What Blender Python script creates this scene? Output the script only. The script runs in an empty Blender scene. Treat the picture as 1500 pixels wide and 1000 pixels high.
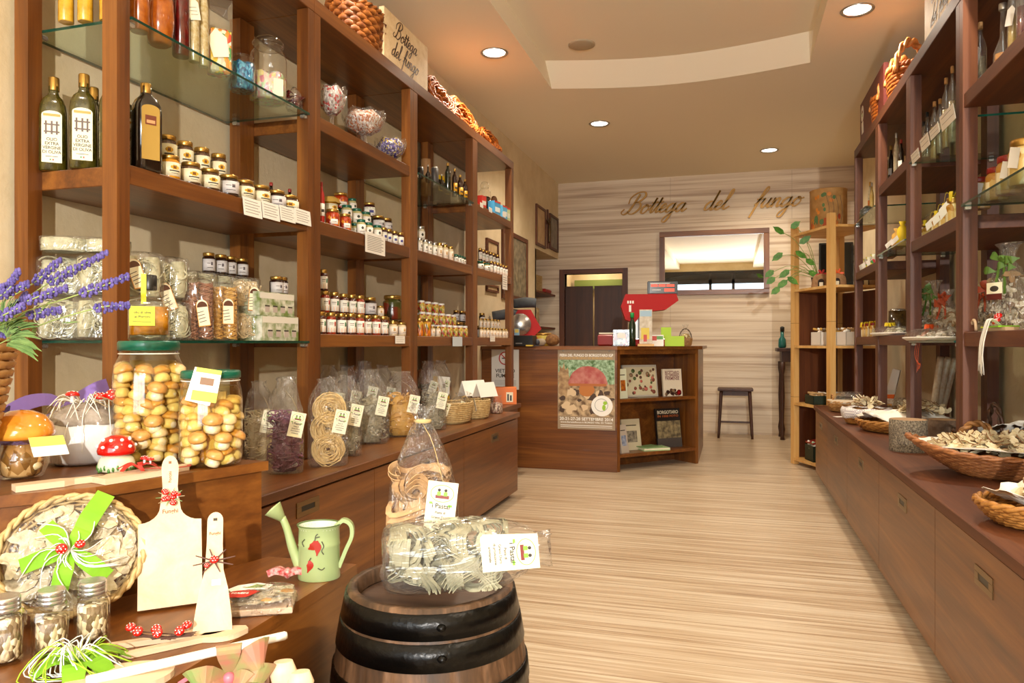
import bpy, math, random
from mathutils import Vector, Matrix, noise as mnoise
from math import pi, sin, cos, radians as R
random.seed(11)
S = bpy.context.scene
COL = S.collection
# ------------------------------------------------------------ camera, world, light
TH = math.atan(322 / 1079.0); SN = sin(TH); CS = cos(TH); EYE = 1.12; FPX = 1079.0
cd = bpy.data.cameras.new('camera'); cam = bpy.data.objects.new('camera', cd); COL.objects.link(cam)
cam.location = (0, 0, EYE); cam.rotation_euler = (pi / 2, 0, TH)
cd.sensor_width = 36; cd.lens = 36 * FPX / 1500; cd.shift_y = 2 / 1500; cd.clip_start = .02
S.camera = cam
S.view_settings.view_transform = 'Standard'; S.view_settings.look = 'None'
S.view_settings.gamma = 1; S.view_settings.use_curve_mapping = False
S.view_settings.exposure = 0.42
S.cycles.transparent_max_bounces = 32; S.cycles.max_bounces = 10; S.cycles.diffuse_bounces = 5
S.cycles.sample_clamp_indirect = 6
S.cycles.caustics_reflective = False; S.cycles.caustics_refractive = False
w = bpy.data.worlds.new('world'); S.world = w; w.use_nodes = True
w.node_tree.nodes['Background'].inputs[0].default_value = (.80, .90, 1, 1)
w.node_tree.nodes['Background'].inputs[1].default_value = 3.2

def lamp(kind, name, loc, power, color, rot=(0, 0, 0), **k):
    l = bpy.data.lights.new(name, kind); l.energy = power; l.color = color
    for a, b in k.items(): setattr(l, a, b)
    o = bpy.data.objects.new(name, l); COL.objects.link(o); o.location = loc; o.rotation_euler = rot
    return o
WARM = (1, .86, .68)
# daylight coming in through the shop window behind the camera
lamp('AREA', 'window_daylight', (-.45, -2.5, 1.55), 58, (1, .97, .93), (R(96), 0, 0), shape='RECTANGLE', size=2.5, size_y=2.0)
# unseen strobe added behind the camera for the crisp shelf shadows
lamp('SPOT', 'unseen_strobe', (.80, -2.4, 1.98), 600, (1, .95, .88), (R(97), 0, R(20)), spot_size=R(104), spot_blend=.75, shadow_soft_size=.035)
EL = [(-1.64, 5.05), (.755, 5.05), (-1.21, 6.97), (.39, 8.46)]
LL = [(-1.64, 3.1), (.755, 3.1), (-1.64, 1.15), (.755, 1.15), (-1.4, -.7), (.6, -.7)]
for i, (x, y) in enumerate(EL + LL):
    p = (84, 92, 92, 88, 44, 72, 12, 46, 12, 30)[i]
    lamp('SPOT', 'downlight_beam', (x, y, 3.185), p, WARM, (0, 0, 0), spot_size=R(150), spot_blend=.8, shadow_soft_size=.06)

# ------------------------------------------------------------ pixel <-> place helpers (the photo's own camera)
def onX(px, X):
    t = (px - 750) / FPX; return X * (CS + t * SN) / (t * CS - SN)
def onY(px, Y):
    t = (px - 750) / FPX; return Y * (t * CS - SN) / (CS + t * SN)
def at(px, d, py=None):
    u = (px - 750) / FPX * d
    x, y = u * CS - d * SN, u * SN + d * CS
    return (x, y) if py is None else (x, y, EYE + (502 - py) / FPX * d)
def onZ(px, py, Z):
    return at(px, FPX * (EYE - Z) / (py - 502))
def dep(x, y): return -x * SN + y * CS
def zat(py, x, y): return EYE + (502 - py) / FPX * dep(x, y)

# ------------------------------------------------------------ materials
def L(h):
    if not isinstance(h, str): return tuple(h) + ((1,) if len(h) == 3 else ())
    c = [int(h[i:i + 2], 16) / 255 for i in (0, 2, 4)]
    return tuple((v / 12.92 if v <= .04045 else ((v + .055) / 1.055) ** 2.4) for v in c) + (1,)
MC = {}
class NT:
    def __init__(s, name):
        s.m = bpy.data.materials.new(name); s.m.use_nodes = True; s.t = s.m.node_tree; s.n = s.t.nodes
        s.b = s.n['Principled BSDF']
    def new(s, ty, **k):
        n = s.n.new(ty)
        for a, b in k.items(): setattr(n, a, b)
        return n
    def link(s, a, b): s.t.links.new(a, b)
    def coord(s, scale=(1, 1, 1), rot=(0, 0, 0), kind='Object'):
        c = s.new('ShaderNodeTexCoord'); mp = s.new('ShaderNodeMapping')
        mp.inputs['Scale'].default_value = scale; mp.inputs['Rotation'].default_value = rot
        s.link(c.outputs[kind], mp.inputs[0]); return mp.outputs[0]
    def noise(s, vec, scale, detail=3, rough=.5, dist=0):
        n = s.new('ShaderNodeTexNoise'); n.inputs['Scale'].default_value = scale; n.inputs['Detail'].default_value = detail
        n.inputs['Roughness'].default_value = rough; n.inputs['Distortion'].default_value = dist
        s.link(vec, n.inputs['Vector']); return n
    def ramp(s, fac, stops, interp='LINEAR'):
        r = s.new('ShaderNodeValToRGB'); cr = r.color_ramp; cr.interpolation = interp
        while len(cr.elements) < len(stops): cr.elements.new(.5)
        for e, (p, c) in zip(cr.elements, stops): e.position = p; e.color = L(c)
        s.link(fac, r.inputs[0]); return r.outputs[0]
    def bump(s, h, strength=.3, dist=.01):
        b = s.new('ShaderNodeBump'); b.inputs['Strength'].default_value = strength; b.inputs['Distance'].default_value = dist
        s.link(h, b.inputs['Height']); s.link(b.outputs[0], s.b.inputs['Normal']); return b
def pm(name, col, rough=.5, metal=0, var=None, vscale=20, bump=0, bscale=60, coat=0, spec=None, sub=0, emit=0, trans=0):
    """plain material, optional second colour mixed by noise, optional bump"""
    if name in MC: return MC[name]
    n = NT(name); b = n.b
    b.inputs['Base Color'].default_value = L(col); b.inputs['Roughness'].default_value = rough; b.inputs['Metallic'].default_value = metal
    if spec is not None: b.inputs['Specular IOR Level'].default_value = spec
    if coat: b.inputs['Coat Weight'].default_value = coat; b.inputs['Coat Roughness'].default_value = .06
    if emit: b.inputs['Emission Color'].default_value = L(col); b.inputs['Emission Strength'].default_value = emit
    if sub: b.inputs['Subsurface Weight'].default_value = sub; b.inputs['Subsurface Radius'].default_value = (.01, .006, .003)
    v = n.coord()
    if var:
        ns = n.noise(v, vscale, 3)
        n.link(n.ramp(ns.outputs[0], [(.35, col), (.65, var)]), b.inputs['Base Color'])
    if bump: n.bump(n.noise(v, bscale, 3).outputs[0], bump)
    MC[name] = n.m; return n.m
def wood(name, dark, mid, light, axis='X', scale=1.0, rough=.38, fine=1.0, coat=.0):
    if name in MC: return MC[name]
    n = NT(name); k = {'X': 0, 'Y': 1, 'Z': 2}[axis]
    s1 = [9 * scale] * 3; s1[k] = .7 * scale
    s2 = [70 * scale] * 3; s2[k] = 1.6 * scale
    a = n.noise(n.coord(s1), 1, 5, .6, .6); b2 = n.noise(n.coord(s2), 1, 3, .6)
    mx = n.new('ShaderNodeMath', operation='MULTIPLY_ADD'); n.link(b2.outputs[0], mx.inputs[0]); mx.inputs[1].default_value = .35 * fine
    n.link(a.outputs[0], mx.inputs[2])
    col = n.ramp(mx.outputs[0], [(.42, dark), (.66, mid), (.9, light)])
    n.link(col, n.b.inputs['Base Color']); n.b.inputs['Roughness'].default_value = rough
    if coat: n.b.inputs['Coat Weight'].default_value = coat; n.b.inputs['Coat Roughness'].default_value = .15
    n.bump(mx.outputs[0], .06, .002)
    MC[name] = n.m; return n.m
def glass(name, tint=(1, 1, 1), refl=1.0, rough=.02, alpha=.0, col=None, bump=0, bscale=20, base=.0):
    """thin clear sheet: transparent, with fresnel gloss and a little body colour"""
    if name in MC: return MC[name]
    n = NT(name); n.n.remove(n.b); out = n.n['Material Output']
    tr = n.new('ShaderNodeBsdfTransparent'); tr.inputs[0].default_value = L(tint)
    gl = n.new('ShaderNodeBsdfGlossy'); gl.inputs['Roughness'].default_value = rough; gl.inputs['Color'].default_value = (1, 1, 1, 1)
    fr = n.new('ShaderNodeLayerWeight'); pw = n.new('ShaderNodeMath', operation='POWER'); n.link(fr.outputs['Facing'], pw.inputs[0]); pw.inputs[1].default_value = 4.5
    m = n.new('ShaderNodeMath', operation='MULTIPLY_ADD'); m.inputs[1].default_value = .8 * min(refl, 1.2); m.inputs[2].default_value = base + .035 * refl; m.use_clamp = True
    n.link(pw.outputs[0], m.inputs[0])
    mix = n.new('ShaderNodeMixShader'); n.link(m.outputs[0], mix.inputs[0]); n.link(tr.outputs[0], mix.inputs[1]); n.link(gl.outputs[0], mix.inputs[2])
    fin = mix
    if alpha:
        df = n.new('ShaderNodeBsdfDiffuse'); df.inputs[0].default_value = L(col or 'ffffff')
        fin = n.new('ShaderNodeMixShader'); fin.inputs[0].default_value = alpha
        n.link(mix.outputs[0], fin.inputs[1]); n.link(df.outputs[0], fin.inputs[2])
    if bump:
        v = n.coord((1, 1, .45)); ns = n.noise(v, bscale, 3, .5, 1.2)
        bp = n.new('ShaderNodeBump'); bp.inputs['Strength'].default_value = bump; bp.inputs['Distance'].default_value = .04
        n.link(ns.outputs[0], bp.inputs['Height'])
        n.link(bp.outputs[0], gl.inputs['Normal']); n.link(bp.outputs[0], fr.inputs['Normal'])
    n.link(fin.outputs[0], out.inputs[0])
    MC[name] = n.m; return n.m
def mosaic(name, cols, scale=60, rough=.25, coat=.6):
    """irregular pieces of several colours (mixed vegetables, sweets)"""
    if name in MC: return MC[name]
    n = NT(name); v = n.new('ShaderNodeTexVoronoi'); v.inputs['Scale'].default_value = scale
    n.link(n.coord((1, 1, .6)), v.inputs['Vector'])
    sp = n.new('ShaderNodeSeparateColor'); n.link(v.outputs['Color'], sp.inputs[0])
    k = len(cols); n.link(n.ramp(sp.outputs[0], [(i / k, c) for i, c in enumerate(cols)], 'CONSTANT'), n.b.inputs['Base Color'])
    n.b.inputs['Roughness'].default_value = rough; n.b.inputs['Coat Weight'].default_value = coat
    iv = n.new('ShaderNodeMath', operation='SUBTRACT'); iv.inputs[0].default_value = 1; n.link(v.outputs['Distance'], iv.inputs[1])
    n.bump(iv.outputs[0], .5, .01)
    MC[name] = n.m; return n.m

# joinery wood in three grain directions
for ax in 'XYZ':
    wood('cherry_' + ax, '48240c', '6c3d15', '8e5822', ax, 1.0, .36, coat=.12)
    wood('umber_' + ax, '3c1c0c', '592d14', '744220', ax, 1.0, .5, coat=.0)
    wood('pine_' + ax, 'b98444', 'd3a35e', 'e2ba7a', ax, 1.3, .5)
    wood('beech_' + ax, 'cbae8c', 'dac09e', 'e6d2b4', ax, 2.0, .55, fine=.5)
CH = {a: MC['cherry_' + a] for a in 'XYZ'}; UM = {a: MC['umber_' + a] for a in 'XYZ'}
PI_ = {a: MC['pine_' + a] for a in 'XYZ'}; BE = {a: MC['beech_' + a] for a in 'XYZ'}
GLS = glass('shelf_glass', (.86, .95, .90), 1.0, .01)
GLE = pm('glass_edge', '0c3a2c', .15)
JG = glass('jar_glass', (.985, .985, .97), 1.3, .03, base=.02)
CELLO = glass('cellophane', (.985, .985, .98), 1.2, .12, alpha=.02, col='ffffff', bump=.8, bscale=14, base=.03)
CELLO2 = glass('cellophane_fine', (.99, .99, .985), 1.1, .11, alpha=.015, col='ffffff', bump=1, bscale=34, base=.03)
GOLD = pm('gold_lid', 'b9924a', .28, .85); STEEL = pm('steel', 'c9c8c4', .25, .9); SILV = pm('silver_lid', 'b8b5ae', .3, .9)
WHITE = pm('white_paper', 'f2eee4', .6); CREAM = pm('cream_card', 'ece5c8', .6); BLACKP = pm('black_plastic', '14120f', .35)
INK = pm('ink', '3a3228', .6); GREENLID = pm('green_lid', '0f5a45', .3); WLID = pm('white_lid', 'e8e4dc', .35)
REDLID = pm('red_lid', '8f2018', .3); CORK = pm('cork', 'b98d5c', .8, var='a5763f', vscale=90)
RED = pm('glossy_red', 'c8150e', .18, coat=.6); WDOT = pm('white_dot', 'f6f1ea', .4)
STR = pm('string', 'b8a06c', .8); RAFW = pm('raffia_white', 'e9e6da', .6); RAFG = pm('raffia_green', '9dcc2c', .55)
FELTG = pm('felt_green', '7db41c', .75, var='70a414'); ORA = pm('orange_ribbon', 'e2581a', .5); YEL = pm('yellow_ribbon', 'e4c418', .55)
LILAC = pm('lilac_ribbon', '8c6fc0', .5); WICK = pm('wicker', 'b98a50', .55, var='9b6c36', vscale=50)
WICKL = pm('wicker_pale', 'cdb07a', .55, var='b4935c', vscale=50); WICKO = pm('wicker_orange', 'b8671c', .5, var='8e4410', vscale=40)
WICKD = pm('wicker_dark', '4c2c18', .55, var='35200f', vscale=50)

# ------------------------------------------------------------ mesh building
class MB:
    def __init__(s): s.v = []; s.f = []; s.mi = []; s.mats = []; s.sm = []
    def m(s, mat):
        if mat not in s.mats: s.mats.append(mat)
        return s.mats.index(mat)
    def add(s, vs, fs, mat, T=None, smooth=False):
        k = len(s.v); mi = s.m(mat)
        if T is not None: vs = [T @ Vector(p) for p in vs]
        s.v += [tuple(p) for p in vs]
        for f in fs: s.f.append(tuple(i + k for i in f)); s.mi.append(mi); s.sm.append(smooth)
        return s
    def box(s, x0, x1, y0, y1, z0, z1, mat, T=None, b=0):
        if b:
            P = [];
            for z, e in ((z0, b), (z0 + b, 0), (z1 - b, 0), (z1, b)):
                P += [(x0 + e + b * (e == 0) * 0, y0 + e, z), (x1 - e, y0 + e, z), (x1 - e, y1 - e, z), (x0 + e, y1 - e, z)]
            F = [(3, 2, 1, 0), (12, 13, 14, 15)]
            for r in range(3):
                for i in range(4): j = (i + 1) % 4; F.append((r * 4 + i, r * 4 + j, r * 4 + 4 + j, r * 4 + 4 + i))
            return s.add(P, F, mat, T)
        P = [(x, y, z) for z in (z0, z1) for x, y in ((x0, y0), (x1, y0), (x1, y1), (x0, y1))]
        return s.add(P, [(3, 2, 1, 0), (4, 5, 6, 7), (0, 1, 5, 4), (1, 2, 6, 5), (2, 3, 7, 6), (3, 0, 4, 7)], mat, T)
    def cbox(s, c, sz, mat, T=None, b=0):
        return s.box(c[0] - sz[0] / 2, c[0] + sz[0] / 2, c[1] - sz[1] / 2, c[1] + sz[1] / 2, c[2] - sz[2] / 2, c[2] + sz[2] / 2, mat, T, b)
    def lathe(s, prof, mat, seg=20, T=None, sq=0, sx=1, sy=1, jit=None, caps=True, smooth=True):
        """sq>0 squares the section; jit(a,k,r,z)->r,z"""
        P = []; F = []
        for k, (r, z) in enumerate(prof):
            for i in range(seg):
                a = 2 * pi * i / seg; rr, zz = r, z
                if sq:
                    p = 2 + sq; rr = r / ((abs(cos(a)) ** p + abs(sin(a)) ** p) ** (1 / p))
                if jit: rr, zz = jit(a, k, rr, zz)
                P.append((rr * cos(a) * sx, rr * sin(a) * sy, zz))
        for k in range(len(prof) - 1):
            for i in range(seg):
                j = (i + 1) % seg; F.append((k * seg + i, k * seg + j, (k + 1) * seg + j, (k + 1) * seg + i))
        s.add(P, F, mat, T, smooth)
        if caps:
            n = len(prof)
            F2 = []
            if prof[0][0] > 1e-5: F2.append(tuple(reversed(range(seg))))
            if prof[-1][0] > 1e-5: F2.append(tuple(range((n - 1) * seg, n * seg)))
            k0 = len(s.v) - len(P); mi = s.m(mat)
            for f in F2: s.f.append(tuple(i + k0 for i in f)); s.mi.append(mi); s.sm.append(False)
        return s
    def patch(s, r, a0, a1, z0, z1, mat, n=6, T=None):
        """a curved rectangle on a cylinder, with a hair of thickness"""
        P = []
        for rr in (r, r - .0006):
            for z in (z0, z1):
                for i in range(n + 1):
                    a = a0 + (a1 - a0) * i / n; P.append((rr * cos(a), rr * sin(a), z))
        m = n + 1; F = []
        for i in range(n):
            F += [(i, i + 1, m + i + 1, m + i), (2 * m + i + 1, 2 * m + i, 3 * m + i, 3 * m + i + 1), (m + i, m + i + 1, 3 * m + i + 1, 3 * m + i), (i + 1, i, 2 * m + i, 2 * m + i + 1)]
        F += [(0, m, 3 * m, 2 * m), (m - 1, 2 * m - 1 + m * 0 + 0, 4 * m - 1, 3 * m - 1)]
        return s.add(P, F, mat, T, True)
    def sweep(s, pts, w, mat, t=None, seg=6, T=None, closed=False, flat=False, smooth=True, taper=None, up=None):
        """tube (w=radius or list) or, with t, a flat band of width w and thickness t"""
        pts = [Vector(p) for p in pts]
        if 3 <= len(pts) <= 7 and not closed:
            m0 = len(pts); W0 = list(w) if isinstance(w, (list, tuple)) else [w] * m0
            Q = [pts[0] * 2 - pts[1]] + pts + [pts[-1] * 2 - pts[-2]]; WQ = [W0[0]] + W0 + [W0[-1]]; o1, o2 = [], []
            for i in range(1, m0):
                for k in range(4):
                    u = k / 4; A, B_, C_, D_ = Q[i - 1:i + 3]
                    o1.append(.5 * ((2 * B_) + (C_ - A) * u + (2 * A - 5 * B_ + 4 * C_ - D_) * u * u + (3 * B_ - A - 3 * C_ + D_) * u ** 3)); o2.append(WQ[i] + (WQ[i + 1] - WQ[i]) * (3 * u * u - 2 * u ** 3))
            pts = o1 + [pts[-1]]; w = o2 + [W0[-1]]
        n = len(pts); P = []; F = []
        N = None
        for i, p in enumerate(pts):
            a = pts[(i - 1) % n] if (closed or i) else p; b = pts[(i + 1) % n] if (closed or i < n - 1) else p
            d = (b - a); d = d.normalized() if d.length > 1e-9 else Vector((0, 0, 1))
            if N is None:
                N = Vector(up) if up else (Vector((0, 0, 1)) if abs(d.z) < .9 else Vector((1, 0, 0)))
            N = (N - d * N.dot(d)); N = N.normalized() if N.length > 1e-6 else d.orthogonal().normalized()
            B = d.cross(N)
            rr = w[i] if isinstance(w, (list, tuple)) else w
            if taper: rr *= taper(i / (n - 1))
            if t is None:
                for k in range(seg):
                    q = 2 * pi * k / seg; P.append(p + N * (rr * cos(q)) + B * (rr * sin(q)))
            else:
                for q, e in ((-1, -1), (1, -1), (1, 1), (-1, 1)): P.append(p + B * (q * rr / 2) + N * (e * t / 2))
        sg = seg if t is None else 4
        for i in range(n if closed else n - 1):
            j = (i + 1) % n
            for k in range(sg): l = (k + 1) % sg; F.append((i * sg + k, i * sg + l, j * sg + l, j * sg + k))
        if not closed: F += [tuple(reversed(range(sg))), tuple(range((n - 1) * sg, n * sg))]
        return s.add(P, F, mat, T, smooth and t is None)
    def ell(s, c, r, mat, seg=12, rings=8, T=None, cut=None, rough=0):
        pr = []
        for k in range(rings + 1):
            a = -pi / 2 + pi * k / rings
            if cut is not None and sin(a) < cut: continue
            pr.append((max(cos(a), 1e-6), sin(a)))
        M = Matrix.Translation(c) @ Matrix.Diagonal((r[0], r[1], r[2], 1))
        if T is not None: M = T @ M
        jit = None
        if rough:
            o = Vector((random.random() * 50, random.random() * 50, 0))
            jit = lambda a, k, rr, z: (rr * (1 + rough * mnoise.noise(Vector((cos(a) * 1.5, sin(a) * 1.5, z * 1.5)) + o)), z)
        return s.lathe(pr, mat, seg, M, jit=jit, caps=cut is not None)
    def prism(s, poly, z0, z1, mat, T=None, side=None):
        n = len(poly); P = [(x, y, z0) for x, y in poly] + [(x, y, z1) for x, y in poly]
        s.add(P, [tuple(reversed(range(n))), tuple(range(n, 2 * n))], mat, T)
        return s.add(P, [(i, (i + 1) % n, n + (i + 1) % n, n + i) for i in range(n)], side or mat, T)
    def text(s, st, size, mat, T, depth=.0004, shear=0, align='CENTER', bend=None):
        vs, fs = text_geo(st, shear, align)
        vs = [(x * size, y * size, z * depth) for x, y, z in vs]
        if bend: vs = [((bend + z) * sin(x / bend), -(bend + z) * cos(x / bend), y) for x, y, z in vs]
        return s.add(vs, fs, mat, T)
    def mesh(s, name, sharp=40):
        me = bpy.data.meshes.new(name); me.from_pydata(s.v, [], s.f)
        for m in s.mats: me.materials.append(m)
        me.polygons.foreach_set('material_index', s.mi); me.polygons.foreach_set('use_smooth', s.sm)
        me.update(); return me
_tc = {}
def text_geo(st, shear=0, align='CENTER'):
    k = (st, shear, align)
    if k not in _tc:
        c = bpy.data.curves.new('t', 'FONT'); c.body = st; c.size = 1; c.shear = shear; c.align_x = align; c.align_y = 'CENTER'
        c.extrude = 1; c.resolution_u = 3; c.offset = .018
        o = bpy.data.objects.new('t', c); COL.objects.link(o)
        bpy.context.view_layer.update()
        me = bpy.data.meshes.new_from_object(o.evaluated_get(bpy.context.evaluated_depsgraph_get()))
        _tc[k] = ([tuple(v.co) for v in me.vertices], [tuple(p.vertices) for p in me.polygons])
        bpy.data.objects.remove(o); bpy.data.curves.remove(c); bpy.data.meshes.remove(me)
    return _tc[k]

def TR(x=0, y=0, z=0, rz=0, rx=0, ry=0, s=1):
    sc = Matrix.Scale(s, 4) if not isinstance(s, tuple) else Matrix.Diagonal((s[0], s[1], s[2], 1))
    return Matrix.Translation((x, y, z)) @ Matrix.Rotation(rz, 4, 'Z') @ Matrix.Rotation(ry, 4, 'Y') @ Matrix.Rotation(rx, 4, 'X') @ sc

# ------------------------------------------------------------ objects
def clean(n): return n
def link(name, me, parent=None, T=None):
    o = bpy.data.objects.new(name, me); COL.objects.link(o)
    if parent is not None: o.parent = parent
    if T is not None: o.matrix_local = T
    return o
# a design is a list of parts (name, MB-or-mesh, [sub-parts], optional label)
def bake(parts):
    out = []
    for p in parts:
        nm, mb, subs, lab = (list(p) + [None, None])[:4]
        out.append((nm, mb.mesh(nm) if isinstance(mb, MB) else mb, bake(subs) if subs else [], lab))
    return out
def tagit(o, label, cat, group=None, kind=None):
    if label: o['label'] = label
    if cat: o['category'] = cat
    if group: o['group'] = group
    if kind: o['kind'] = kind
    return o
def put(design, name, label, cat, T, group=None):
    """stand one thing in the place: one mesh, or an Empty with its parts"""
    if isinstance(T, tuple): T = TR(*T)
    if len(design) == 1 and not design[0][2]:
        r = link(name, design[0][1], None, T)
    elif len(design) == 1:
        r = link(name, design[0][1], None, T); kids(design[0][2], r)
    else:
        r = link(name, None, None, T); kids(design, r)
    return tagit(r, label, cat, group)
def kids(parts, r):
    for nm, me, subs, lab in parts:
        o = link(nm, me, r)
        if lab: o['label'] = lab
        if subs: kids(subs, o)
def struct(name, mb, label=None, cat=None):
    o = link(name, mb.mesh(name) if isinstance(mb, MB) else mb); o['kind'] = 'structure'
    if label: tagit(o, label, cat)
    return o
ORD = ['first', 'second', 'third', 'fourth', 'fifth', 'sixth', 'seventh', 'eighth', 'ninth', 'tenth', 'eleventh', 'twelfth', 'thirteenth', 'fourteenth']
def ordn(i, n, side='left'):
    if n == 1: return 'the only one'
    if i == 0: return 'leftmost'
    if i == n - 1: return 'rightmost'
    return ORD[i] + ' from left'

BAYS_L = [1.77, 2.857, 3.915, 4.975, 5.945]; BAYS_R = [2.61, 3.556, 4.506, 5.425, 6.37]
def keep(y, r, side, ref=None):
    """keep a thing between the posts of its own bay"""
    B = BAYS_L if side < 0 else BAYS_R; ref = y if ref is None else ref
    for a, c in zip(B, B[1:]):
        if a - .06 <= ref < c - .03: return min(max(y, a + .052 + r), c - .056 - r)
    return min(y, B[-1] - .07 - r) if ref >= B[-1] - .2 else y
# ============================================================ THE SETTING
XL, XR, YB, YF, ZC, ZT = -2.19, 1.38, 9.46, -2.6, 3.21, 3.36
def floor_mat():
    n = NT('plank_floor'); c = n.new('ShaderNodeTexCoord'); sp = n.new('ShaderNodeSeparateXYZ'); n.link(c.outputs['Object'], sp.inputs[0])
    d = n.new('ShaderNodeMath', operation='DIVIDE'); n.link(sp.outputs[1], d.inputs[0]); d.inputs[1].default_value = .19
    fl = n.new('ShaderNodeMath', operation='FLOOR'); n.link(d.outputs[0], fl.inputs[0])
    wn = n.new('ShaderNodeTexWhiteNoise', noise_dimensions='1D'); n.link(fl.outputs[0], wn.inputs['W'])
    mu = n.new('ShaderNodeMath', operation='MULTIPLY_ADD'); n.link(wn.outputs[0], mu.inputs[0]); mu.inputs[1].default_value = 30; n.link(sp.outputs[0], mu.inputs[2])
    cb = n.new('ShaderNodeCombineXYZ'); n.link(mu.outputs[0], cb.inputs[0]); n.link(sp.outputs[1], cb.inputs[1])
    def st(sx, sy, det, dist=0):
        mp = n.new('ShaderNodeMapping'); mp.inputs['Scale'].default_value = (sx, sy, 1); n.link(cb.outputs[0], mp.inputs[0])
        return n.noise(mp.outputs[0], 1, det, .6, dist).outputs[0]
    a = st(.9, 34, 4, .4); b = st(2.2, 95, 2)
    m2 = n.new('ShaderNodeMath', operation='MULTIPLY_ADD'); n.link(b, m2.inputs[0]); m2.inputs[1].default_value = .4; n.link(a, m2.inputs[2])
    m3 = n.new('ShaderNodeMath', operation='MULTIPLY_ADD'); n.link(wn.outputs[0], m3.inputs[0]); m3.inputs[1].default_value = .08; n.link(m2.outputs[0], m3.inputs[2])
    col = n.ramp(m3.outputs[0], [(.44, '84694c'), (.58, 'aa9072'), (.74, 'c3ad90'), (.88, 'd3c3aa')])
    # fine joints between the planks
    fr = n.new('ShaderNodeMath', operation='FRACT'); n.link(d.outputs[0], fr.inputs[0])
    lt = n.new('ShaderNodeMath', operation='LESS_THAN'); n.link(fr.outputs[0], lt.inputs[0]); lt.inputs[1].default_value = .014
    mx = n.new('ShaderNodeMix', data_type='RGBA'); n.link(lt.outputs[0], mx.inputs[0]); n.link(col, mx.inputs[6]); mx.inputs[7].default_value = L('8a6a44')
    n.link(mx.outputs[2], n.b.inputs['Base Color']); n.b.inputs['Roughness'].default_value = .33
    return n.m
def backwall_mat():
    n = NT('pale_wood_panelling'); c = n.new('ShaderNodeTexCoord'); sp = n.new('ShaderNodeSeparateXYZ'); n.link(c.outputs['Object'], sp.inputs[0])
    cb = n.new('ShaderNodeCombineXYZ'); n.link(sp.outputs[0], cb.inputs[0]); n.link(sp.outputs[2], cb.inputs[1])
    def st(sx, sy, det, dist=0):
        mp = n.new('ShaderNodeMapping'); mp.inputs['Scale'].default_value = (sx, sy, 1); n.link(cb.outputs[0], mp.inputs[0])
        return n.noise(mp.outputs[0], 1, det, .55, dist).outputs[0]
    a = st(.42, 17, 6, .55); b = st(1.2, 70, 2, .2)
    m2 = n.new('ShaderNodeMath', operation='MULTIPLY_ADD'); n.link(b, m2.inputs[0]); m2.inputs[1].default_value = .22; n.link(a, m2.inputs[2])
    col = n.ramp(m2.outputs[0], [(.38, 'a08670'), (.50, 'bea58a'), (.60, 'd4c0a4'), (.78, 'e2d2ba')])
    n.link(col, n.b.inputs['Base Color']); n.b.inputs['Roughness'].default_value = .5
    return n.m
PL = NT('cream_plaster'); v = PL.coord(); nz = PL.noise(v, 3, 5, .6)
PL.link(PL.ramp(nz.outputs[0], [(.35, 'cdb992'), (.6, 'dccaa6')]), PL.b.inputs['Base Color']); PL.b.inputs['Roughness'].default_value = .85
PL.bump(PL.noise(v, 28, 5, .65).outputs[0], .25, .01); PL = PL.m
CE = pm('ceiling_paint', 'f0e4ca', .8)
b = MB(); b.box(XL - .5, 2.0, YF - .3, YB + 1, -.1, 0, floor_mat()); struct('floor', b)
b = MB()   # left wall with the niche
NY, NZ0, NZ1 = 8.32, .0, 2.22
b.box(XL - .15, XL, YF, NY, 0, ZC, PL); b.box(XL - .15, XL, NY, YB, NZ1, ZC, PL)
b.box(XL - .45, XL - .40, NY - .05, YB, 0, NZ1 + .05, PL); b.box(XL - .40, XL, NY - .05, NY - .001, 0, NZ1, PL)
b.box(XL - .40, XL - .15, NY, YB, NZ1, NZ1 + .05, PL); struct('wall_left', b)
b = MB(); b.box(XR, XR + .12, YF, YB, 0, ZC, PL); struct('wall_right', b)
BW = backwall_mat(); DX0, DX1, DZ = -2.10, -1.345, 2.02
b = MB(); b.box(XL - .45, DX0, YB, YB + .12, 0, ZC, BW); b.box(DX1, XR + .12, YB, YB + .12, 0, ZC, BW); b.box(DX0, DX1, YB, YB + .12, DZ, ZC, BW)
struct('wall_back', b)
JT = pm('panel_joint', '9c8770', .7)
b = MB()
for px, z0, z1 in ((982, 2.62, 3.2), (1160, 2.62, 3.2), (982, 1.2, 1.70)):
    x = onY(px, YB); b.box(x - .0015, x + .0015, YB - .0006, YB, z0, z1, JT)
b.box(XL, XR, YB - .0006, YB, 2.615, 2.618, JT); b.box(-1.28, XR, YB - .0006, YB, 1.195, 1.198, JT)
struct('trim_panel_joints', b)
b = MB()   # the lit room seen over the door curtains
b.box(DX0 - .1, DX1 + .1, YB + .7, YB + .75, 0, 2.3, PL); b.box(DX0 - .1, DX0 - .05, YB + .1, YB + .7, 0, 2.3, PL); b.box(DX1 + .05, DX1 + .1, YB + .1, YB + .7, 0, 2.3, PL)
b.box(DX0 - .1, DX1 + .1, YB + .1, YB + .75, 2.3, 2.35, PL); b.box(DX0, DX1, YB + .62, YB + .69, 1.87, 1.99, pm('olive_beam', '76863c', .6)); struct('wall_back_room', b)
lamp('POINT', 'back_room_bulb', (-1.72, YB + .4, 2.2), 5, WARM, shadow_soft_size=.05)
b = MB()
b.box(DX0 - .07, DX0, YB - .02, YB + .12, 0, DZ + .06, UM['Z']); b.box(DX1, DX1 + .07, YB - .02, YB + .12, 0, DZ + .06, UM['Z'])
b.box(DX0, DX1, YB - .02, YB + .12, DZ, DZ + .06, UM['X']); struct('door_1', b)
b = MB(); xm = (DX0 + DX1) / 2; DK = wood('walnut_leaf', '2c150a', '3f2010', '4f2b16', 'Z', 1, .5)
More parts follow.
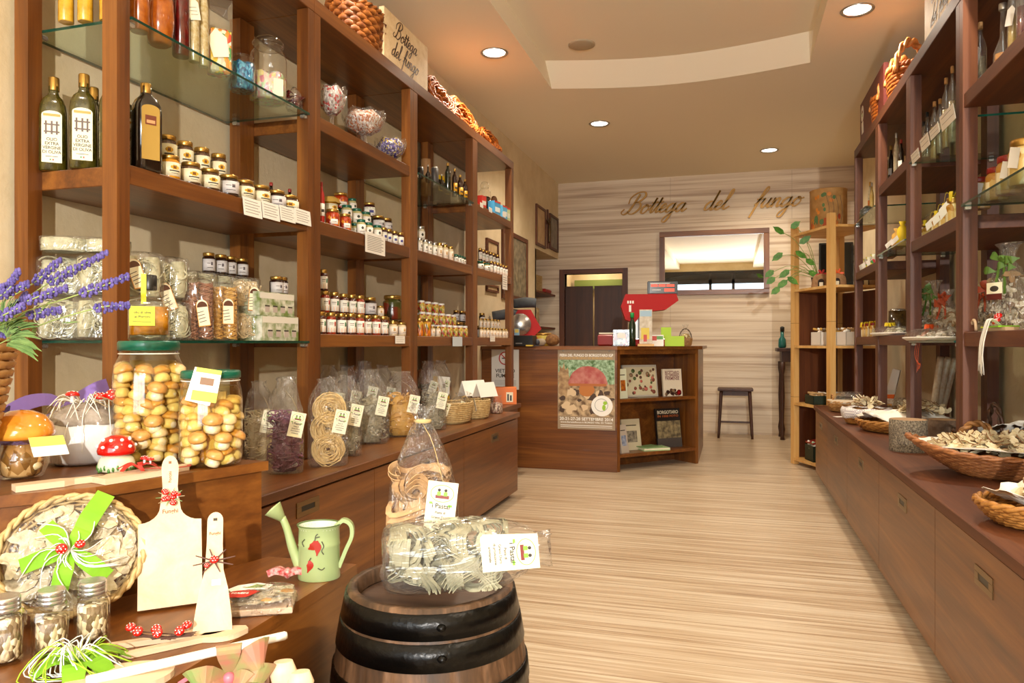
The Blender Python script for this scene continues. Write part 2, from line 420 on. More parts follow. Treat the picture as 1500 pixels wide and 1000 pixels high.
b.box(DX0 + .005, xm - .012, YB + .02, YB + .05, .01, 1.86, DK, b=.004); struct('door_2', b)
b = MB(); b.box(xm + .012, DX1 - .005, YB + .02, YB + .05, .01, 1.86, DK, b=.004); struct('door_3', b)
# ceiling with its curved tray
P = [(-1.42, YF), (-1.42, 5.90)] + [(-1.42 + 1.98 * i / 12, 5.90 + .18 * sin(pi * i / 12)) for i in range(1, 12)] + [(.56, 5.90), (.56, YF)]
n = len(P); b = MB()
b.add([(XL, YF, ZC), (-1.42, YF, ZC), (-1.42, 5.9, ZC), (XL, 5.9, ZC)], [(0, 1, 2, 3)], CE)
b.add([(.56, YF, ZC), (XR + .1, YF, ZC), (XR + .1, 5.9, ZC), (.56, 5.9, ZC)], [(0, 1, 2, 3)], CE)
arc = P[1:-1]
for (x0, y0), (x1, y1) in zip(arc, arc[1:]): b.add([(x0, y0, ZC), (x1, y1, ZC), (x1, YB, ZC), (x0, YB, ZC)], [(0, 1, 2, 3)], CE)
b.add([(XL, 5.9, ZC), (-1.42, 5.9, ZC), (-1.42, YB, ZC), (XL, YB, ZC)], [(0, 1, 2, 3)], CE)
b.add([(.56, 5.9, ZC), (XR + .1, 5.9, ZC), (XR + .1, YB, ZC), (.56, YB, ZC)], [(0, 1, 2, 3)], CE)
PT_ = [P[0]] + [(x, y - .22) for x, y in P[1:-1]] + [P[-1]]
for (x0, y0), (x1, y1), (u0, v0), (u1, v1) in zip(P, P[1:], PT_, PT_[1:]): b.add([(x0, y0, ZC), (x1, y1, ZC), (u1, v1, ZT), (u0, v0, ZT)], [(0, 1, 2, 3)], CE, smooth=1 < len(P) and x0 != x1)
b.add([(x, y, ZT) for x, y in PT_], [tuple(range(n))], CE)
b.box(XL - .2, XR + .2, YF - .2, YB + .2, ZT + .02, ZT + .1, CE); struct('ceiling', b)
# the shop front behind the camera: dark arched transom over bright panes
DF = pm('dark_bronze_frame', '1e1410', .35); fw = MB()
fw.box(XL - .1, -1.95, YF - .12, YF, 0, ZC + .3, PL); fw.box(1.15, XR + .1, YF - .12, YF, 0, ZC + .3, PL)
fw.box(-1.95, 1.15, YF - .12, YF, 3.12, ZC + .3, PL); struct('wall_front', fw)
b = MB()
for x in (-1.95, -.62, .0, 1.07): b.box(x, x + .08, YF - .1, YF + .02, 0, 3.12, DF)
for z in (0, .35, 2.78): b.box(-1.95, 1.15, YF - .1, YF + .02, z, z + (.12 if z else .35), DF)
for i in range(24):
    a0, a1 = pi * i / 24, pi * (i + 1) / 24; cx = -.4; f = lambda a: (cx + 1.55 * cos(a), 2.86 + .24 * sin(a))
    (xa, za), (xb, zb) = f(a0), f(a1)
    b.add([(xa, YF + .015, za), (xb, YF + .015, zb), (xb, YF + .015, 3.14), (xa, YF + .015, 3.14), (xa, YF - .1, za), (xb, YF - .1, zb)], [(0, 1, 2, 3), (0, 4, 5, 1)], DF)
struct('trim_shop_front', b)
b = MB(); b.box(-1.9, 1.1, YF - .05, YF - .04, 2.9, 3.1, pm('smoked_glass', '241f1c', .1)); struct('window_1', b)
b = MB(); b.box(-1.9, 1.1, YF - .05, YF - .044, .46, 2.78, glass('window_glass', (.95, .98, .98), 1)); struct('window_2', b)

# downlights
def downlight(x, y, label, glow, first=[None]):
    ring = MB(); ring.lathe([(.078, 0), (.097, 0), (.1, -.004), (.094, -.009), (.08, -.004), (.078, 0)], SILV, 32, caps=False)
    cup = MB(); cup.lathe([(.079, 0), (.05, .022), (.046, .03)], pm('reflector', 'd8cdbc', .2, .9), 32, caps=False)
    em = MB(); em.lathe([(.0001, -.0015), (.05, -.0015), (.0765, -.0005)], pm('lit_diffuser_%d' % glow, 'fff4e4', .4, emit=glow), 32, caps=False)
    put(bake([('ring', ring), ('reflector', cup), ('diffuser', em)]), 'recessed_downlight', label, 'ceiling light', TR(x, y, ZC), 'recessed ceiling downlights')
downlight(*EL[0], 'bright white recessed downlight above the left shelving', 26)
downlight(*EL[1], 'bright recessed downlight above the right shelving', 22)
downlight(*EL[2], 'warm recessed downlight left of centre, between tray and back wall', 5)
downlight(*EL[3], 'warm recessed downlight nearest the back wall', 5)
for i, (x, y) in enumerate(LL[:2]): pass
b = MB(); b.lathe([(.0001, -.012), (.085, -.012), (.1, -.006), (.1, 0)], pm('speaker_grille', 'b5a486', .7, bump=.4, bscale=400), 36, caps=False)
put(bake([('ceiling_speaker', b)]), 'ceiling_speaker', 'round flat beige speaker set in the raised ceiling tray', 'speaker', TR(-1.08, 5.45, ZT))

# ============================================================ SHELVING
XS = -1.76; RS = .93
def board(x0, x1, y0, y1, z1, th, mt):
    q = MB(); q.box(x0, x1, y0, y1, z1 - th, z1, mt, b=.0025); return q
def glass_shelf(x0, x1, y0, y1, z1):
    q = MB(); P = [(x, y, z) for z in (z1 - .009, z1) for x, y in ((x0, y0), (x1, y0), (x1, y1), (x0, y1))]
    q.add(P, [(3, 2, 1, 0), (4, 5, 6, 7)], GLS); q.add(P, [(0, 1, 5, 4), (1, 2, 6, 5), (2, 3, 7, 6), (3, 0, 4, 7)], GLE); return q
def bay(y0, y1, shelves, side, label, ztop=2.64, pw=.05, ends=(0.05, 0.05)):
    """shelves: (z, 'w' or 'g')"""
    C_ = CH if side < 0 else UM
    fx0, fx1 = (XS - .055, XS) if side < 0 else (RS, RS + .055)
    rx0, rx1 = (XL + .03, XL + .085) if side < 0 else (XR - .085, XR - .03)
    bx0, bx1 = (XL + .012, XS - .004) if side < 0 else (RS + .004, XR - .012)
    zb = .616 if side < 0 else .601
    P = []
    for x0, x1 in ((fx0, fx1), (rx0, rx1)):
        for a, c in ((y0 + .0008, y0 + ends[0]), (y1 - ends[1], y1 - .0008)):
            q = MB(); q.box(x0, x1, a, c, zb, ztop - .0655, C_['Z'], b=.003)
            for zz in [1.3 + .12 * i for i in range(9)]:
                xx = x1 if side < 0 else x0
            P.append(('post', q))
    P.append(('top_board', board(min(bx0, fx0), max(bx1, fx1), y0 + .0008, y1 - .0008, ztop, .065, C_['Y'])))
    for z, k in shelves:
        a, c = y0 + ends[0] + .0005, y1 - ends[1] - .0005
        if k == 'w': P.append(('shelf_board', board(bx0, bx1, a, c, z, .06, C_['Y'])))
        else:
            g = glass_shelf(bx0 - (.012 if side > 0 else 0), bx1 + (.012 if side < 0 else 0), a + .0, c - .0, z)
            cl = []
            xf, xr = (bx1 - .01, bx0 + .06) if side < 0 else (bx0 + .01, bx1 - .06)
            for xx in (xf, xr):
                for yy in (a + .012, c - .012):
                    q = MB(); q.cbox((xx, yy, z - .018), (.022, .022, .016), STEEL, b=.003); cl.append(('clamp', q))
            P.append(('glass_shelf', g, cl))
    return put(bake(P), 'shelving_bay', label, 'shelving', TR(), 'wall shelving bays')
YA, YB1, YC1, YD1, YE1 = 1.77, 2.857, 3.915, 4.975, 5.945
Z1, Z2, Z3, Z4 = 2.115, 1.665, 1.128, 2.13
Z3w = 1.16
bay(YA, YB1, [(Z1, 'g'), (Z2, 'w'), (Z3, 'g')], -1, 'cherry wood shelving bay on the left holding olive oil and candy jars')
bay(YB1, YC1, [(Z4, 'w'), (Z2, 'w'), (Z3w, 'w')], -1, 'left shelving bay with cut glass candy bowls on its upper board')
bay(YC1, YD1, [(Z1, 'g'), (Z2, 'w'), (Z3w, 'w')], -1, 'left shelving bay with small dark bottles on its glass shelf')
bay(YD1, YE1, [(Z4, 'w'), (Z2, 'w'), (Z3w, 'w')], -1, 'farthest narrow bay of the left shelving, nearest the counter', ends=(.05, .065))
RY = [2.61, 3.556, 4.506, 5.425, 6.37]
bay(RY[0], RY[1], [(2.165, 'w'), (1.70, 'g'), (1.165, 'w')], 1, 'nearest right shelving bay with red-lidded mushroom jars on glass')
bay(RY[1], RY[2], [(2.10, 'g'), (1.67, 'w'), (1.13, 'g')], 1, 'second right shelving bay with clear bottles on its glass shelf')
bay(RY[2], RY[3], [(2.15, 'w'), (1.70, 'g'), (1.165, 'w')], 1, 'third right shelving bay with tagged wine bottles on its board')
bay(RY[3], RY[4], [(2.05, 'g'), (1.67, 'w'), (1.165, 'w')], 1, 'farthest right shelving bay beside the pine rack')

# ============================================================ LOW CABINETS
def handle(side, y, z):
    x = -1.5 if side < 0 else .67; d = 1 if side < 0 else -1
    q = MB(); pt = pm('handle_bronze', '8a7250', .35, .9)
    w2, h2 = .075, .028
    q.box(min(x, x + d * .003), max(x, x + d * .003), y - w2, y + w2, z + h2 * .35, z + h2, pt, b=.001); q.box(min(x, x + d * .003), max(x, x + d * .003), y - w2, y + w2, z - h2, z - h2 * .35, pt, b=.001)
    for s in (-1, 1): q.box(min(x, x + d * .003), max(x, x + d * .003), y + s * w2 - (.03 if s > 0 else 0), y + s * w2 + (0 if s > 0 else .03), z - h2 * .35, z + h2 * .35, pt)
    q.box(min(x, x + d * .0008), max(x, x + d * .0008), y - w2 + .03, y + w2 - .03, z - h2 * .35, z + h2 * .35, BLACKP); return q
def cabinet(side, y0, y1, ztop, label, hz, hy=None):
    x0, x1 = (XL + .01, -1.52) if side < 0 else (.69, XR - .01)
    C_ = CH if side < 0 else CH
    bd = MB(); bd.box(x0, x1, y0 + .001, y1 - .001, .055, ztop - .04, C_['Y'])
    tk = MB(); tk.box(x0, x1 - .04, y0 + .001, y1 - .03, 0, .054, UM['Y']) if side < 0 else tk.box(x0 + .03, x1, y0 + .001, y1 - .03, 0, .054, UM['Y'])
    dr = MB(); dr.box(*((-1.519, -1.5) if side < 0 else (.67, .689)), y0 + .002, y1 - .002, .045, ztop - .047, C_['Y'], b=.0015)
    put(bake([('body', bd), ('toe_kick', tk), ('door', dr, [('handle', handle(side, hy or (y0 + y1) / 2, hz))])]), 'base_cabinet', label, 'cabinet', TR(), 'low base cabinets')
ZL, ZR = .615, .60
cabinet(-1, 1.79, 2.92, ZL, 'left base cabinet right behind the watering can', .515, 2.39)
cabinet(-1, 2.92, 4.045, ZL, 'left base cabinet behind the tall bag of pasta', .5)
cabinet(-1, 4.045, 5.17, ZL, 'end left base cabinet below the wicker baskets', .495, 4.63)
b = MB(); b.box(XL + .002, -1.485, 1.515, 5.175, ZL - .036, ZL, CH['Y'], b=.003)
tagit(link('worktop', b.mesh('worktop')), 'long cherry worktop under the row of pasta bags', 'worktop')
bd = MB(); bd.box(XL + .01, -1.72, 5.18, 5.93, .055, ZL - .04, CH['Y']); tp = MB(); tp.box(XL + .002, -1.695, 5.177, 5.95, ZL - .036, ZL, CH['Y'], b=.003)
tk = MB(); tk.box(XL + .01, -1.75, 5.18, 5.9, 0, .054, UM['Y'])
put(bake([('body', bd), ('top', tp), ('toe_kick', tk)]), 'corner_cabinet', 'set-back low cabinet under the orange box', 'cabinet', TR())
cabinet(1, 5.85, 6.61, ZR, 'farthest right base cabinet next to the pine rack', .47)
cabinet(1, 4.86, 5.85, ZR, 'right base cabinet under the small handled bread basket', .47)
cabinet(1, 3.857, 4.86, ZR, 'right base cabinet beneath the upright log', .465)
cabinet(1, 2.844, 3.857, ZR, 'right base cabinet beneath the boat-shaped basket', .465)
cabinet(1, 1.83, 2.844, ZR, 'nearest full right base cabinet with the largest-looking handle', .46, 2.33)
cabinet(1, .82, 1.83, ZR, 'right base cabinet cut off by the lower right corner', .46)
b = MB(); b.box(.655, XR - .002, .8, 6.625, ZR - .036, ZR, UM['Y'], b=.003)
tagit(link('worktop', b.mesh('worktop')), 'long brown worktop under the mushroom baskets on the right', 'worktop')

# ============================================================ DISPLAY TIERS in the left foreground
DW = CH
ZU, ZW = .84, .615
up = [(-2.18, 1.51), (-1.054, 1.51), (-1.185, 1.141), (-1.284, 1.025), (-1.62, .63), (-2.18, .63)]
def off(poly, d, c=(-1.9, 1.2)): return [(c[0] + (x - c[0]) * (1 - d), c[1] + (y - c[1]) * (1 - d)) for x, y in poly]
b = MB(); b.prism(off(up, .018), 0, ZU - .022, CH['Y']); t = MB(); t.prism(list(reversed(up)), ZU - .022, ZU, CH['Y'])
put(bake([('body', b), ('top', t)]), 'display_plinth', 'tall corner display plinth carrying the jars of porcini in oil', 'display plinth', TR())
lo = [(-.82, 1.51), (-.80, .60), (-1.61, .60), (-1.275, 1.02), (-1.176, 1.135), (-1.049, 1.505)]
lo = list(reversed(lo))
b = MB(); b.prism(off(lo, .012, (-1.0, 1.2)), 0, ZW - .024, CH['Y']); t = MB(); t.prism(lo, ZW - .024, ZW, CH['Y'])
put(bake([('body', b), ('top', t)]), 'display_plinth', 'lower display plinth carrying the watering can and wooden boards', 'display plinth', TR())
b = MB(); b.box(-.79, -.50, .60, .97, 0, .50, CH['Y'], b=.003)
tagit(link('display_stool', b.mesh('display_stool')), 'low display block carrying the ribboned gift, mostly below the frame', 'display block')

# ============================================================ COUNTER
K = (-.95, 6.37); M_ = (-.30, 7.05); ang = math.atan2(M_[1] - K[1], M_[0] - K[0]); LK = math.hypot(M_[0] - K[0], M_[1] - K[1]); ZK = 1.09
KT = TR(K[0], K[1], 0, ang)
fp = MB(); fp.box(XL + .003, K[0] - .001, 6.36, 6.39, 0, ZK - .03, CH['X'], b=.002)
for z in (.18, .42, .66, .9): fp.box(XL + .01, K[0] - .004, 6.3585, 6.3602, z, z + .002, UM['X'])
un = MB(); un.box(0, .03, 0, .32, 0, ZK - .03, CH['Z'], KT); un.box(LK - .03, LK, 0, .32, 0, ZK - .03, CH['Z'], KT)
un.box(.03, LK - .03, .30, .32, 0, ZK - .03, CH['X'], KT)
s1 = MB(); s1.box(.031, LK - .031, .004, .299, .60, .63, CH['X'], KT, .002); s2 = MB(); s2.box(.031, LK - .031, .004, .299, .12, .15, CH['X'], KT, .002)
ra = MB(); ra.box(.031, LK - .031, .0, .02, ZK - .07, ZK - .031, CH['X'], KT)
sd = MB(); sd.box(-.33, -.30, 7.06, 8.3, 0, ZK - .03, CH['Y'])
tp = MB(); tp.prism([(XL + .003, 6.335), (-.945, 6.335), (-.26, 7.03), (-.26, 8.32), (-.75, 8.32), (-.75, 7.5), (-1.2, 7.0), (XL + .003, 7.0)], ZK - .0295, ZK, CH['X'])
put(bake([('front_panel', fp), ('book_niche', un), ('shelf', s1), ('shelf', s2), ('rail', ra), ('side_panel', sd), ('countertop', tp)]), 'sales_counter', 'dark cherry sales counter with open angled book niche and poster', 'counter', TR())

# pine rack standing askew behind the right shelving
LX, LY = .526, 7.32; PT = TR(LX, LY, 0, math.atan2(6.72 - 7.32, .795 - .526)); PLn, PDp = .66, .50
P = []
for x in (0, PLn):
    for y in (0, PDp):
        q = MB(); q.box(x - .06 if x else x, x + (.06 if x == 0 else .0), y - (.05 if y else 0), y + (0.0 if y else .05), 0 if x or y else 0, 2.19 + (.03 if x and not y else 0), PI_['Z'], PT, .003)
        for z in (.62, 1.3): q.box(x - .0603 if x else -.0003, x + (.0603 if x == 0 else .0003), (y - .0503 if y else -.0003), (y + .0003 if y else .0503), z, z + .003, pm('saw_cut', '7a5526', .8), PT)
        P.append(('upright', q))
PZ = [.06, .57, 1.095, 1.61, 2.12]
for z in PZ:
    q = MB(); q.box(-.012, PLn + .03, .051, PDp - .051, z - .022, z, PI_['X'], PT, .002); q.box(.061, PLn - .061, -.004, .051, z - .022, z, PI_['X'], PT); P.append(('shelf', q))
q = MB(); q.box(.012, .028, .051, PDp - .051, .061, .547, UM['Z'], PT); q.box(.012, .028, .051, PDp - .051, .571, 1.072, UM['Z'], PT); q.box(.012, .028, .051, PDp - .051, 1.096, 1.587, UM['Z'], PT); P.append(('end_panel', q))
q = MB(); q.box(.035, PLn - .035, PDp - .02, PDp - .005, .08, 1.08, UM['Z'], PT); q.box(.035, PLn - .035, PDp - .02, PDp - .005, 1.1, 1.58, UM['Z'], PT); P.append(('back_panel', q))
put(bake(P), 'pine_rack', 'light pine rack with five shelves in the far right corner', 'rack', TR())
def onrack(u, v, k): return PT @ Vector((u, v, PZ[k]))
# ============================================================ DESIGNS
FL, FR = R(58), R(-58)      # which way the printed faces turn on the left and right shelving
A0 = -pi / 2
def gloss(name, col, var=None, vs=40): return pm(name, col, .18, var=var, vscale=vs, coat=.8)
LBW = pm('label_white', 'efe9dc', .5); LBC = pm('label_cream', 'e9dfbd', .5); PEACH = pm('label_peach', 'eba873', .5)
JK = {  # lid, content, label kind
    'truffle': (GOLD, gloss('truffle_paste', '3a2416', '5a3a20'), 'oval'),
    'truffle_pale': (GOLD, gloss('honey_amber', 'd0901c', 'b67410'), 'oval'),
    'sauce': (GOLD, gloss('dark_sauce', '35160e', '5a2014'), 'peach'),
    'sauce_red': (GOLD, gloss('red_sauce', '7a1c0c', 'a03312'), 'peach'),
    'green': (GREENLID, gloss('cream_pesto', 'c9bc8c', 'a39a5c'), 'tree'),
    'purple': (GOLD, gloss('berry_jam', '3e1420', '2a0c12'), 'violet'),
    'orange': (GOLD, mosaic('stuffed_peppers', ['b03a10', 'd0601a', '8e2409', 'e0902a'], 70), 'small'),
    'dark': (GOLD, gloss('near_black_jam', '20100a', '32180c'), 'grey'),
    'pickles': (WLID, mosaic('mixed_pickles', ['c9a53a', 'd8641a', 'b8b060', '9c2c10', 'dcc88a', '7c8a30'], 75), None),
    'pickles_gold': (GOLD, mosaic('mixed_pickles2', ['cf9a2c', 'd8741a', 'a8561a', '5c5a20'], 60), None),
    'mixed_dark': (GOLD, mosaic('dark_giardiniera', ['3a2a14', '6a4a1c', '7c2c14', '4a4a1c', '8c6a30'], 45), None),
    'cream': (GOLD, gloss('pale_cream', 'e2cfa8', 'cdb488'), 'pale'),
    'white': (SILV, gloss('white_cream', 'dcd4bc', 'b9ae90'), 'tree'),
    'bud': (GREENLID, gloss('dark_olive', '33401c', '1f2a10'), 'tree'),
    'porcini_red': (REDLID, mosaic('porcini_in_oil', ['e6cf94', 'd9b56a', 'efe0b4', 'b9822c', 'f0e4c0'], 38), None),
    'porcini_gold': (GOLD, MC['porcini_in_oil'], None),
}
_jd = {}
def jar_design(kind):
    if kind in _jd: return _jd[kind]
    lidm, con, lb = JK[kind]; r, h = .03, .08
    g = MB(); g.lathe([(r * .9, 0), (r * .97, .002), (r, .006), (r, .055), (r * .96, .060), (r * .82, .0645), (r * .80, .067)], con, 18)
    l = MB(); l.lathe([(r * .86, .066), (r * .89, .067), (r * .89, .077), (r * .86, .0795), (r * .80, .08)], lidm, 18)
    P = [('jar_body', g, [])]; subs = [('lid', l)]
    if lb:
        q = MB(); a = R(84); z0, z1 = .008, .054
        bas = {'oval': LBC, 'pale': pm('label_pink', 'eddcc8', .5), 'grey': pm('label_grey', 'ccc6c4', .5)}.get(lb, LBW)
        if lb == 'small': z0, z1, a = .012, .034, R(30)
        q.patch(r * 1.012, A0 - a, A0 + a, z0, z1, bas, 10)
        def pt(a0, a1, x0, x1, m, k=1.02): q.patch(r * k, A0 + R(a0), A0 + R(a1), x0, x1, m, 5)
        if lb == 'oval':
            e = pm('emblem_gold', 'd9a520', .5)
            for i in range(5): w_ = (14, 22, 25, 22, 12)[i]; pt(-w_, w_, .030 + i * .003, .0332 + i * .003, e)
            pt(-10, 8, .033, .042, pm('emblem_brown', '7a4a18', .5), 1.026)
            pt(-30, 30, .0235, .0275, INK); pt(-20, 20, .0165, .018, INK)
        elif lb == 'peach':
            pt(-84, 84, .008, .024, PEACH); pt(18, 44, .030, .046, pm('swatch_' + kind, {'sauce': '3c7a52', 'sauce_red': 'b03524'}[kind], .5)); pt(-40, 8, .040, .0425, INK); pt(-40, 4, .0345, .036, INK)
        elif lb == 'tree':
            e = pm('print_dark', '3c4034', .5); pt(-9, 9, .030, .044, e); pt(-16, 16, .034, .040, e, 1.024); pt(-30, 30, .0185, .0205, e)
        elif lb == 'violet':
            pt(-72, 72, .012, .018, pm('label_violet', '8a4470', .5)); pt(-72, 72, .046, .050, pm('label_lime', '8da63c', .5)); pt(-22, 22, .024, .038, pm('print_blue', '4a4a86', .5))
        elif lb == 'grey': pt(4, 22, .030, .042, pm('print_grey', '5e5456', .5)); pt(-30, 0, .036, .038, INK); pt(-28, 24, .019, .021, INK)
        elif lb == 'pale': pt(-14, 14, .027, .043, pm('print_tan', 'c49a62', .5)); pt(-24, 24, .019, .021, INK)
        else: pt(-18, 18, .022, .024, INK)
        subs.append(('label', q))
    _jd[kind] = bake([('jar_body', g, subs)]); return _jd[kind]
def jar(kind, x, y, z, r, h, label, group=None, side=-1, cat='jar', name=None, extra=0):
    return put(jar_design(kind), name or 'preserve_jar', label, cat, TR(x, y, z, (FL if side < 0 else FR) + random.uniform(-.25, .25) + extra, s=(r / .03, r / .03, h / .08)), group)
SIDE = -1
def row(kind, X, Z, pxa, pxb, n, h, desc, where, group, wk=1.0, rmax=.05, side=-1):
    """n alike jars stood along a shelf between two columns of the photo"""
    ya, yb = onX(pxa, X), onX(pxb, X); sp = abs(yb - ya) / max(n - 1, 1)
    kinds = kind if isinstance(kind, list) else [kind]
    mid = (ya + yb) / 2; ya, yb = keep(ya, .028, side, mid), keep(yb, .028, side, mid); sp = abs(yb - ya) / max(n - 1, 1)
    for i in range(n):
        y = ya + (yb - ya) * i / max(n - 1, 1)
        d = dep(X, y); pxs = abs(pxb - pxa) / max(n - 1, 1)
        r = min(.485 * sp if n > 1 else 9, .5 * pxs * d / FPX * 1.16 if n > 1 else rmax, rmax) * wk
        if n == 1: r = rmax
        o = ordn(i, n)
        k = kinds[i % len(kinds)]
        jar(k, X + random.uniform(-.004, .004), y, Z, r, h * random.uniform(.985, 1.015), (desc + ', ' + o + ', ' + where) if n > 1 else desc + ', ' + where, group, side)
def one(kind, X, Z, px, wpx, h, label, group=None, side=-1):
    y = onX(px, X); y = keep(y, wpx / 2 * dep(X, y) / FPX, side); return jar(kind, X, y, Z, wpx / 2 * dep(X, y) / FPX, h, label, group, side)

# ---- bottles
def bottle_design(prof, mat, capmat, capz, sq=0, seg=20, labels=(), subs=()):
    g = MB(); g.lathe(prof, mat, seg, sq=sq); c = MB(); rc = prof[-1][0] * 1.18
    c.lathe([(rc * .98, capz[0]), (rc, capz[0] + .002), (rc, capz[1] - .003), (rc * .9, capz[1])], capmat, 16)
    return [('bottle_body', g, [('cap', c)] + list(subs) + list(labels))]
WINE = [(.030, 0), (.036, .003), (.037, .01), (.037, .17), (.034, .19), (.022, .215), (.0145, .235), (.0135, .25), (.0135, .288)]
OILP = [(.036, 0), (.041, .004), (.041, .19), (.039, .21), (.030, .232), (.018, .245), (.0145, .255), (.0145, .275)]
OILG = gloss('olive_oil', '2e2a08', '4a4210'); OILD = gloss('dark_bottle_glass', '120b06', '1e1209')
def oil_bottle():
    q = MB(); q.cbox((0, -.0418, .10), (.060, .0012, .15), LBC)
    q.add([(.030 * cos(pi * i / 12), -.0424, .175 + .014 * sin(pi * i / 12)) for i in range(13)], [tuple(range(13))], LBC)
    q.cbox((0, -.0428, .175), (.050, .0008, .008), pm('label_gold', 'c08a1e', .4))
    dk = pm('print_brown', '5a4438', .5)
    for x in (-.017, 0, .015): q.cbox((x, -.0428, .135), (.0055, .0008, .042), dk)
    for z in (.122, .145): q.cbox((0, -.0430, z), (.046, .0008, .0045), dk)
    for i, s_ in enumerate(['OLIO', 'EXTRA', 'VERGINE', 'DI OLIVA']): q.text(s_, .0135, INK, TR(0, -.0426, .098 - i * .0135, rx=pi / 2))
    q.cbox((0, -.0428, .044), (.036, .0008, .0016), INK); q.cbox((-.004, -.0428, .034), (.004, .0008, .005), pm('flag_green', '2a7a3a', .5)); q.cbox((.004, -.0428, .034), (.004, .0008, .005), pm('flag_red', 'b02a20', .5))
    return bake(bottle_design(OILP, OILG, GOLD, (.262, .305), sq=3, labels=[('label', q)]))
OB = oil_bottle()
w_ = 'on the upper board of the nearest left bay'
for i, (x, y, lb) in enumerate([(-2.085, 1.845, 'tall square olive oil bottle with cream label, leftmost, nearest left bay'), (-1.968, 1.85, 'tall square olive oil bottle with cream label, second from left, by the post'),
        (-2.04, 1.955, 'olive oil bottle half hidden behind the two leftmost ones'), (-1.925, 1.965, 'olive oil bottle behind the second one, cap showing beside the post'), (-1.865, 1.86, 'olive oil bottle mostly hidden behind the nearest wooden post')]):
    put(OB, 'olive_oil_bottle', lb, 'bottle', TR(x, y, Z2, R(40) if i < 2 else R(50), s=(.93, .93, 1.0)), 'olive oil bottles on the upper board')
q = MB(); q.cbox((0, -.0418, .115), (.056, .001, .16), pm('label_ochre', 'a88438', .45)); q.cbox((0, -.0424, .160), (.034, .001, .030), pm('print_sepia', '6a3018', .5)); q.cbox((0, -.0428, .155), (.026, .001, .010), pm('print_light', 'c89060', .5))
q.add([(.028 * cos(pi * i / 12), -.0423, .195 + .014 * sin(pi * i / 12)) for i in range(13)], [tuple(range(13))], MC['label_ochre'])
put(bake(bottle_design(OILP, OILD, GOLD, (.252, .285), sq=3, labels=[('label', q)])), 'olive_oil_bottle', 'black square oil bottle with ochre label, right of the nearest post', 'bottle', TR(-1.80, onX(214, -1.80), Z2, R(62), s=(.98, .98, 1.0)))

# ---- nearest left bay, upper board
WH1 = 'oil bottle board'
row(['truffle_pale', 'truffle', 'truffle', 'dark', 'truffle', 'truffle', 'dark', 'truffle'], -1.798, Z2, 249, 424, 8, .078, 'truffle jar with mushroom emblem label', 'front row, oil bottle board', 'truffle jars on the upper board')
ya = onX(246, -1.89)
for i in range(4):
    y = onX(246 + 24.7 * i, -1.89)
    jar('truffle', -1.89, y, Z2, .031, .078, 'truffle jar underneath the %s stacked one behind the front row' % ORD[i], 'truffle jars on the upper board')
    jar('truffle', -1.89, y, Z2 + .0785, .030, .10, 'truffle jar with emblem label, %s in the stacked upper row' % ordn(i, 4), 'truffle jars on the upper board')

# ---- wicker
def basket(a, b, h, mat, rings=9, flare=.78, n=40, rim=.006, strand=None, stakes=True, dish=0, amp=.018):
    """woven wall, base and rolled rim; returns MB for the weave"""
    q = MB(); st = strand or h / rings / 2 * 1.15
    for k in range(rings):
        f = (k + .5) / rings; s_ = flare + (1 - flare) * (f ** (.6 if not dish else dish)); P = []
        for i in range(n):
            t = 2 * pi * i / n; o = 1 + (amp if (i + k) % 2 else -amp)
            P.append((a * s_ * o * cos(t), b * s_ * o * sin(t), st + f * (h - 2 * st)))
        q.sweep(P, st, mat, seg=5, closed=True)
    if stakes:
        for i in range(0, n, 2):
            t = 2 * pi * i / n; P = []
            for f in (0, .33, .66, 1.0):
                s_ = flare + (1 - flare) * (f ** (.6 if not dish else dish)); P.append((a * s_ * cos(t), b * s_ * sin(t), st + f * (h - 2 * st)))
            q.sweep(P, st * .6, mat, seg=4)
    q.lathe([(.0001, .001), (a * flare * .98, .001), (a * flare * .98, .006), (.0001, .006)], mat, 28, TR(s=(1, b / a, 1)), caps=False)
    r = MB()
    for ph in (0, pi):
        P = []
        for i in range(72):
            t = 2 * pi * i / 72; e = rim * .55; P.append(((a + e * cos(t * 14 + ph)) * cos(t), (b + e * cos(t * 14 + ph)) * sin(t), h + e * sin(t * 14 + ph)))
        r.sweep(P, rim * .7, mat, seg=5, closed=True)
    return q, r
def hoop(w, h, mat, r=.005, at_=(0, 0, 0), axis='x', twist=True, n=22):
    q = MB()
    for ph in ((0, pi) if twist else (0,)):
        P = []
        for i in range(n + 1):
            t = pi * i / n; e = r * .7 if twist else 0; x = cos(t) * (w / 2 + e * cos(ph + i * .9)); z = sin(t) * (h + e * cos(ph + i * .9)); yy = e * sin(ph + i * .9)
            P.append((at_[0] + (x if axis == 'x' else yy), at_[1] + (yy if axis == 'x' else x), at_[2] + z))
        q.sweep(P, r * (.75 if twist else 1), mat, seg=6)
    return q
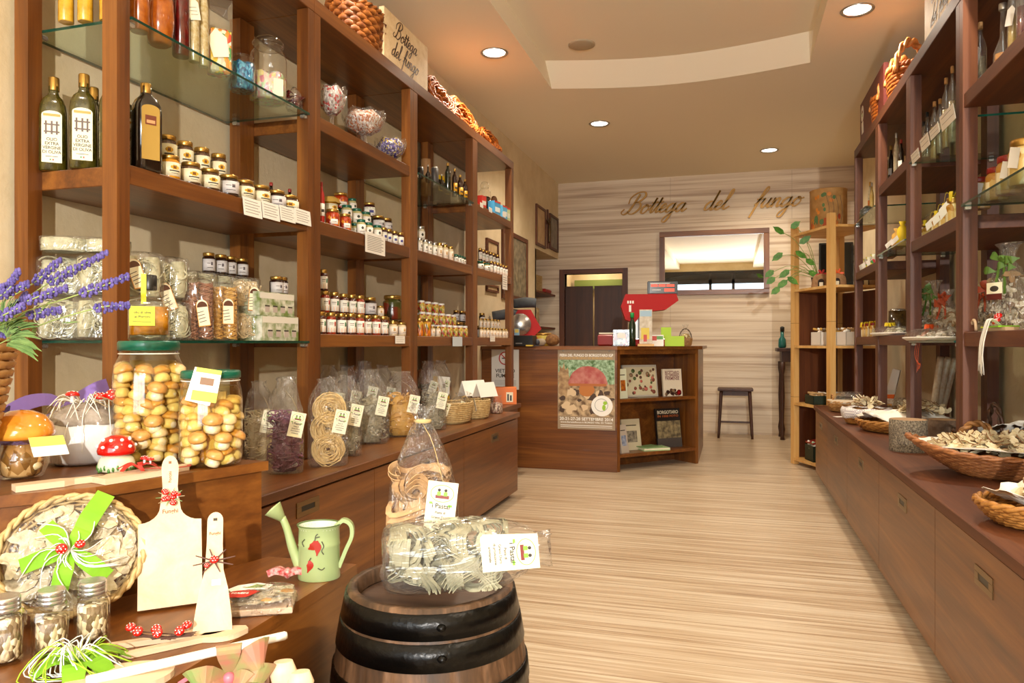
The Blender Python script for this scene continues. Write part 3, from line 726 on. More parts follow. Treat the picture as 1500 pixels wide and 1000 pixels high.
def crumple(a, b, h, mat, amp=.02, n=40, rings=7, lip=.0, dome=0, seed=0, z0=.0):
    """loose paper or cloth lying in a basket: a wavy bowl or mound with a ragged edge"""
    q = MB(); P = []; F = []
    for k in range(rings + 1):
        f = k / rings
        for i in range(n):
            t = 2 * pi * i / n; nn = mnoise.noise(Vector((cos(t) * 1.7 + seed, sin(t) * 1.7, f * 2.2)))
            n2 = mnoise.noise(Vector((cos(t) * 5 + seed, sin(t) * 5, f * 5 + 9)))
            rr = f * (1 + .10 * nn * f + (lip * n2 if k == rings else 0))
            z = z0 + h * (f ** 2.4) + dome * (1 - f * f) + amp * (nn + .5 * n2) * min(1, f * 1.5)
            P.append((a * rr * cos(t), b * rr * sin(t), z))
    for k in range(rings):
        for i in range(n): j = (i + 1) % n; F.append((k * n + i, k * n + j, (k + 1) * n + j, (k + 1) * n + i))
    m = len(P); P2 = P + [(x, y, z - .0015) for x, y, z in P]
    F2 = F + [tuple(reversed([i + m for i in f])) for f in F] + [(rings * n + i, m + rings * n + i, m + rings * n + (i + 1) % n, rings * n + (i + 1) % n) for i in range(n)]
    return q.add(P2, F2, mat, smooth=True)
PAPER = pm('kitchen_paper', 'efe8da', .8, bump=.3, bscale=60)

# ---- pasta
def strands(q, mat, n, box, ln=.09, w=.006, t=.0012, seed=1, flat=True, curl=1.0, pts=9):
    rnd = random.Random(seed); sx, sy, sz = box
    for _ in range(n):
        c = Vector((rnd.uniform(-1, 1) * sx * .68, rnd.uniform(-1, 1) * sy * .68, rnd.uniform(.08, .92) * sz)); rad = rnd.uniform(.35, 1) * min(ln / 2.4, sx * .8, sz * .45)
        Mx = Matrix.Rotation(rnd.uniform(0, 2 * pi), 3, 'Z') @ Matrix.Rotation(rnd.uniform(-1.2, 1.2), 3, 'X'); a0 = rnd.uniform(0, 6.28); sp = rnd.uniform(1.6, 4.6) * curl
        P = []
        for i in range(pts):
            a = a0 + sp * i / (pts - 1); p = c + Mx @ Vector((cos(a) * rad, sin(a) * rad * .7, (i / pts - .5) * .012))
            P.append((max(-sx * .93, min(sx * .93, p.x)), max(-sy * .93, min(sy * .93, p.y)), max(.004, min(sz, p.z))))
        if flat: q.sweep(P, w, mat, t=t)
        else: q.sweep(P, w / 2, mat, seg=5)
    return q
def nests(q, mat, cs, r, seed=3, loops=9, w=.0045, flat=False, t=.0012):
    rnd = random.Random(seed)
    for c in cs:
        for k in range(loops):
            rr = r * (.10 + .90 * (k + 1) / loops); tx, ty = rnd.uniform(-.25, .25), rnd.uniform(-.25, .25); P = []
            for i in range(16):
                a = 2 * pi * i / 16; P.append((c[0] + rr * cos(a), c[1] + rr * sin(a) * tx * .6 + rnd.uniform(-.004, .004) - .3 * r + .5 * rr * 0, c[2] + rr * sin(a) + .002 * sin(3 * a + k)))
            P = [(x, max(c[1] - r * .6, min(c[1] + r * .6, y + rnd.uniform(-.012, .012) * (r / .04))), z) for x, y, z in P]
            if flat: q.sweep(P, w, mat, t=t, closed=True)
            else: q.sweep(P, w / 2, mat, seg=5, closed=True)
    return q
def bundles(q, mat, n, box, w, t, rads, nb=5, seed=1, squash=.75):
    """skeins of flat ribbons running side by side"""
    rnd = random.Random(seed); bx, by, z0, z1 = box
    for _ in range(n):
        c = Vector((rnd.uniform(-bx, bx) * .6, rnd.uniform(-by, by) * .6, rnd.uniform(z0, z1))); rad = rnd.uniform(*rads); ti = rnd.choice((0, 0, pi / 2)) + rnd.uniform(-.7, .7)
        Mx = Matrix.Rotation(rnd.uniform(0, 6.3), 3, 'Z') @ Matrix.Rotation(ti, 3, 'X'); a0 = rnd.uniform(0, 6.3); sp = rnd.uniform(1.6, 4.0); cv = rnd.uniform(-.02, .02)
        for j in range(nb):
            P = []; ro = rad * (1 + .10 * (j % 2)); dz = (j - nb / 2) * w * .92
            for i in range(11):
                a = a0 + sp * i / 10 + .05 * j; p = c + Mx @ Vector((cos(a) * ro, sin(a) * ro * squash, dz + cv * sin(i * .6)))
                P.append((max(-bx, min(bx, p.x)), max(-by, min(by, p.y)), max(z0 * .3 + .003, min(z1 * 1.06, p.z))))
            q.sweep(P, w, mat, t=t, up=tuple(Mx @ Vector((1, .3, 0))))
def card(w, h, fold=False, mat=CREAM, art=True, text=('i Pastai',)):
    """swing tag facing -y, hanging from its top edge, with its print"""
    q = MB(); q.box(-w / 2, w / 2, -.0008, 0, -h, 0, mat)
    if fold: q.box(-w / 2, w / 2, 0, .0008, -h, 0, mat, TR(0, 0, 0, rx=R(14)))
    if art:
        g = pm('print_leaf_green', '7cae3a', .5); br = pm('print_maroon', '7a3028', .5); s_ = w / .055
        P = [(.021 * s_ * cos(a), -.0012, -h * .22 + .021 * s_ * .72 * sin(a)) for a in [2 * pi * i / 28 for i in range(28)]]
        q.sweep(P, .0006 * s_, g, seg=4, closed=True)
        q.box(-.012 * s_, .013 * s_, -.0014, -.0008, -h * .22 - .009 * s_, -h * .22 - .003 * s_, br)
        for x in (-.006, .006):
            q.box((x - .0035) * s_, (x + .0035) * s_, -.0016, -.0008, -h * .22 - .004 * s_, -h * .22 + .003 * s_, g); q.ell(((x) * s_, -.0012, -h * .22 + .006 * s_), (.003 * s_, .0005, .003 * s_), INK, 8, 4)
        q.box(-.022 * s_, -.016 * s_, -.0013, -.0008, -h * .22 - .020 * s_, -h * .22 - .016 * s_, g); q.box(.012 * s_, .020 * s_, -.0013, -.0008, -h * .22 - .023 * s_, -h * .22 - .019 * s_, g)
        q.text(text[0], .012 * s_, INK, TR(0, -.0009, -h * .46, rx=pi / 2))
        for i, l in enumerate(text[1:]): q.text(l, .0062 * s_, INK, TR(0, -.0009, -h * (.58 + .09 * i), rx=pi / 2))
    return q
PTX = ('i Pastai', 'Pasta di', 'Grano Duro', 'di produzione', 'artigianale')
def bag_design(pasta, h=.36, w=.13, fill=.6, tagat=(.045, .64), tagsz=(.055, .095), tilt=12, sy=.72, neck=False):
    rx = w / 2; o = Vector((random.random() * 9, 0, 0))
    def jit(a, k, r, z):
        f = z / h; a2 = .05 + 1.1 * max(0, f - .62)
        return r * (1 + a2 * mnoise.noise(Vector((cos(a) * 2.2, sin(a) * 2.2, z * 16)) + o * 3) + (.16 * cos(5 * a + 1) if f > .93 else 0)), z + .01 * mnoise.noise(Vector((cos(a), sin(a), z * 9)) + o) * (1 if .02 < f else 0)
    if neck: prof = [(.9, 0), (1, .03), (1.02, .12), (1, .25), (.96, .40), (.86, .55), (.70, .68), (.52, .78), (.34, .86), (.20, .915), (.22, .95), (.34, 1.0)]
    else: prof = [(.92, 0), (1, .03), (1.02, .15), (1, .3), (1, .45), (1, .55), (.94, .66), (.82, .76), (.66, .85), (.50, .92), (.40, .96), (.46, 1.0)]
    c = MB(); c.lathe([(r * rx, z * h) for r, z in prof], CELLO2, 30, sq=1.2 if not neck else .6, sy=sy, jit=jit)
    p = [('wrapper', c, []), ('pasta', pasta, [])]
    tg = card(tagsz[0], tagsz[1], text=PTX); me = MB()
    T = TR(tagat[0] * w / .13, -rx * sy - .012, h * tagat[1], R(-8), rx=R(-4), ry=R(tilt)); me.add(tg.v, [], CREAM)
    me = MB(); me.v = [tuple(T @ Vector(v)) for v in tg.v]; me.f = tg.f; me.mi = tg.mi; me.mats = tg.mats; me.sm = tg.sm
    s_ = MB(); tp = T @ Vector((0, 0, -.004)); s_.sweep([(0, -.01, h * (.90 if neck else .86)), (tp.x * .5, -rx * sy * .75, h * (.80 if neck else .78)), tuple(tp)], .0009, STR, seg=4)
    if neck: s_.lathe([(rx * .21, h * .905), (rx * .24, h * .915), (rx * .21, h * .925)], STR, 14, TR(s=(1, sy + .1, 1)), caps=False)
    p += [('tag', me, []), ('string', s_, [])]
    return p
PAST = {'beige': pm('pasta_beige', 'd6c096', .6), 'purple': pm('pasta_purple', '8a566a', .6, var='6e4054', vscale=60), 'cream': pm('pasta_cream', 'e8c888', .55), 'grey': pm('pasta_grey', 'aca184', .6, var='867f66', vscale=80),
        'egg': pm('pasta_egg', 'd2a044', .55), 'brown': pm('pasta_brown', 'c09a6e', .6, var='a8845c', vscale=40), 'sage': pm('pasta_sage', 'cdc8a6', .6, var='b0ab88', vscale=50), 'red': pm('pasta_red', 'a06a4a', .6)}
def pasta_bag(style, col, label, px, X=None, Y=None, h=.36, w=.13, seed=1, xy=None, group='bagged pasta along the left worktop', rz=None, tilt=12, fill=.68):
    w *= 1.12; q = MB(); m = PAST[col]; box = (w / 2, w / 2 * .7, h * fill)
    if style == 'tangle': strands(q, m, 260, box, w=.0045, seed=seed, flat=False, pts=8)
    elif style == 'ribbon': strands(q, m, 170, box, w=.009, t=.0016, seed=seed, pts=9)
    elif style == 'nest': nests(q, m, [(0, -.004, w * .42), (-.004, -.004, w * .42 + .085), (.004, -.004, w * .42 + .165)], w * .42, seed=seed, loops=30, w=.0036)
    if style != 'nest': q.lathe([(w * .30, .006), (w * .36, h * fill * .3), (w * .34, h * fill * .7), (w * .16, h * fill * .9)], m, 14, TR(s=(1, .72, 1)), jit=lambda a, k, r, z: (r * (1 + .12 * sin(5 * a + k)), z))
    x, y = xy; rz = math.atan2(x - 0, y - 0) * -1 + R(4) if rz is None else rz
    return put(bake(bag_design(q, h, w, tilt=tilt)), 'pasta_bag', label, 'bag of pasta', TR(x, y, ZL + .0008, rz), group)
pasta_bag('tangle', 'beige', 'narrow clear bag of beige pasta next to the jars in oil', 375, xy=(-1.93, 2.70), h=.34, w=.11, seed=4)
pasta_bag('tangle', 'purple', 'clear bag of purple pasta strands with cream tag', 416, xy=(-1.67, 2.50), h=.37, w=.125, seed=5)
pasta_bag('nest', 'cream', 'clear bag of round golden pasta nests', 463, xy=(-1.60, 2.70), h=.36, w=.145, seed=6)
pasta_bag('tangle', 'grey', 'slim bag of dark grey-green pasta beside the golden nests', 503, xy=(-1.66, 2.96), h=.36, w=.12, seed=7)
pasta_bag('ribbon', 'grey', 'wide bag of grey mushroom tagliatelle, fifth along the worktop', 537, xy=(-1.75, 3.36), h=.37, w=.165, seed=8)
pasta_bag('ribbon', 'egg', 'wide bag of yellow egg pappardelle, sixth along the worktop', 580, xy=(-1.72, 3.66), h=.35, w=.18, seed=9)
pasta_bag('tangle', 'grey', 'last small grey pasta bag before the oval wicker basket', 611, xy=(-1.67, 4.0), h=.34, w=.13, seed=10)
for i, (px, X, h, lb) in enumerate([(482, -2.0, .39, 'back-row pasta bag peeking out behind the golden nests'), (508, -2.03, .38, 'back-row pasta bag behind the slim grey one'), (533, -2.02, .40, 'back-row pasta bag with tall crumpled top, in the middle'),
        (560, -2.03, .37, 'back-row pasta bag behind the yellow pappardelle bag')]):
    pasta_bag('tangle', ['beige', 'grey', 'grey', 'beige'][i], lb, px, xy=(X, onX(px, X)), h=h, w=.13, seed=20 + i, fill=.5)
for i, (px, lb) in enumerate([(628, 'dark grey-brown bag of dried mushrooms, left one of the pair'), (646, 'dark grey-brown bag of dried mushrooms, right one of the pair')]):
    q = MB(); strands(q, pm('dried_black_mushroom', '4a3f34', .8, var='7a6a54', vscale=60), 90, (.07, .045, .24), w=.016, t=.004, seed=31 + i, pts=6)
    put(bake(bag_design(q, .38, .15, tilt=18)), 'mushroom_bag', lb, 'bag of mushrooms', TR(-2.0, onX(px, -2.0), ZL, R(15)), 'dark mushroom bags')

# ---- nearest left bay: packs on the lower glass
def pack_design(col, w=.13, dp=.10, h=.14, n=46, seed=1, tag=None, vertical=False, tw=.042, th=.095):
    q = MB(); rnd = random.Random(seed); m = PAST[col]
    for c_ in range(2):
        cx = (-.25 + .5 * c_) * w
        for k in range(n + 26):
            a = rnd.random(); P = []
            f = rnd.uniform(.06, 1.04) ** .8 if not vertical else 1; r0 = w * .245 * f; r1 = h * .47 * f; yy = -dp * .42 + dp * .84 * a; ph = rnd.uniform(-.3, .3)
            if vertical:   # bundles folded over, seen from the side of their loops
                zz = .01 + (h - .02) * k / (n + 26)
                P = [(cx + r0 * rnd.uniform(.98, 1.03) * cos(2 * pi * i / 12 + ph), dp * .44 * sin(2 * pi * i / 12 + ph), zz + .006 * sin(4 * pi * i / 12 + k)) for i in range(12)]
            else:
                a0 = rnd.uniform(0, 6.3); sp = rnd.uniform(2.2, 4.2); ccx = rnd.uniform(-.28, .28) * w; ccz = h * rnd.uniform(.3, .7); rr = rnd.uniform(.25, .62) * min(w * .45, h * .62)
                P = [(max(-w * .46, min(w * .46, ccx + rr * 1.05 * cos(a0 + sp * i / 9))), yy + .007 * sin(i * .8 + k), max(.004, min(h * .99, ccz + rr * sin(a0 + sp * i / 9)))) for i in range(10)]
                q.sweep(P, .0056, m, t=.0018); continue
            q.sweep(P, .0042, m, t=.0018, closed=True)
        q.lathe([(w * .19, .01), (w * .21, h * .5), (w * .17, h - .012)], m, 12, TR(cx, 0, 0, s=(1, dp * .36 / (w * .19), 1)))
    o = Vector((seed * 3.1, 0, 0)); c = MB()
    c.lathe([(w * .47, 0), (w * .5, h * .06), (w * .5, h * .5), (w * .5, h * .94), (w * .44, h * 1.0), (w * .15, h * 1.04)], CELLO, 26, sq=4, sy=dp / w, jit=lambda a, k, r, z: (r * (1 + .05 * mnoise.noise(Vector((cos(a) * 3, sin(a) * 3, z * 20)) + o)), z))
    P = [('wrapper', c, []), ('pasta', q, [])]
    if tag:
        t = MB(); n_ = 12; prof = [(-tw / 2, 0), (tw / 2, 0)] + [(tw / 2 * cos(pi * i / n_), th * .78 + tw / 2 * sin(pi * i / n_)) for i in range(n_ + 1)]
        TT = TR(tag[0], -dp * .53, tag[1], ry=R(tag[2]), rx=pi / 2); t.prism(prof, 0, .001, pm('tag_orange_edge', 'd99840', .5), TT)
        t.prism([(x * .9, .003 + y * .965) for x, y in prof], .001, .0014, CREAM, TT)
        t.prism([(tw / 2 * .86 * cos(pi * i / n_), th * .72 + tw / 2 * .95 * sin(pi * i / n_)) for i in range(n_ + 1)], .0014, .0018, pm('tag_brown', '5a3420', .5), TT)
        for i in range(4): t.box(-tw * .3, tw * .28, th * (.18 + .12 * i), th * (.18 + .12 * i) + .0022, .0014, .0017, INK, TT @ TR(rz=R(10)))
        P.append(('tag', t, []))
    return P
gp = 'stacked packs of dried pasta on the lower glass'
Zg = Z3 + .0006
def pack(px, X, z, col, w, dp, h, label, seed, tag=None, vertical=False, rz=R(58)):
    put(bake(pack_design(col, w, dp, h, seed=seed, tag=tag, vertical=vertical)), 'pasta_pack', label, 'pack of pasta', TR(X, onX(px, X) if px else 0, Zg + z, rz), gp)
for i, (x, y, z, w, h, lb) in enumerate([(-2.07, 1.86, 0, .145, .135, 'grey ribbon pasta pack at the left end, bottom of the stack, against the wall side'), (-1.915, 1.86, 0, .14, .135, 'grey ribbon pasta pack at the left end, bottom, beside the nearest post'),
        (-2.07, 1.87, .142, .145, .125, 'grey ribbon pasta pack at the left end, second layer by the wall'), (-1.915, 1.87, .142, .14, .12, 'grey ribbon pasta pack, second layer beside the nearest post'), (-1.99, 1.88, .277, .25, .05, 'grey ribbon pasta pack lying across the top of the left stack')]):
    put(bake(pack_design('sage', w, .115, h, seed=40 + i, vertical=(i == 4))), 'pasta_pack', lb, 'pack of pasta', TR(x, y, Zg + z, R(38)), gp)
pack(208, -1.84, 0, 'sage', .13, .09, .125, 'grey-green pasta pack on the glass just right of the nearest post, lower', 50)
pack(206, -1.85, .133, 'sage', .13, .09, .15, 'tagged grey pasta pack stacked upright right behind the nearest post', 51, tag=(-.01, .035, -18))
pack(247, -1.85, 0, 'sage', .13, .09, .13, 'grey-green looped pasta pack below the leaning tag, lower', 52)
pack(246, -1.86, .138, 'sage', .125, .09, .145, 'grey-green pasta pack with big slanted orange-edged tag', 53, tag=(.0, -.035, -20))
pack(289, -1.83, 0, 'red', .10, .08, .215, 'reddish pasta pack with small arched tag', 54, tag=(.012, .05, -8), vertical=True)
pack(325, -1.83, 0, 'egg', .105, .08, .21, 'yellow pasta pack with arched tag in the middle', 55, tag=(.008, .06, 0), vertical=True)
pack(362, -1.85, 0, 'beige', .11, .08, .12, 'grey-beige pasta pack beside the green boxes, lower', 56)
pack(359, -1.86, .128, 'beige', .11, .08, .12, 'grey-beige pasta pack with arched tag beside the green boxes, upper', 57, tag=(.015, -.01, 4))
for i, px in enumerate([283, 312, 342]):
    pack(px, -2.0, .0, 'sage', .15, .1, .15, 'hidden grey pasta pack at the back, %s' % ['left', 'middle', 'right'][i], 60 + i, rz=R(80))
    pack(px, -2.0, .157, 'sage', .15, .1, .11, 'flat grey pasta pack in the back row on top, %s' % ['left', 'middle', 'right'][i], 63 + i, vertical=True, rz=R(80))
row('dark', -2.02, Zg + .157 + .116, 306, 353, 4, .08, 'small dark jam jar', 'standing on the back pasta packs', 'dark jam jars at the back of the lower glass')
def gbox(px0, px1, X, z, h, lb):
    y0, y1 = onX(px0, X), onX(px1, X); q = MB(); m = pm('box_meadow', '6f8240', .5, var='d8d6c4', vscale=26)
    q.box(X - .14, X, y0, y1, z, z + h, m, b=.001); q.box(X, X + .0006, y0 + .004, y1 - .004, z + h * .72, z + h * .97, pm('box_sky', 'ddd8ca', .5))
    for k in range(4):
        yy = y0 + (y1 - y0) * (.15 + .22 * k); q.box(X, X + .001, yy, yy + .03, z + h * .15, z + h * .38, pm('box_print', 'b8aaa0', .5)); q.box(X, X + .0013, yy, yy + .03, z + h * .38, z + h * .44, INK)
    tagit(link('gift_box', q.mesh('gift_box')), lb, 'box', 'green meadow-print boxes')
gbox(384, 437, -1.775, Zg, .10, 'green meadow-print box of jars, lower one')
gbox(380, 431, -1.785, Zg + .101, .095, 'green meadow-print box of jars, upper one')
for i, px in enumerate((405, 418, 431)): one('dark', -1.87, Zg + .197, px, 20 if i < 2 else 14, .078, 'dark jar on the green boxes, %s' % ['left', 'middle', 'right half hidden by the post'][i], 'dark jars on the green boxes')

# ---- nearest left bay: top glass
AM = gloss('amber_liqueur', '9c4a10', 'b8641a'); DR = gloss('dark_red_liqueur', '4a0c0a', '640f0c'); GY = gloss('golden_oil_tube', 'b98a1a', 'd0a430')
def plain_bottle(px, X, Z, wpx, h, mat, cap, label, name='liqueur_bottle', prof='slim', side=-1, tag=False, cat='bottle', group=None, lab=None):
    y = onX(px, X); r = wpx / 2 * dep(X, y) / FPX; y = keep(y, r, side)
    pr = {'slim': [(r * .9, 0), (r, .004), (r, h * .66), (r * .8, h * .74), (r * .42, h * .82), (r * .38, h * .9)],
          'flask': [(r * .6, 0), (r * .8, .006), (r, h * .25), (r * .92, h * .45), (r * .4, h * .62), (r * .28, h * .7), (r * .26, h * .9)],
          'tube': [(r * .95, 0), (r, .003), (r, h * .93), (r * .7, h * .95)]}[prof]
    ls = []
    if tag:
        t = MB(); t.prism([(-.018, 0), (.018, 0), (.022, .06), (0, .085), (-.022, .06)], 0, .001, CREAM, TR(0, -r - .003, h * .42, ry=R(-14), rx=pi / 2))
        for k in range(3): t.box(-.012, .012, .018 + .012 * k, .0195 + .012 * k, .001, .0013, INK, TR(0, -r - .003, h * .42, ry=R(-14), rx=pi / 2))
        ls.append(('tag', t))
    if lab:
        t = MB(); t.patch(r * 1.01, A0 - R(60), A0 + R(60), h * .18, h * .48, lab, 8); t.patch(r * 1.02, A0 - R(30), A0 + R(30), h * .27, h * .34, INK, 5); ls.append(('label', t))
    return put(bake(bottle_design(pr, mat, cap, (h * .9, h), labels=ls)), name, label, cat, TR(X, y, Z + .0006, FL if side < 0 else FR), group)
for i, (x, y) in enumerate([(-1.985, 1.80), (-1.925, 1.815), (-1.855, 1.83)]):
    q = MB(); q.lathe([(.021, 0), (.022, .003), (.022, .26), (.012, .29), (.011, .34)], GY, 14, jit=lambda a, k, r, z: (r * (1 + .06 * cos(9 * a)), z)); c = MB(); c.lathe([(.014, .335), (.014, .37)], CORK, 10)
    put(bake([('tube', q, [('stopper', c)])]), 'golden_bottle', 'slim ribbed golden bottle left of the nearest post, %s' % ordn(i, 3), 'bottle', TR(x, y, Z1 + .0006), 'slim golden bottles')
plain_bottle(204, -1.82, Z1, 26, .33, AM, GOLD, 'amber liqueur bottle with tag, partly behind the nearest post', tag=True)
plain_bottle(234, -1.84, Z1, 40, .34, AM, GOLD, 'round-bellied amber flask with white tag on the top glass', prof='flask', tag=True)
plain_bottle(265, -1.84, Z1, 24, .34, DR, GOLD, 'dark red liqueur bottle on the top glass')
CLR = gloss('pale_grappa', 'c9ba92', 'b49c62', 90)
plain_bottle(284, -1.83, Z1, 15, .34, CLR, CORK, 'clear ribbed bottle beside the dark red one', tag=True)
plain_bottle(298, -1.83, Z1, 14, .33, CLR, CORK, 'clear ribbed bottle beside the candy block', tag=False)
CANDY = mosaic('mixed_sweets', ['e8c020', 'd83820', '2c8a3c', 'e88a20', 'e8dcc0'], 75); CBL = mosaic('blue_sweets', ['1c7ab0', '3a9cc8', '125c90', '5cb4d8'], 130); CPA = mosaic('pastel_sweets', ['d8c0b0', 'd88c94', 'b4cca4', 'e0d4bc', 'c0b0c8', 'dccc8c'], 75)
y = onX(324, -1.83); g = MB(); g.box(-.04, .04, -.04, .04, 0, .28, JG, b=.003); s_ = MB(); s_.box(-.036, .036, -.036, .036, .004, .17, CANDY, b=.008)
t = MB(); t.prism([(-.028, 0), (.028, 0), (.034, .07), (0, .105), (-.034, .07)], 0, .001, CREAM, TR(0, -.042, .06, ry=R(-12), rx=pi / 2))
put(bake([('container', g), ('sweets', s_), ('tag', t)]), 'candy_container', 'tall square clear container of mixed coloured sweets with cream tag', 'candy container', TR(-1.84, y, Z1 + .0006, R(50)))
def glassjar(r, h, con, fill, lidded=True, neck=.72):
    g = MB(); g.lathe([(r * .8, 0), (r * .97, .006), (r, .02), (r, h * .62), (r * .92, h * .72), (r * neck, h * .78), (r * neck, h * .82), (r * (neck + .06), h * .83)], JG, 28)
    s_ = MB(); s_.lathe([(r * .78, .004), (r * .95, .012), (r * .96, h * fill), (r * .6, h * (fill + .04)), (.001, h * (fill + .06))], con, 22, jit=lambda a, k, rr, z: (rr, z + (.01 * sin(5 * a + 1) if k >= 2 else 0)))
    P = [('glass', g, []), ('sweets', s_, [])]
    if lidded:
        l = MB(); l.lathe([(r * neck * .96, h * .80), (r * (neck + .1), h * .835), (r * (neck + .13), h * .86), (r * neck, h * .92), (r * .45, h * .97), (.001, h)], JG, 28); P.append(('stopper', l, []))
    return P
y = onX(357, -1.86); put(bake(glassjar(.052, .17, CBL, .62, False, .8)), 'candy_jar', 'open round glass jar of bright blue sweets', 'candy jar', TR(-1.87, y, Z1 + .0006))
y = onX(396, -1.84); q = glassjar(.075, .285, CPA, .38, True, .74); t = MB(); t.cbox((0.02, -.077, .05), (.04, .001, .07), CREAM); q.append(('tag', t, []))
put(bake(q), 'candy_jar', 'large glass apothecary jar of pastel sweets with domed stopper', 'candy jar', TR(-1.85, y, Z1 + .0006, R(50)))
q = MB(); strands(q, DR, 14, (.035, .03, .08), w=.012, t=.003, seed=3, pts=6); put(bake([('wrapper', MB().lathe([(.03, 0), (.036, .01), (.03, .07), (.008, .1)], CELLO, 18), []), ('sweets', q, [])]), 'candy_pouch', 'small clear pouch of dark sweets beside the second post', 'candy pouch', TR(-1.80, onX(431, -1.80), Z1 + .0006))

# small items of the upper board
q, r_ = basket(.065, .045, .05, WICKL, 5, .8, 24, .004); c = MB(); c.lathe([(.06, .04), (.07, .06), (.06, .09), (.02, .115), (.03, .13)], CELLO2, 20, sy=.7, jit=lambda a, k, r, z: (r * (1 + .12 * sin(4 * a + k)), z))
put(bake([('weave', q), ('rim', r_), ('wrapper', c)]), 'gift_basket', 'little pale basket wrapped in cellophane behind the truffle jars', 'basket', TR(-1.93, onX(362, -1.93), Z2 + .001, R(70)))
for i, px in enumerate((404, 418)): plain_bottle(px, -1.93, Z2, 11, .155, OILD, REDLID, 'small dark bottle with red cap, %s of two behind the jars' % ['left', 'right'][i], prof='slim', group='small red-capped bottles')

# ---- price cards hung on shelf edges
def note(px0, px1, py0, py1, X, label, rows=5, mat=WHITE, tilt=0, side=-1, back=0):
    y0, y1 = onX(px0, X), onX(px1, X)
    ym = (y0 + y1) / 2; zt, zb = zat(py0, X, ym), zat(py1, X, ym); w_, h_ = abs(y1 - y0), zt - zb
    q = MB(); q.box(-w_ / 2, w_ / 2, -.0007, 0, -h_, 0, mat)
    for i in range(rows): q.box(-w_ * .4, w_ * (.4 if i % 2 else .3), -.0011, -.0007, -h_ * (.16 + .78 * (i + .2) / rows), -h_ * (.16 + .78 * (i + .2) / rows) + h_ * .035, pm('faint_print', '9c948a', .6))
    rz = R(90) if side < 0 else R(-90)
    tagit(link('price_card', q.mesh('price_card'), None, TR(X, ym, zt, rz, rx=R(-tilt))), label, 'price card', 'price cards on the shelf edges')
for i, (a, c, t, b_) in enumerate([(355, 382, 291, 318), (383, 408, 297, 322), (409, 431, 303, 325), (431, 454, 307, 329)]):
    note(a, c, t, b_, XS + .003 + .0015 * i, 'white price card under the truffle jars, %s' % ordn(i, 4), tilt=6)
note(535, 564, 343, 372, XS + .003, 'larger printed note on the board of green-lidded jars', 9)
note(579, 593, 492, 503, XS + .003, 'small white card under the orange-label sauce jars', 3)
note(663, 677, 493, 507, XS + .003, 'pale blue torn card under the pickle jars', 0, pm('card_blue', 'c8d4dc', .6))
note(718, 725, 492, 500, XS + .003, 'small white card on the bottom board of the narrow bay', 2)
note(736, 743, 403, 424, XS + .003, 'narrow hanging card beside the last post of the left shelving', 5)
for i, px in enumerate((705.5, 718.5, 738.5)): note(px - 2.3, px + 2.3, 297 + 7 * i, 304 + 7 * i, XS + .003, 'tiny white price tag under the blue cartons, %s' % ordn(i, 3), 0)

# ---- second left bay
def bowl(px, X, Z, r, h, foot, con, conmat, label, scallop=8):
    g = MB(); g.lathe([(r * .45, 0), (r * .5, .004), (r * .16, .014), (r * .14, foot), (r * .4, foot + .012), (r * .8, foot + (h - foot) * .35), (r * .97, foot + (h - foot) * .75), (r, h)], glass('cut_glass', (.96, .96, .96), 1.2, .06, alpha=.03, base=.05, bump=.8, bscale=60), 32,
              jit=lambda a, k, rr, z: (rr * (1 + (.025 * cos(scallop * 2 * a) if k > 3 else 0)), z + (.008 * cos(scallop * a) if k == 7 else 0)), caps=False)
    s_ = MB(); s_.lathe([(r * .38, foot + .014), (r * .76, foot + (h - foot) * .35), (r * .9, foot + (h - foot) * .7), (r * .6, h * 1.02), (.001, h * 1.06)], conmat, 22, jit=lambda a, k, rr, z: (rr, z + .006 * sin(4 * a + k)))
    put(bake([('bowl', g), ('sweets', s_)]), 'candy_bowl', label, 'candy bowl', TR(X, onX(px, X), Z + .0006), 'cut glass candy bowls')
bowl(486, -1.83, Z4, .072, .20, .07, 1, mosaic('clear_pink_sweets', ['d8ccc4', 'c4b8b0', 'c83c40', 'e4dcd4', '9c9088'], 130), 'tall footed cut glass bowl of clear and pink sweets')
bowl(533, -1.81, Z4, .112, .165, .05, 1, mosaic('amber_sweets', ['b86c3c', 'd8c4b0', 'e0d6cc', 'a85830', 'c4b4a8'], 130), 'widest cut glass bowl, filled with amber sweets')
bowl(572, -1.83, Z4, .09, .12, .012, 1, mosaic('violet_sweets', ['3c2c78', '5c48a0', 'd8c040', '2c205c', 'c8c0d0'], 130), 'low cut glass bowl of violet and yellow sweets')
GG = 'preserve jars on the middle board of the second bay'
plain_bottle(471, -1.80, Z2, 9, .19, pm('red_carton', 'a82014', .4), REDLID, 'slim red bottle at the left end of the second bay', lab=LBW)
one('orange', -1.81, Z2, 487, 21, .085, 'jar of orange stuffed peppers, left one, second bay', GG); one('orange', -1.81, Z2, 505, 19, .082, 'jar of orange stuffed peppers, right one, second bay', GG)
row('green', -1.81, Z2, 528, 552, 3, .08, 'green-lidded cream jar', 'front row, second bay', GG); row('purple', -1.81, Z2, 562, 590, 4, .08, 'jar with violet-banded label', 'front row, second bay', GG)
row('green', -1.90, Z2, 482, 536, 4, .08, 'green-lidded jar at ground level', 'behind the peppers, second bay', GG); row('dark', -1.90, Z2, 552, 572, 2, .08, 'dark jar at ground level', 'behind the violet labels, second bay', GG)
row('green', -1.90, Z2 + .0815, 508, 536, 3, .08, 'green-lidded jar', 'second layer, second bay', GG); row('dark', -1.90, Z2 + .0815, 554, 571, 2, .085, 'dark gold-lidded jar', 'second layer, second bay', GG)
o = one('truffle_pale', -1.90, Z2 + .0815, 484, 21, .085, 'amber jar under a straw-coloured cloth cap, second bay', GG)
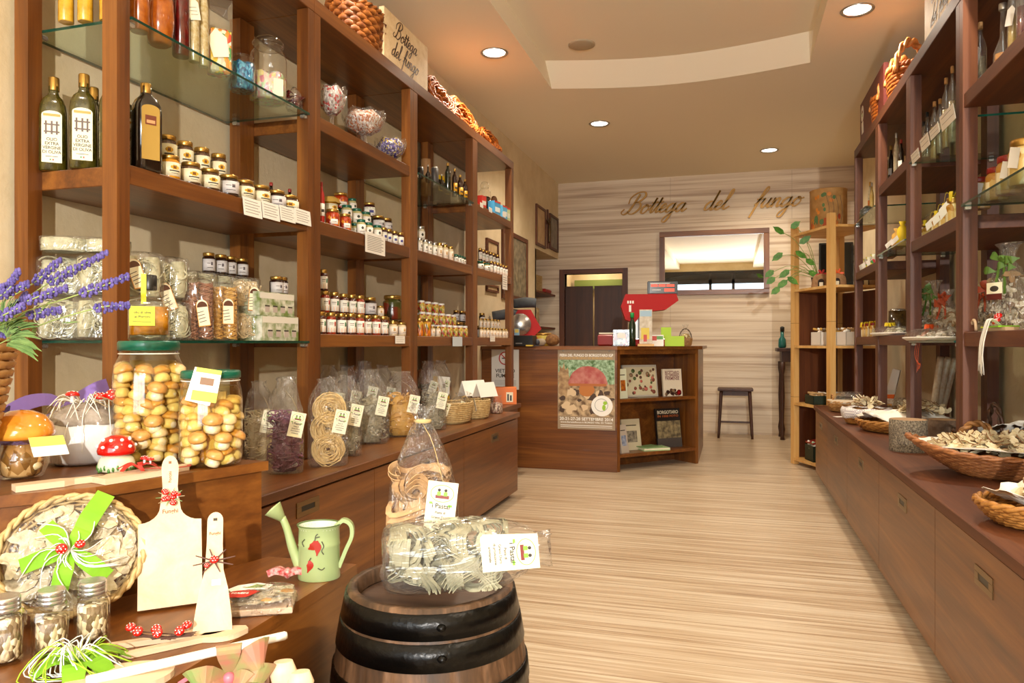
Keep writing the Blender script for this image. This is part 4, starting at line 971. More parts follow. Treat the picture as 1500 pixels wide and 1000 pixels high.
cl = MB(); cl.lathe([(.001, .089), (.022, .088), (.031, .080), (.038, .064), (.044, .058)], pm('straw_cloth', 'c8a048', .8), 24, jit=lambda a, k, r, z: (r * (1 + .12 * cos(7 * a) * (k > 2)), z), caps=False)
c_ = link('cloth_cap', cl.mesh('cloth_cap'), o)
row('green', -1.99, Z2, 500, 545, 3, .08, 'green-lidded jar at ground level', 'back row, second bay', GG); row('green', -1.99, Z2 + .0815, 500, 545, 3, .08, 'green-lidded jar', 'back row middle layer, second bay', GG)
one('orange', -1.99, Z2 + .163, 499, 22, .085, 'jar of orange peppers topping the stack, second bay', GG); one('green', -1.99, Z2 + .163, 516, 13, .08, 'green-lidded jar topping the stack, second bay', GG); one('purple', -1.97, Z2 + .163, 541, 18, .085, 'white and violet labelled jar topping the stack, second bay', GG)
GS = 'orange-label sauce jars'; HS = .104
SK = ['sauce', 'sauce_red', 'sauce', 'sauce', 'sauce_red']
row(SK, -1.81, Z3w, 471, 561, 8, HS, 'orange-and-white label sauce jar', 'front row, second bay', GS); row('cream', -1.80, Z3w, 576, 588, 2, .075, 'small cream label jar', 'right end of front row, second bay', GS)
row(SK, -1.89, Z3w, 474, 562, 7, HS, 'orange-and-white label sauce jar', 'hidden second row, second bay', GS)
row(['sauce_red', 'sauce', 'sauce', 'sauce', 'sauce_red'], -1.89, Z3w + HS + .002, 476, 527, 5, HS, 'orange-and-white label sauce jar', 'upper layer, second bay', GS)
one('dark', -1.88, Z3w + HS + .002, 542, 19, .10, 'dark wide jar on the sauce jars, second bay', GS); one('cream', -1.88, Z3w + HS + .002, 557, 11, .06, 'very small white-label jar on the sauce jars, second bay', GS)
one('sauce', -1.90, Z3w + 2 * HS + .004, 474, 12, HS, 'single sauce jar on the third layer beside the second post', GS)
jar('mixed_dark', -2.0, onX(575, -2.0), Z3w + .1015, .06, .15, 'big gold-lidded jar of dark pickles at the back, second bay'); row('dark', -2.0, Z3w, 560, 590, 3, .10, 'dark jar below the big pickle jar', 'second bay', GS)
# ---- third left bay
BK = pm('black_carton', '181412', .4); YC = pm('yellow_carton', 'd8b418', .4)
q = MB(); q.lathe([(.034, 0), (.034, .24), (.033, .242)], pm('kraft_tube', '9a7248', .6), 22); put(bake([('tube', q)]), 'cardboard_tube', 'tall kraft paper tube at the back of the third bay', 'tube', TR(-1.98, onX(624, -1.98), Z1 + .0006))
for i, px in enumerate((640, 650)):
    q = MB(); q.box(-.035, .035, -.035, .035, 0, .15, BK, b=.001); q.box(-.036, .036, -.036, .036, .15, .18, YC, b=.001); q.box(-.02, .02, -.0358, -.035, .07, .1, YC)
    put(bake([('carton', q)]), 'bottle_carton', 'black carton with yellow top, %s one, third bay' % ['left', 'right'][i], 'carton', TR(-1.99, onX(px, -1.99), Z1 + .0006, R(70)), 'yellow-topped cartons')
G3 = 'small dark bottles on the third bay glass'
for px, w_, h, mt, lb, pf in [(616, 9, .07, BK, 'stubby black jar at the left end of the glass, third bay', 'tube'), (627, 9, .11, OILD, 'small black bottle below the kraft tube, third bay', 'flask'), (637, 11, .12, pm('pewter', '4a4644', .4, .3), 'dark grey ribbed canister on the glass, third bay', 'tube'),
        (647, 8, .10, OILD, 'small black flask right of the grey canister, third bay', 'flask'), (656, 9, .2, gloss('black_green', '10180c'), 'tallest black bottle on the glass, third bay', 'slim'), (666, 8, .19, gloss('brown_balsamic', '2c1208'), 'brown bottle with amber cap, third bay', 'slim'),
        (674, 9, .17, gloss('brown_balsamic', '2c1208'), 'brown bottle with round yellow label, left, third bay', 'slim'), (682, 8, .16, gloss('brown_balsamic', '2c1208'), 'brown bottle with round yellow label, right, third bay', 'slim')]:
    plain_bottle(px, -1.81, Z1, w_, h, mt, GOLD if h > .15 else SILV, lb, prof=pf, group=G3, lab=pm('label_sun', 'e0a020', .5) if px > 665 else None, name='vinegar_bottle')
G4 = 'white-label jars on the middle board of the third bay'
row('white', -1.81, Z2, 615, 636, 4, .09, 'silver-lidded white-label jar', 'left group, third bay', G4); one('white', -1.89, Z2, 616, 13, .09, 'white-label jar under the one behind the third post', G4); one('white', -1.89, Z2 + .0915, 616, 13, .10, 'white-label jar stacked high beside the third post', G4)
jar('white', -1.93, onX(648, -1.93), Z2, .037, .15, 'tall pale jar standing highest in the middle, third bay', G4)
row('cream', -1.81, Z2, 644, 660, 3, .10, 'slim cream jar', 'middle group, third bay', G4); row('bud', -1.81, Z2, 668, 684, 4, .062, 'tiny green-lidded bottle jar', 'right group, third bay', G4)
row(['truffle', 'white'], -1.90, Z2, 663, 684, 4, .085, 'small gold-lidded jar behind the tiny green ones', 'third bay', G4)
G5 = 'pickle jars of the third bay'
row(['pickles_gold'], -1.81, Z3w, 615, 626, 2, .11, 'tall gold-lidded jar of orange pickles', 'third bay', G5); row(['cream'], -1.81, Z3w, 634, 641, 2, .065, 'little yellow-green jar', 'third bay', G5)
row('pickles', -1.81, Z3w, 649, 683, 5, .078, 'white-lidded mixed pickle jar', 'front row, third bay', G5)
row('pickles', -1.885, Z3w, 617, 680, 8, .078, 'white-lidded pickle jar', 'hidden lower middle row, third bay', G5)
row('pickles', -1.885, Z3w + .0795, 618, 664, 6, .078, 'white-lidded pickle jar', 'second layer, third bay', G5)
row('pickles', -1.96, Z3w, 616, 662, 6, .078, 'white-lidded pickle jar', 'hidden back row, third bay', G5); row('pickles', -1.96, Z3w + .0795, 616, 650, 4, .078, 'white-lidded pickle jar', 'back row second layer, third bay', G5)
row('pickles', -1.96, Z3w + .159, 616, 646, 4, .078, 'white-lidded pickle jar', 'topmost layer, third bay', G5)
row('dark', -1.96, Z3w, 671, 684, 2, .115, 'dark gold-lidded jar at ground level', 'right end, third bay', G5); row('dark', -1.96, Z3w + .117, 668, 684, 3, .085, 'dark gold-lidded jar', 'upper layer right end, third bay', G5)
# ---- narrow fourth bay
y = onX(710, -1.9); put(bake(glassjar(.05, .285, gloss('black_sweets', '1a1512', '2a2018'), .5, True, .6)), 'candy_jar', 'stoppered glass jar of black sweets in the narrow bay', 'candy jar', TR(-1.9, y, Z4 + .0006))
q = MB(); q.prism([(-.05, 0), (.05, 0)] + [(.05 * cos(pi * i / 12), .17 + .06 * sin(pi * i / 12)) for i in range(13)], 0, .014, wood('old_board', '6a3c18', '7e4a20', '8e5828', 'Y', 2), TR(rx=pi / 2))
tagit(link('wooden_board', q.mesh('wooden_board'), None, TR(-1.93, onX(723, -1.93), Z4 + .001, R(80))), 'round-topped brown wooden board leaning in the narrow bay', 'wooden board')
for i, (px, w_, h, c1, c2, lb) in enumerate([(704, .035, .085, 'c8382c', 'dcd8cc', 'red and white carton at the left end, narrow bay'), (724, .05, .105, '4a98c4', 'dce6e4', 'blue carton with white mountain print, narrow bay, left'), (735, .04, .105, '5aa4c8', 'e4e8dc', 'blue carton, narrow bay, middle'), (745, .04, .105, 'b8c48c', 'dcdcc4', 'pale green carton at the right end, narrow bay')]):
    q = MB(); q.box(-w_, w_, -.03, .03, 0, h, pm('carton_' + c1, c1, .4), b=.001); q.box(-w_ * .8, w_ * .8, -.0308, -.03, h * .2, h * .55, pm('cart2_' + c2, c2, .4)); q.box(-w_, w_, -.0306, -.03, h * .88, h, pm('carton_red', 'c03428', .4))
    put(bake([('carton', q)]), 'tea_carton', lb, 'carton', TR(-1.80, keep(onX(px, -1.80), w_ + .01, -1), Z4 + .0006, R(80)), 'small cartons in the narrow bay')
G6 = 'small orange-label jars in the narrow bay'
row(['bud', 'green'], -1.80, Z2, 704, 713, 2, .065, 'low jar with green and orange label', 'narrow bay', G6); row('sauce', -1.80, Z2, 720, 746, 6, .095, 'small orange-label jar', 'front row, narrow bay', G6)
row('sauce', -1.88, Z2, 703, 737, 6, .095, 'small orange-label jar at ground level', 'back row, narrow bay', G6); row('sauce', -1.88, Z2 + .097, 703, 731, 6, .095, 'small orange-label jar', 'upper layer, narrow bay', G6)
row('cream', -1.80, Z3w, 704, 746, 9, .075, 'gold-lidded cream-label jar', 'front row, narrow bay', G6); row('cream', -1.87, Z3w, 704, 740, 7, .075, 'gold-lidded cream-label jar', 'hidden second row, narrow bay', G6)
row('cream', -1.87, Z3w + .0765, 704, 730, 6, .075, 'gold-lidded cream-label jar', 'upper layer, narrow bay', G6); row('dark', -1.95, Z3w, 704, 716, 2, .10, 'dark jar', 'back of the narrow bay', G6); one('dark', -1.95, Z3w + .102, 706, 9, .10, 'dark jar alone on the highest layer, narrow bay', G6)
# ---- willow baskets and the sign on top of the left shelving
ZTOP = 2.64
q, r_ = basket(.20, .13, .24, pm('wicker_chestnut', '96581f', .5, var='6e3a14', vscale=30), 9, .85, 30, .014, strand=.017, amp=.07)
put(bake([('weave', q), ('rim', r_)]), 'chunky_basket', 'chunky brown-orange plaited basket on top of the second bay', 'basket', TR(-1.93, onX(522, -1.93) , ZTOP + .001, R(90)))
def straw_wreath(px, lb, a=.25, b_=.12):
    q = MB(); rnd = random.Random(int(px))
    for k in range(34):
        s_ = rnd.uniform(.5, 1.05); ph = rnd.uniform(0, 6)
        P = [(a * s_ * cos(t), .03 * sin(t * 2 + ph) + rnd.uniform(-.015, .015), b_ * 1.05 + b_ * s_ * sin(t) + .008 * sin(3 * t + k)) for t in [2 * pi * i / 22 for i in range(22)]]
        q.sweep(P, rnd.uniform(.005, .008), WICKO, seg=5, closed=True)
    h_ = hoop(.12, .05, WICKO, .009, (a * .75, -.02, b_ * .9), 'x')
    put(bake([('strands', q), ('handle', h_)]), 'willow_basket', lb, 'basket', TR(-1.84, onX(px, -1.84), ZTOP + .012, R(90), rx=R(-24)), 'bundled willow baskets on the left shelving')
straw_wreath(652, 'orange willow bundle basket on top, nearest the wooden sign'); straw_wreath(686, 'orange willow bundle basket on top, middle one'); straw_wreath(722, 'orange willow bundle basket on top, farthest one', .23, .09)
# ============================================================ SCRIPT LETTERING (sign makers' hand)
GLY = {
 'o': ([[(.4, 1), (.08, .6), (.15, .1), (.5, .02), (.78, .5), (.6, .95), (.4, 1), (.6, .8), (1.0, .9)]], .95),
 'a': ([[(.75, .85), (.45, 1), (.08, .6), (.12, .08), (.4, .05), (.72, .5), (.8, 1), (.74, .3), (.9, .0), (1.25, .35)]], 1.15),
 'd': ([[(.75, .85), (.45, 1), (.08, .6), (.12, .08), (.4, .05), (.72, .6), (.84, 2.2), (.74, .35), (.9, .0), (1.25, .35)]], 1.15),
 't': ([[(-.05, .3), (.22, .9), (.34, 1.75), (.26, .5), (.38, .02), (.72, .35)], [(-.05, 1.2), (.3, 1.16), (.72, 1.28)]], .62),
 'e': ([[(-.05, .35), (.35, .5), (.58, .8), (.4, 1.02), (.12, .7), (.14, .12), (.42, .02), (.85, .35)]], .75),
 'g': ([[(.75, .85), (.45, 1), (.08, .6), (.12, .08), (.4, .05), (.72, .5), (.8, 1), (.76, -.4), (.55, -1.1), (.2, -1.05), (.25, -.6), (.8, -.05), (1.25, .4)]], 1.15),
 'l': ([[(-.05, .3), (.35, 1.1), (.55, 2.0), (.4, 2.25), (.25, 1.8), (.2, .4), (.38, .02), (.85, .35)]], .72),
 'f': ([[(-.1, .3), (.35, 1.1), (.65, 2.0), (.5, 2.3), (.3, 1.8), (.16, .3), (.02, -1.1)], [(-.1, .95), (.2, .92), (.6, 1.02)]], .62),
 'u': ([[(-.05, .4), (.15, 1), (.1, .3), (.3, .0), (.62, .4), (.8, 1), (.74, .3), (.9, .0), (1.25, .35)]], 1.15),
 'n': ([[(-.1, .5), (.1, 1), (.12, .5), (.08, 0)], [(.1, .4), (.4, .95), (.62, .9), (.6, .3), (.74, .0), (1.08, .35)]], 1.02),
 'B': ([[(.75, 2.3), (.6, 1.4), (.35, .35), (-.1, -.05), (-.5, .2), (-.3, .6)], [(-.1, 1.2), (-.15, 1.9), (.4, 2.45), (1.2, 2.5), (1.5, 2.0), (1.1, 1.45), (.6, 1.3), (1.2, 1.25), (1.5, .7), (1.05, .05), (.5, .02), (.2, .3)]], 1.75),
}
def cat(pts, n=6):
    P = [Vector((p[0], p[1], 0)) for p in pts]; P = [P[0] * 2 - P[1]] + P + [P[-1] * 2 - P[-2]]; out = []
    for i in range(1, len(P) - 2):
        for k in range(n):
            t = k / n; a, b, c, d = P[i - 1:i + 3]
            out.append(.5 * ((2 * b) + (c - a) * t + (2 * a - 5 * b + 4 * c - d) * t * t + (3 * b - a - 3 * c + d) * t ** 3))
    return out + [P[-2]]
def script(word, xh, mat, T, w=.10, slant=.45, depth=.004, n=6):
    """one word as raised strokes lying in local xy, thick on the downstrokes; returns MB, width"""
    q = MB(); x = 0
    for ch in word:
        if ch == ' ': x += .9; continue
        st, adv = GLY[ch]
        for s_ in st:
            P = cat(s_, n); P = [Vector(((p.x + x + p.y * slant) * xh, p.y * xh, depth / 2)) for p in P]; W = []
            for i, p in enumerate(P):
                a, b = P[max(i - 1, 0)], P[min(i + 1, len(P) - 1)]; d = b - a; down = abs(d.y) / (d.length + 1e-9) if d.y < 0 else .15
                W.append(xh * w * (1.0 + 1.3 * down))
            q.sweep(P, W, mat, t=depth, up=(0, 0, 1))
        x += adv
    q.v = [tuple(T @ Vector(v)) for v in q.v]; return q, x * xh
# ============================================================ SIGNS
SGOLD = pm('sign_gold', 'a87c38', .45, .4); SB = wood('sign_board', 'c9a978', 'dcc094', 'e8d2aa', 'Y', 1.2, .6)
# on the back wall
x0, x1 = onY(905, YB), onY(1180, YB); P = []
_, w1 = script('Bottega', .105, SGOLD, TR()); _, w2 = script('del', .105, SGOLD, TR()); _, w3 = script('fungo', .105, SGOLD, TR())
for wd, px in (('Bottega', 915), ('del', 1030), ('fungo', 1104)):
    q, _ = script(wd, .107, SGOLD, TR(onY(px, YB), YB - .001, 2.765, rx=pi / 2), w=.11, slant=.5, depth=.02, n=8); P.append(('lettering', q))
put(bake(P), 'wall_lettering', 'large golden script shop name mounted high on the pale wood wall', 'sign', TR())
def top_sign(side, ya, yb, hgt, lb):
    X = (XS - .03 if side < 0 else RS + .03); T0 = TR(X, (ya + yb) / 2, 2.641, R(90) if side < 0 else R(-90)); W = abs(yb - ya)
    q = MB(); q.box(-W / 2, W / 2, 0, .03, 0, hgt, SB, b=.001)
    dk = pm('sign_ink', '4a2f1c', .5); l1, a = script('Bottega', hgt * .145, dk, TR(), w=.10, depth=.0012); s1 = W * .80 / a if a * 1 > W * .8 else 1
    P = [('board', q)]
    l1, _ = script('Bottega', hgt * .145 * s1, dk, TR(-a * s1 / 2 - .02, -.0002, hgt * .60, rx=pi / 2), depth=.0012)
    l2, b_ = script('del fungo', hgt * .145 * s1, dk, TR(-a * s1 / 2 - .06, -.0002, hgt * .22, rx=pi / 2), depth=.0012)
    return put(bake([('board', q), ('lettering', l1), ('lettering', l2)]), 'shop_sign', lb, 'sign', T0)
top_sign(-1, onX(570, XS), onX(633, XS), .29, 'cream wooden sign with script lettering standing on the left shelving')
top_sign(1, 3.62, 4.28, .30, 'cream wooden sign with script lettering standing on the right shelving')

# ============================================================ BARREL with two big bags
BX, BY = -.582, 1.379
STV = wood('barrel_stave', '2e2015', '4e3724', '7a5a40', 'Z', 2.2, .5); HP = pm('hoop_iron', '0e0d0c', .32, .6, bump=.25, bscale=45)
prof = []
for k in range(15):
    z = .64 * k / 14; prof.append((.164 + .040 * (1 - ((z - .31) / .33) ** 2) if z > 0 else .165, z))
def bjit(a, k, r, z):
    f = (a * 20 / (2 * pi)) % 1; return (r - (.0022 if f < .09 or f > .91 else 0), z)
q = MB(); q.lathe(prof + [(.148, .64), (.145, .612)], STV, 200, jit=bjit, caps=False)
hd = MB(); hd.lathe([(.0001, .61), (.146, .61)], wood('barrel_head', '3a2a20', '584234', '6e5846', 'X', 1.6, .4), 48, caps=False)
def bar_r(z): return .164 + .040 * (1 - ((z - .31) / .33) ** 2)
P = [('staves', q), ('head', hd)]
for za, zb in ((.588, .632), (.535, .582), (.46, .495), (.355, .39), (.22, .255), (.12, .155), (.02, .07)):
    h_ = MB(); h_.lathe([(bar_r(za) - .001, za), (bar_r(za) + .003, za), (bar_r(zb) + .0035, zb), (bar_r(zb) - .001, zb)], HP, 80, caps=False)
    rv = MB(); rv.ell((BX * 0 + (bar_r((za + zb) / 2) + .003) * .0, 0, 0), (.001, .001, .001), HP, 4, 2); aa = math.atan2(-BY, -BX) + R(6)
    rv = MB(); rv.ell(((bar_r((za + zb) / 2) + .003) * cos(aa), (bar_r((za + zb) / 2) + .003) * sin(aa), (za + zb) / 2), (.009, .009, .007), HP, 12, 8)
    P.append(('hoop', h_, [('rivet', rv)]))
put(bake(P), 'barrel', 'small dark oak barrel with black iron hoops in the foreground', 'barrel', TR(BX, BY, 0))
# upright bag of brown pasta
q = MB(); rnd = random.Random(5); m = PAST['brown']
bundles(q, m, 48, (.070, .050, .02, .25), .0125, .0016, (.026, .05), 3, 5)
q.lathe([(.04, .01), (.05, .1), (.03, .18)], m, 12, TR(s=(1, .6, 1)))
d = bag_design(q, .375, .16, tagat=(.035, .60), tagsz=(.062, .108), tilt=6, neck=True, sy=.72)
put(bake(d), 'pasta_bag', 'big upright bag of brown mushroom pasta standing on the barrel', 'bag of pasta', TR(-.632, 1.452, .6105, R(23)))
# lying bag of pale pasta: modelled upright, laid down along the camera's right
q = MB(); rnd = random.Random(9); m = PAST['sage']
m = pm('pasta_lying', 'aaa68a', .6, var='908c72', vscale=50); bundles(q, m, 52, (.054, .046, .012, .222), .0068, .0018, (.028, .062), 5, 9)
o_ = Vector((4, 1, 0)); c = MB()
c.lathe([(.9 * .062, 0), (.062, .008), (.066, .04), (.066, .12), (.064, .19), (.058, .225), (.044, .262), (.030, .285), (.036, .315)], CELLO, 32, sq=1.0, sy=.86,
        jit=lambda a, k, r, z: (r * (1 + (.05 + .25 * max(0, (z - .2) / .11)) * mnoise.noise(Vector((cos(a) * 2, sin(a) * 2, z * 14)) + o_)), z + .012 * mnoise.noise(Vector((cos(a) * 2, sin(a) * 2, z * 9)) + o_)))
T_ = TR(-.638, 1.291, .705, TH + R(-1)) @ Matrix.Rotation(R(86), 4, 'Y') @ Matrix.Rotation(R(8), 4, 'Z')
tg = card(.062, .104, True, text=PTX)
Wt = Matrix.Translation(at(789, 1.335, 806)) @ Matrix(((0, -SN, CS, 0), (0, CS, SN, 0), (-1, 0, 0, 0), (0, 0, 0, 1))) @ Matrix.Rotation(R(-5), 4, 'Y')
TT = T_.inverted() @ Wt; t2 = MB(); t2.v = [tuple(TT @ Vector(v)) for v in tg.v]; t2.f = tg.f; t2.mi = tg.mi; t2.mats = tg.mats; t2.sm = tg.sm
put(bake([('wrapper', c), ('pasta', q), ('tag', t2)]), 'pasta_bag', 'clear bag of pale tagliatelle lying on its side on the barrel', 'bag of pasta', T_)

# ============================================================ TALL PLINTH: jars of porcini in oil and company
PCAP = pm('porcino_cap', 'b57c38', .4, var='d4a45c', vscale=50, coat=.2); PST = pm('porcino_stem', 'e4d6b4', .4, var='d6c08a', vscale=50, coat=.2)
def mushroom_mb(r=.02, h=.03, cap=PCAP, stem=PST, seg=14):
    q = MB(); q.lathe([(r * .5, 0), (r * .80, h * .08), (r * .84, h * .28), (r * .62, h * .55)], stem, seg)
    q.lathe([(r * .62, h * .52), (r * .96, h * .56), (r, h * .66), (r * .85, h * .86), (r * .5, h * .98), (.0001, h)], cap, seg); return q
SHR = bake([('mushroom', mushroom_mb(.020, .038))])[0][1]
SHR2 = bake([('mushroom', mushroom_mb(.0185, .040, pm('porcino_pale', 'd6bc88', .4, var='c89e5c', vscale=50)))])[0][1]
OIL = glass('golden_oil', (.99, .93, .62), .8, .03, base=.0)
def big_jar(r, h, x, y, lb, sub_n, lid_r, tag=None, seed=1, rz=0):
    g = MB(); g.lathe([(r * .86, 0), (r * .96, .006), (r, .02), (r, h * .70), (r * .96, h * .80), (lid_r * .97, h * .88), (lid_r * .96, h * .93)], JG, 40)
    ol = MB(); ol.lathe([(r * .84, .004), (r * .95, .012), (r * .965, h * .70), (r * .92, h * .79), (lid_r * .86, h * .84), (.001, h * .84)], OIL, 32)
    l = MB(); l.lathe([(lid_r * .98, h * .92), (lid_r * 1.03, h * .925), (lid_r * 1.03, h * .985), (lid_r * .99, h), (lid_r * .9, h), (lid_r * .88, h * .992)], GREENLID, 40)
    T0 = TR(x, y, ZU + .0006, rz); P = [('glass', g), ('oil', ol), ('lid', l)]
    if tag: P.append(('tag', tag))
    s_ = MB(); s_.sweep([(lid_r * 1.0 * cos(t), lid_r * 1.0 * sin(t), h * .895) for t in [2 * pi * i / 40 for i in range(40)]], .0012, RAFW, seg=5, closed=True); P.append(('string', s_))
    root = put(bake(P), 'mushroom_jar', lb, 'jar', T0, 'big jars of porcini in oil')
    rnd = random.Random(seed); lay = int(h * .80 / .0365); cnt = 0
    for k in range(lay):
        n = max(6, int(2 * pi * (r * .78) / .0385)); zz = .006 + k * .0365
        for i in range(n):
            if cnt >= 98: break
            a = 2 * pi * (i + .5 * (k % 2) + rnd.uniform(-.12, .12)) / n; rr = r * (.745 if zz < h * .68 else .66)
            o = link('mushroom', SHR if rnd.random() < .62 else SHR2, root, TR(rr * cos(a), rr * sin(a), zz + rnd.uniform(-.003, .003) + (.0 if True else 0), rnd.uniform(0, 6.3), rx=rnd.uniform(-.35, .35), ry=rnd.uniform(-.35, .35), s=rnd.uniform(1.0, 1.16))); cnt += 1
        cr = MB()
    co = MB(); co.lathe([(r * .5, .01), (r * .5, h * .78)], mosaic('porcini_core', ['d9b86a', 'c89038', 'e6d09a'], 30), 14); c_ = link('inner_mushrooms', co.mesh('inner_mushrooms'), root); c_['kind'] = 'stuff'
    return root
tg = MB(); tg.box(-.026, .026, -.001, 0, -.072, 0, pm('tag_lime', 'cfd24a', .5), TR(-.002, -.081, .222, ry=R(10))); tg.box(-.026, .026, -.0016, -.001, -.05, -.010, WHITE, TR(-.002, -.081, .222, ry=R(10))); tg.box(-.014, .014, -.0022, -.0016, -.036, -.02, pm('print_truck', '8a6a50', .6), TR(-.002, -.081, .222, ry=R(10)))
tg.box(-.026, .026, -.001, 0, -.075, 0, WHITE, TR(-.006, -.080, .220, ry=R(16)))
big_jar(.077, .284, -1.317, 1.420, 'tallest jar of whole porcini in golden oil with green lid', 60, .065, seed=3)
big_jar(.0685, .216, -1.150, 1.428, 'shorter jar of porcini in oil with lime tag on its lid', 50, .063, tag=tg, seed=4, rz=R(38))
# oil bottle on the tall jar's lid
q = MB(); q.lathe([(.040, 0), (.044, .003), (.044, .088), (.040, .094), (.016, .100), (.0145, .128)], glass('bottle_glass', (.97, .98, .95), 1.2, .02, base=.02), 32, sq=4)
ol = MB(); ol.lathe([(.039, .012), (.0415, .014), (.0415, .078), (.001, .078)], pm('infused_oil', 'b87808', .1, var='8a5206', vscale=30, coat=.8), 32, sq=4)
st = MB(); st.lathe([(.0165, .118), (.017, .120), (.017, .152), (.015, .154)], BLACKP, 20)
lb_ = MB(); YL = pm('label_yellow', 'd9dc1c', .5); lb_.box(-.041, .012, -.0455, -.0445, .034, .078, YL); lb_.text('olio di oliva', .0075, INK, TR(-.014, -.0457, .064, rx=pi / 2)); lb_.text('ai Porcini', .0085, INK, TR(-.014, -.0457, .054, rx=pi / 2)); lb_.box(-.034, .004, -.0457, -.0454, .042, .0435, INK)
nt = MB(); nt.box(-.017, -.006, -.0185, -.0175, .085, .155, YL)
put(bake([('glass', q), ('oil', ol), ('stopper', st), ('label', lb_), ('neck_strip', nt)]), 'oil_bottle', 'square bottle of infused oil with yellow label, on the tallest jar', 'bottle', TR(-1.317, 1.420, ZU + .2858, R(43)))
# orange-capped jar
q = MB(); q.lathe([(.034, 0), (.040, .004), (.050, .03), (.051, .05), (.040, .07), (.037, .078)], JG, 32)
mm = MB(); rnd = random.Random(2)
for k in range(26):
    a = rnd.uniform(0, 6.28); z = rnd.uniform(.012, .062); rr = (.034 if z > .02 else .026) * rnd.uniform(.6, 1)
    mm.ell((rr * cos(a), rr * sin(a), z), (.012, .012, .010), PCAP if k % 2 else PST, 8, 6, rough=.3)
co = MB(); co.lathe([(.03, .004), (.036, .01), (.042, .04), (.034, .07)], mosaic('brown_mushroom_bits', ['a87c44', 'c8a068', '7e5828'], 60), 16)
cp = MB(); cm = pm('glazed_orange_cap', 'd07a1c', .15, var='e09a38', vscale=22, coat=.8); cp.lathe([(.036, .078), (.058, .082), (.0605, .090), (.056, .108), (.042, .126), (.02, .136), (.0001, .138)], cm, 36)
t = MB(); t.box(-.03, .03, -.001, 0, -.06, 0, WHITE, TR(.05, -.045, .085, R(20), rx=R(-58), ry=R(0))); t.box(-.03, .03, -.0016, -.001, -.03, 0, pm('tag_yellow', 'e0d860', .5), TR(.05, -.045, .085, R(20), rx=R(-58)))
put(bake([('glass', q), ('mushrooms', mm), ('filling', co), ('cap_lid', cp), ('tag', t)]), 'mushroom_jar', 'round jar with glossy orange porcino-cap lid at the left edge', 'jar', TR(-1.415, 1.175, ZU + .0006, R(40), s=1.02))
# white cellophaned pot with raffia and toadstools
RAFN = pm('raffia_natural', 'a08a64', .7)
wp = MB(); wp.lathe([(.062, 0), (.080, .01), (.086, .05), (.084, .085), (.070, .10)], pm('white_ceramic', 'e9e9e8', .3, coat=.4), 36)
cw = MB(); cw.lathe([(.066, .001), (.086, .008), (.092, .05), (.091, .09), (.078, .115), (.05, .13)], CELLO, 32, jit=lambda a, k, r, z: (r * (1 + .02 * sin(9 * a + k)), z))
tc = MB(); tc.lathe([(.078, .092), (.080, .105), (.062, .125), (.03, .138), (.0001, .14)], pm('grey_gauze', 'aca094', .8, var='857868', vscale=40), 28, jit=lambda a, k, r, z: (r * (1 + .05 * sin(6 * a + k)), z))
ra = MB(); rnd = random.Random(8)
for k in range(46):
    a = rnd.uniform(0, 6.28); L_ = rnd.uniform(.7, 1.15); b2 = a + rnd.uniform(-.5, .5)
    P = [(.02 * cos(a), .02 * sin(a), .138), (.055 * cos(a), .055 * sin(a), .142 + rnd.uniform(0, .02)), (.088 * L_ * cos(b2), .088 * L_ * sin(b2), .12 + rnd.uniform(-.02, .02))]
    if k % 4 == 0: P += [(.100 * cos(b2), .100 * sin(b2), .07), (.103 * cos(b2), .103 * sin(b2), .035)]
    ra.sweep([tuple(p) for p in P], .0011, RAFW if k % 3 else RAFN, seg=4)
def toadstool(q, x, y, z, r, T=None, rx=0, ry=0):
    T0 = TR(x, y, z, 0, rx=rx, ry=ry); T0 = T @ T0 if T is not None else T0
    q.lathe([(r * .28, -r * 1.1), (r * .25, 0)], WDOT, 8, T0); q.lathe([(r * .9, -.15 * r), (r, 0), (r * .85, r * .32), (r * .5, r * .55), (.0001, r * .62)], RED, 16, T0)
    for i in range(7):
        a = 2 * pi * i / 6; e = .62 if i < 6 else 0; q.ell((r * e * cos(a), r * e * sin(a), r * (.50 if e else .61)), (r * .12, r * .12, r * .07), WDOT, 6, 4, T0)
    return q
ts = []
for x, y, z, r, rx in ((-.025, -.02, .158, .016, -.2), (.035, -.035, .155, .014, .3), (.060, -.030, .158, .017, .8)): ts.append(('toadstool', toadstool(MB(), x, y, z, r, rx=rx)))
put(bake([('pot', wp), ('wrapper', cw), ('cover', tc), ('raffia', ra)] + ts), 'gift_pot', 'white pot wrapped in cellophane with raffia and three toadstools on top', 'gift pot', TR(-1.452, 1.372, ZU + .0006, R(35), s=1.0))
# lilac ribbon bow behind it
q = MB()
for s_, e in ((1, .10), (-1, .12)):
    q.sweep([(0, 0, 0), (s_ * .03, .01, .02), (s_ * .075, .0, .015 + (.03 if s_ > 0 else 0)), (s_ * e, -.01, .0 + (.055 if s_ > 0 else -.01))], [.012, .03, .036, .034], LILAC, t=.001, up=(0, -1, .2))
q.ell((0, 0, 0), (.012, .01, .012), LILAC, 8, 6)
st_ = MB(); st_.lathe([(.002, -.115), (.002, 0)], LILAC, 6)
put(bake([('bow', q), ('stem', st_)]), 'ribbon_bow', 'lilac ribbon bow sticking up behind the white gift pot', 'ribbon', TR(-1.62, 1.46, ZU + .117, R(42)))
q = MB(); q.sweep([(0, 0, 0), (-.02, 0, .04), (0, .0, .085)], [.07, .06, .004], pm('violet_tulle', '4c3a68', .7), t=.002, up=(0, -1, 0)); q.sweep([(-.07, 0, 0), (-.08, 0, .03), (-.05, .0, .06)], [.06, .05, .004], MC['violet_tulle'], t=.002, up=(0, -1, 0))
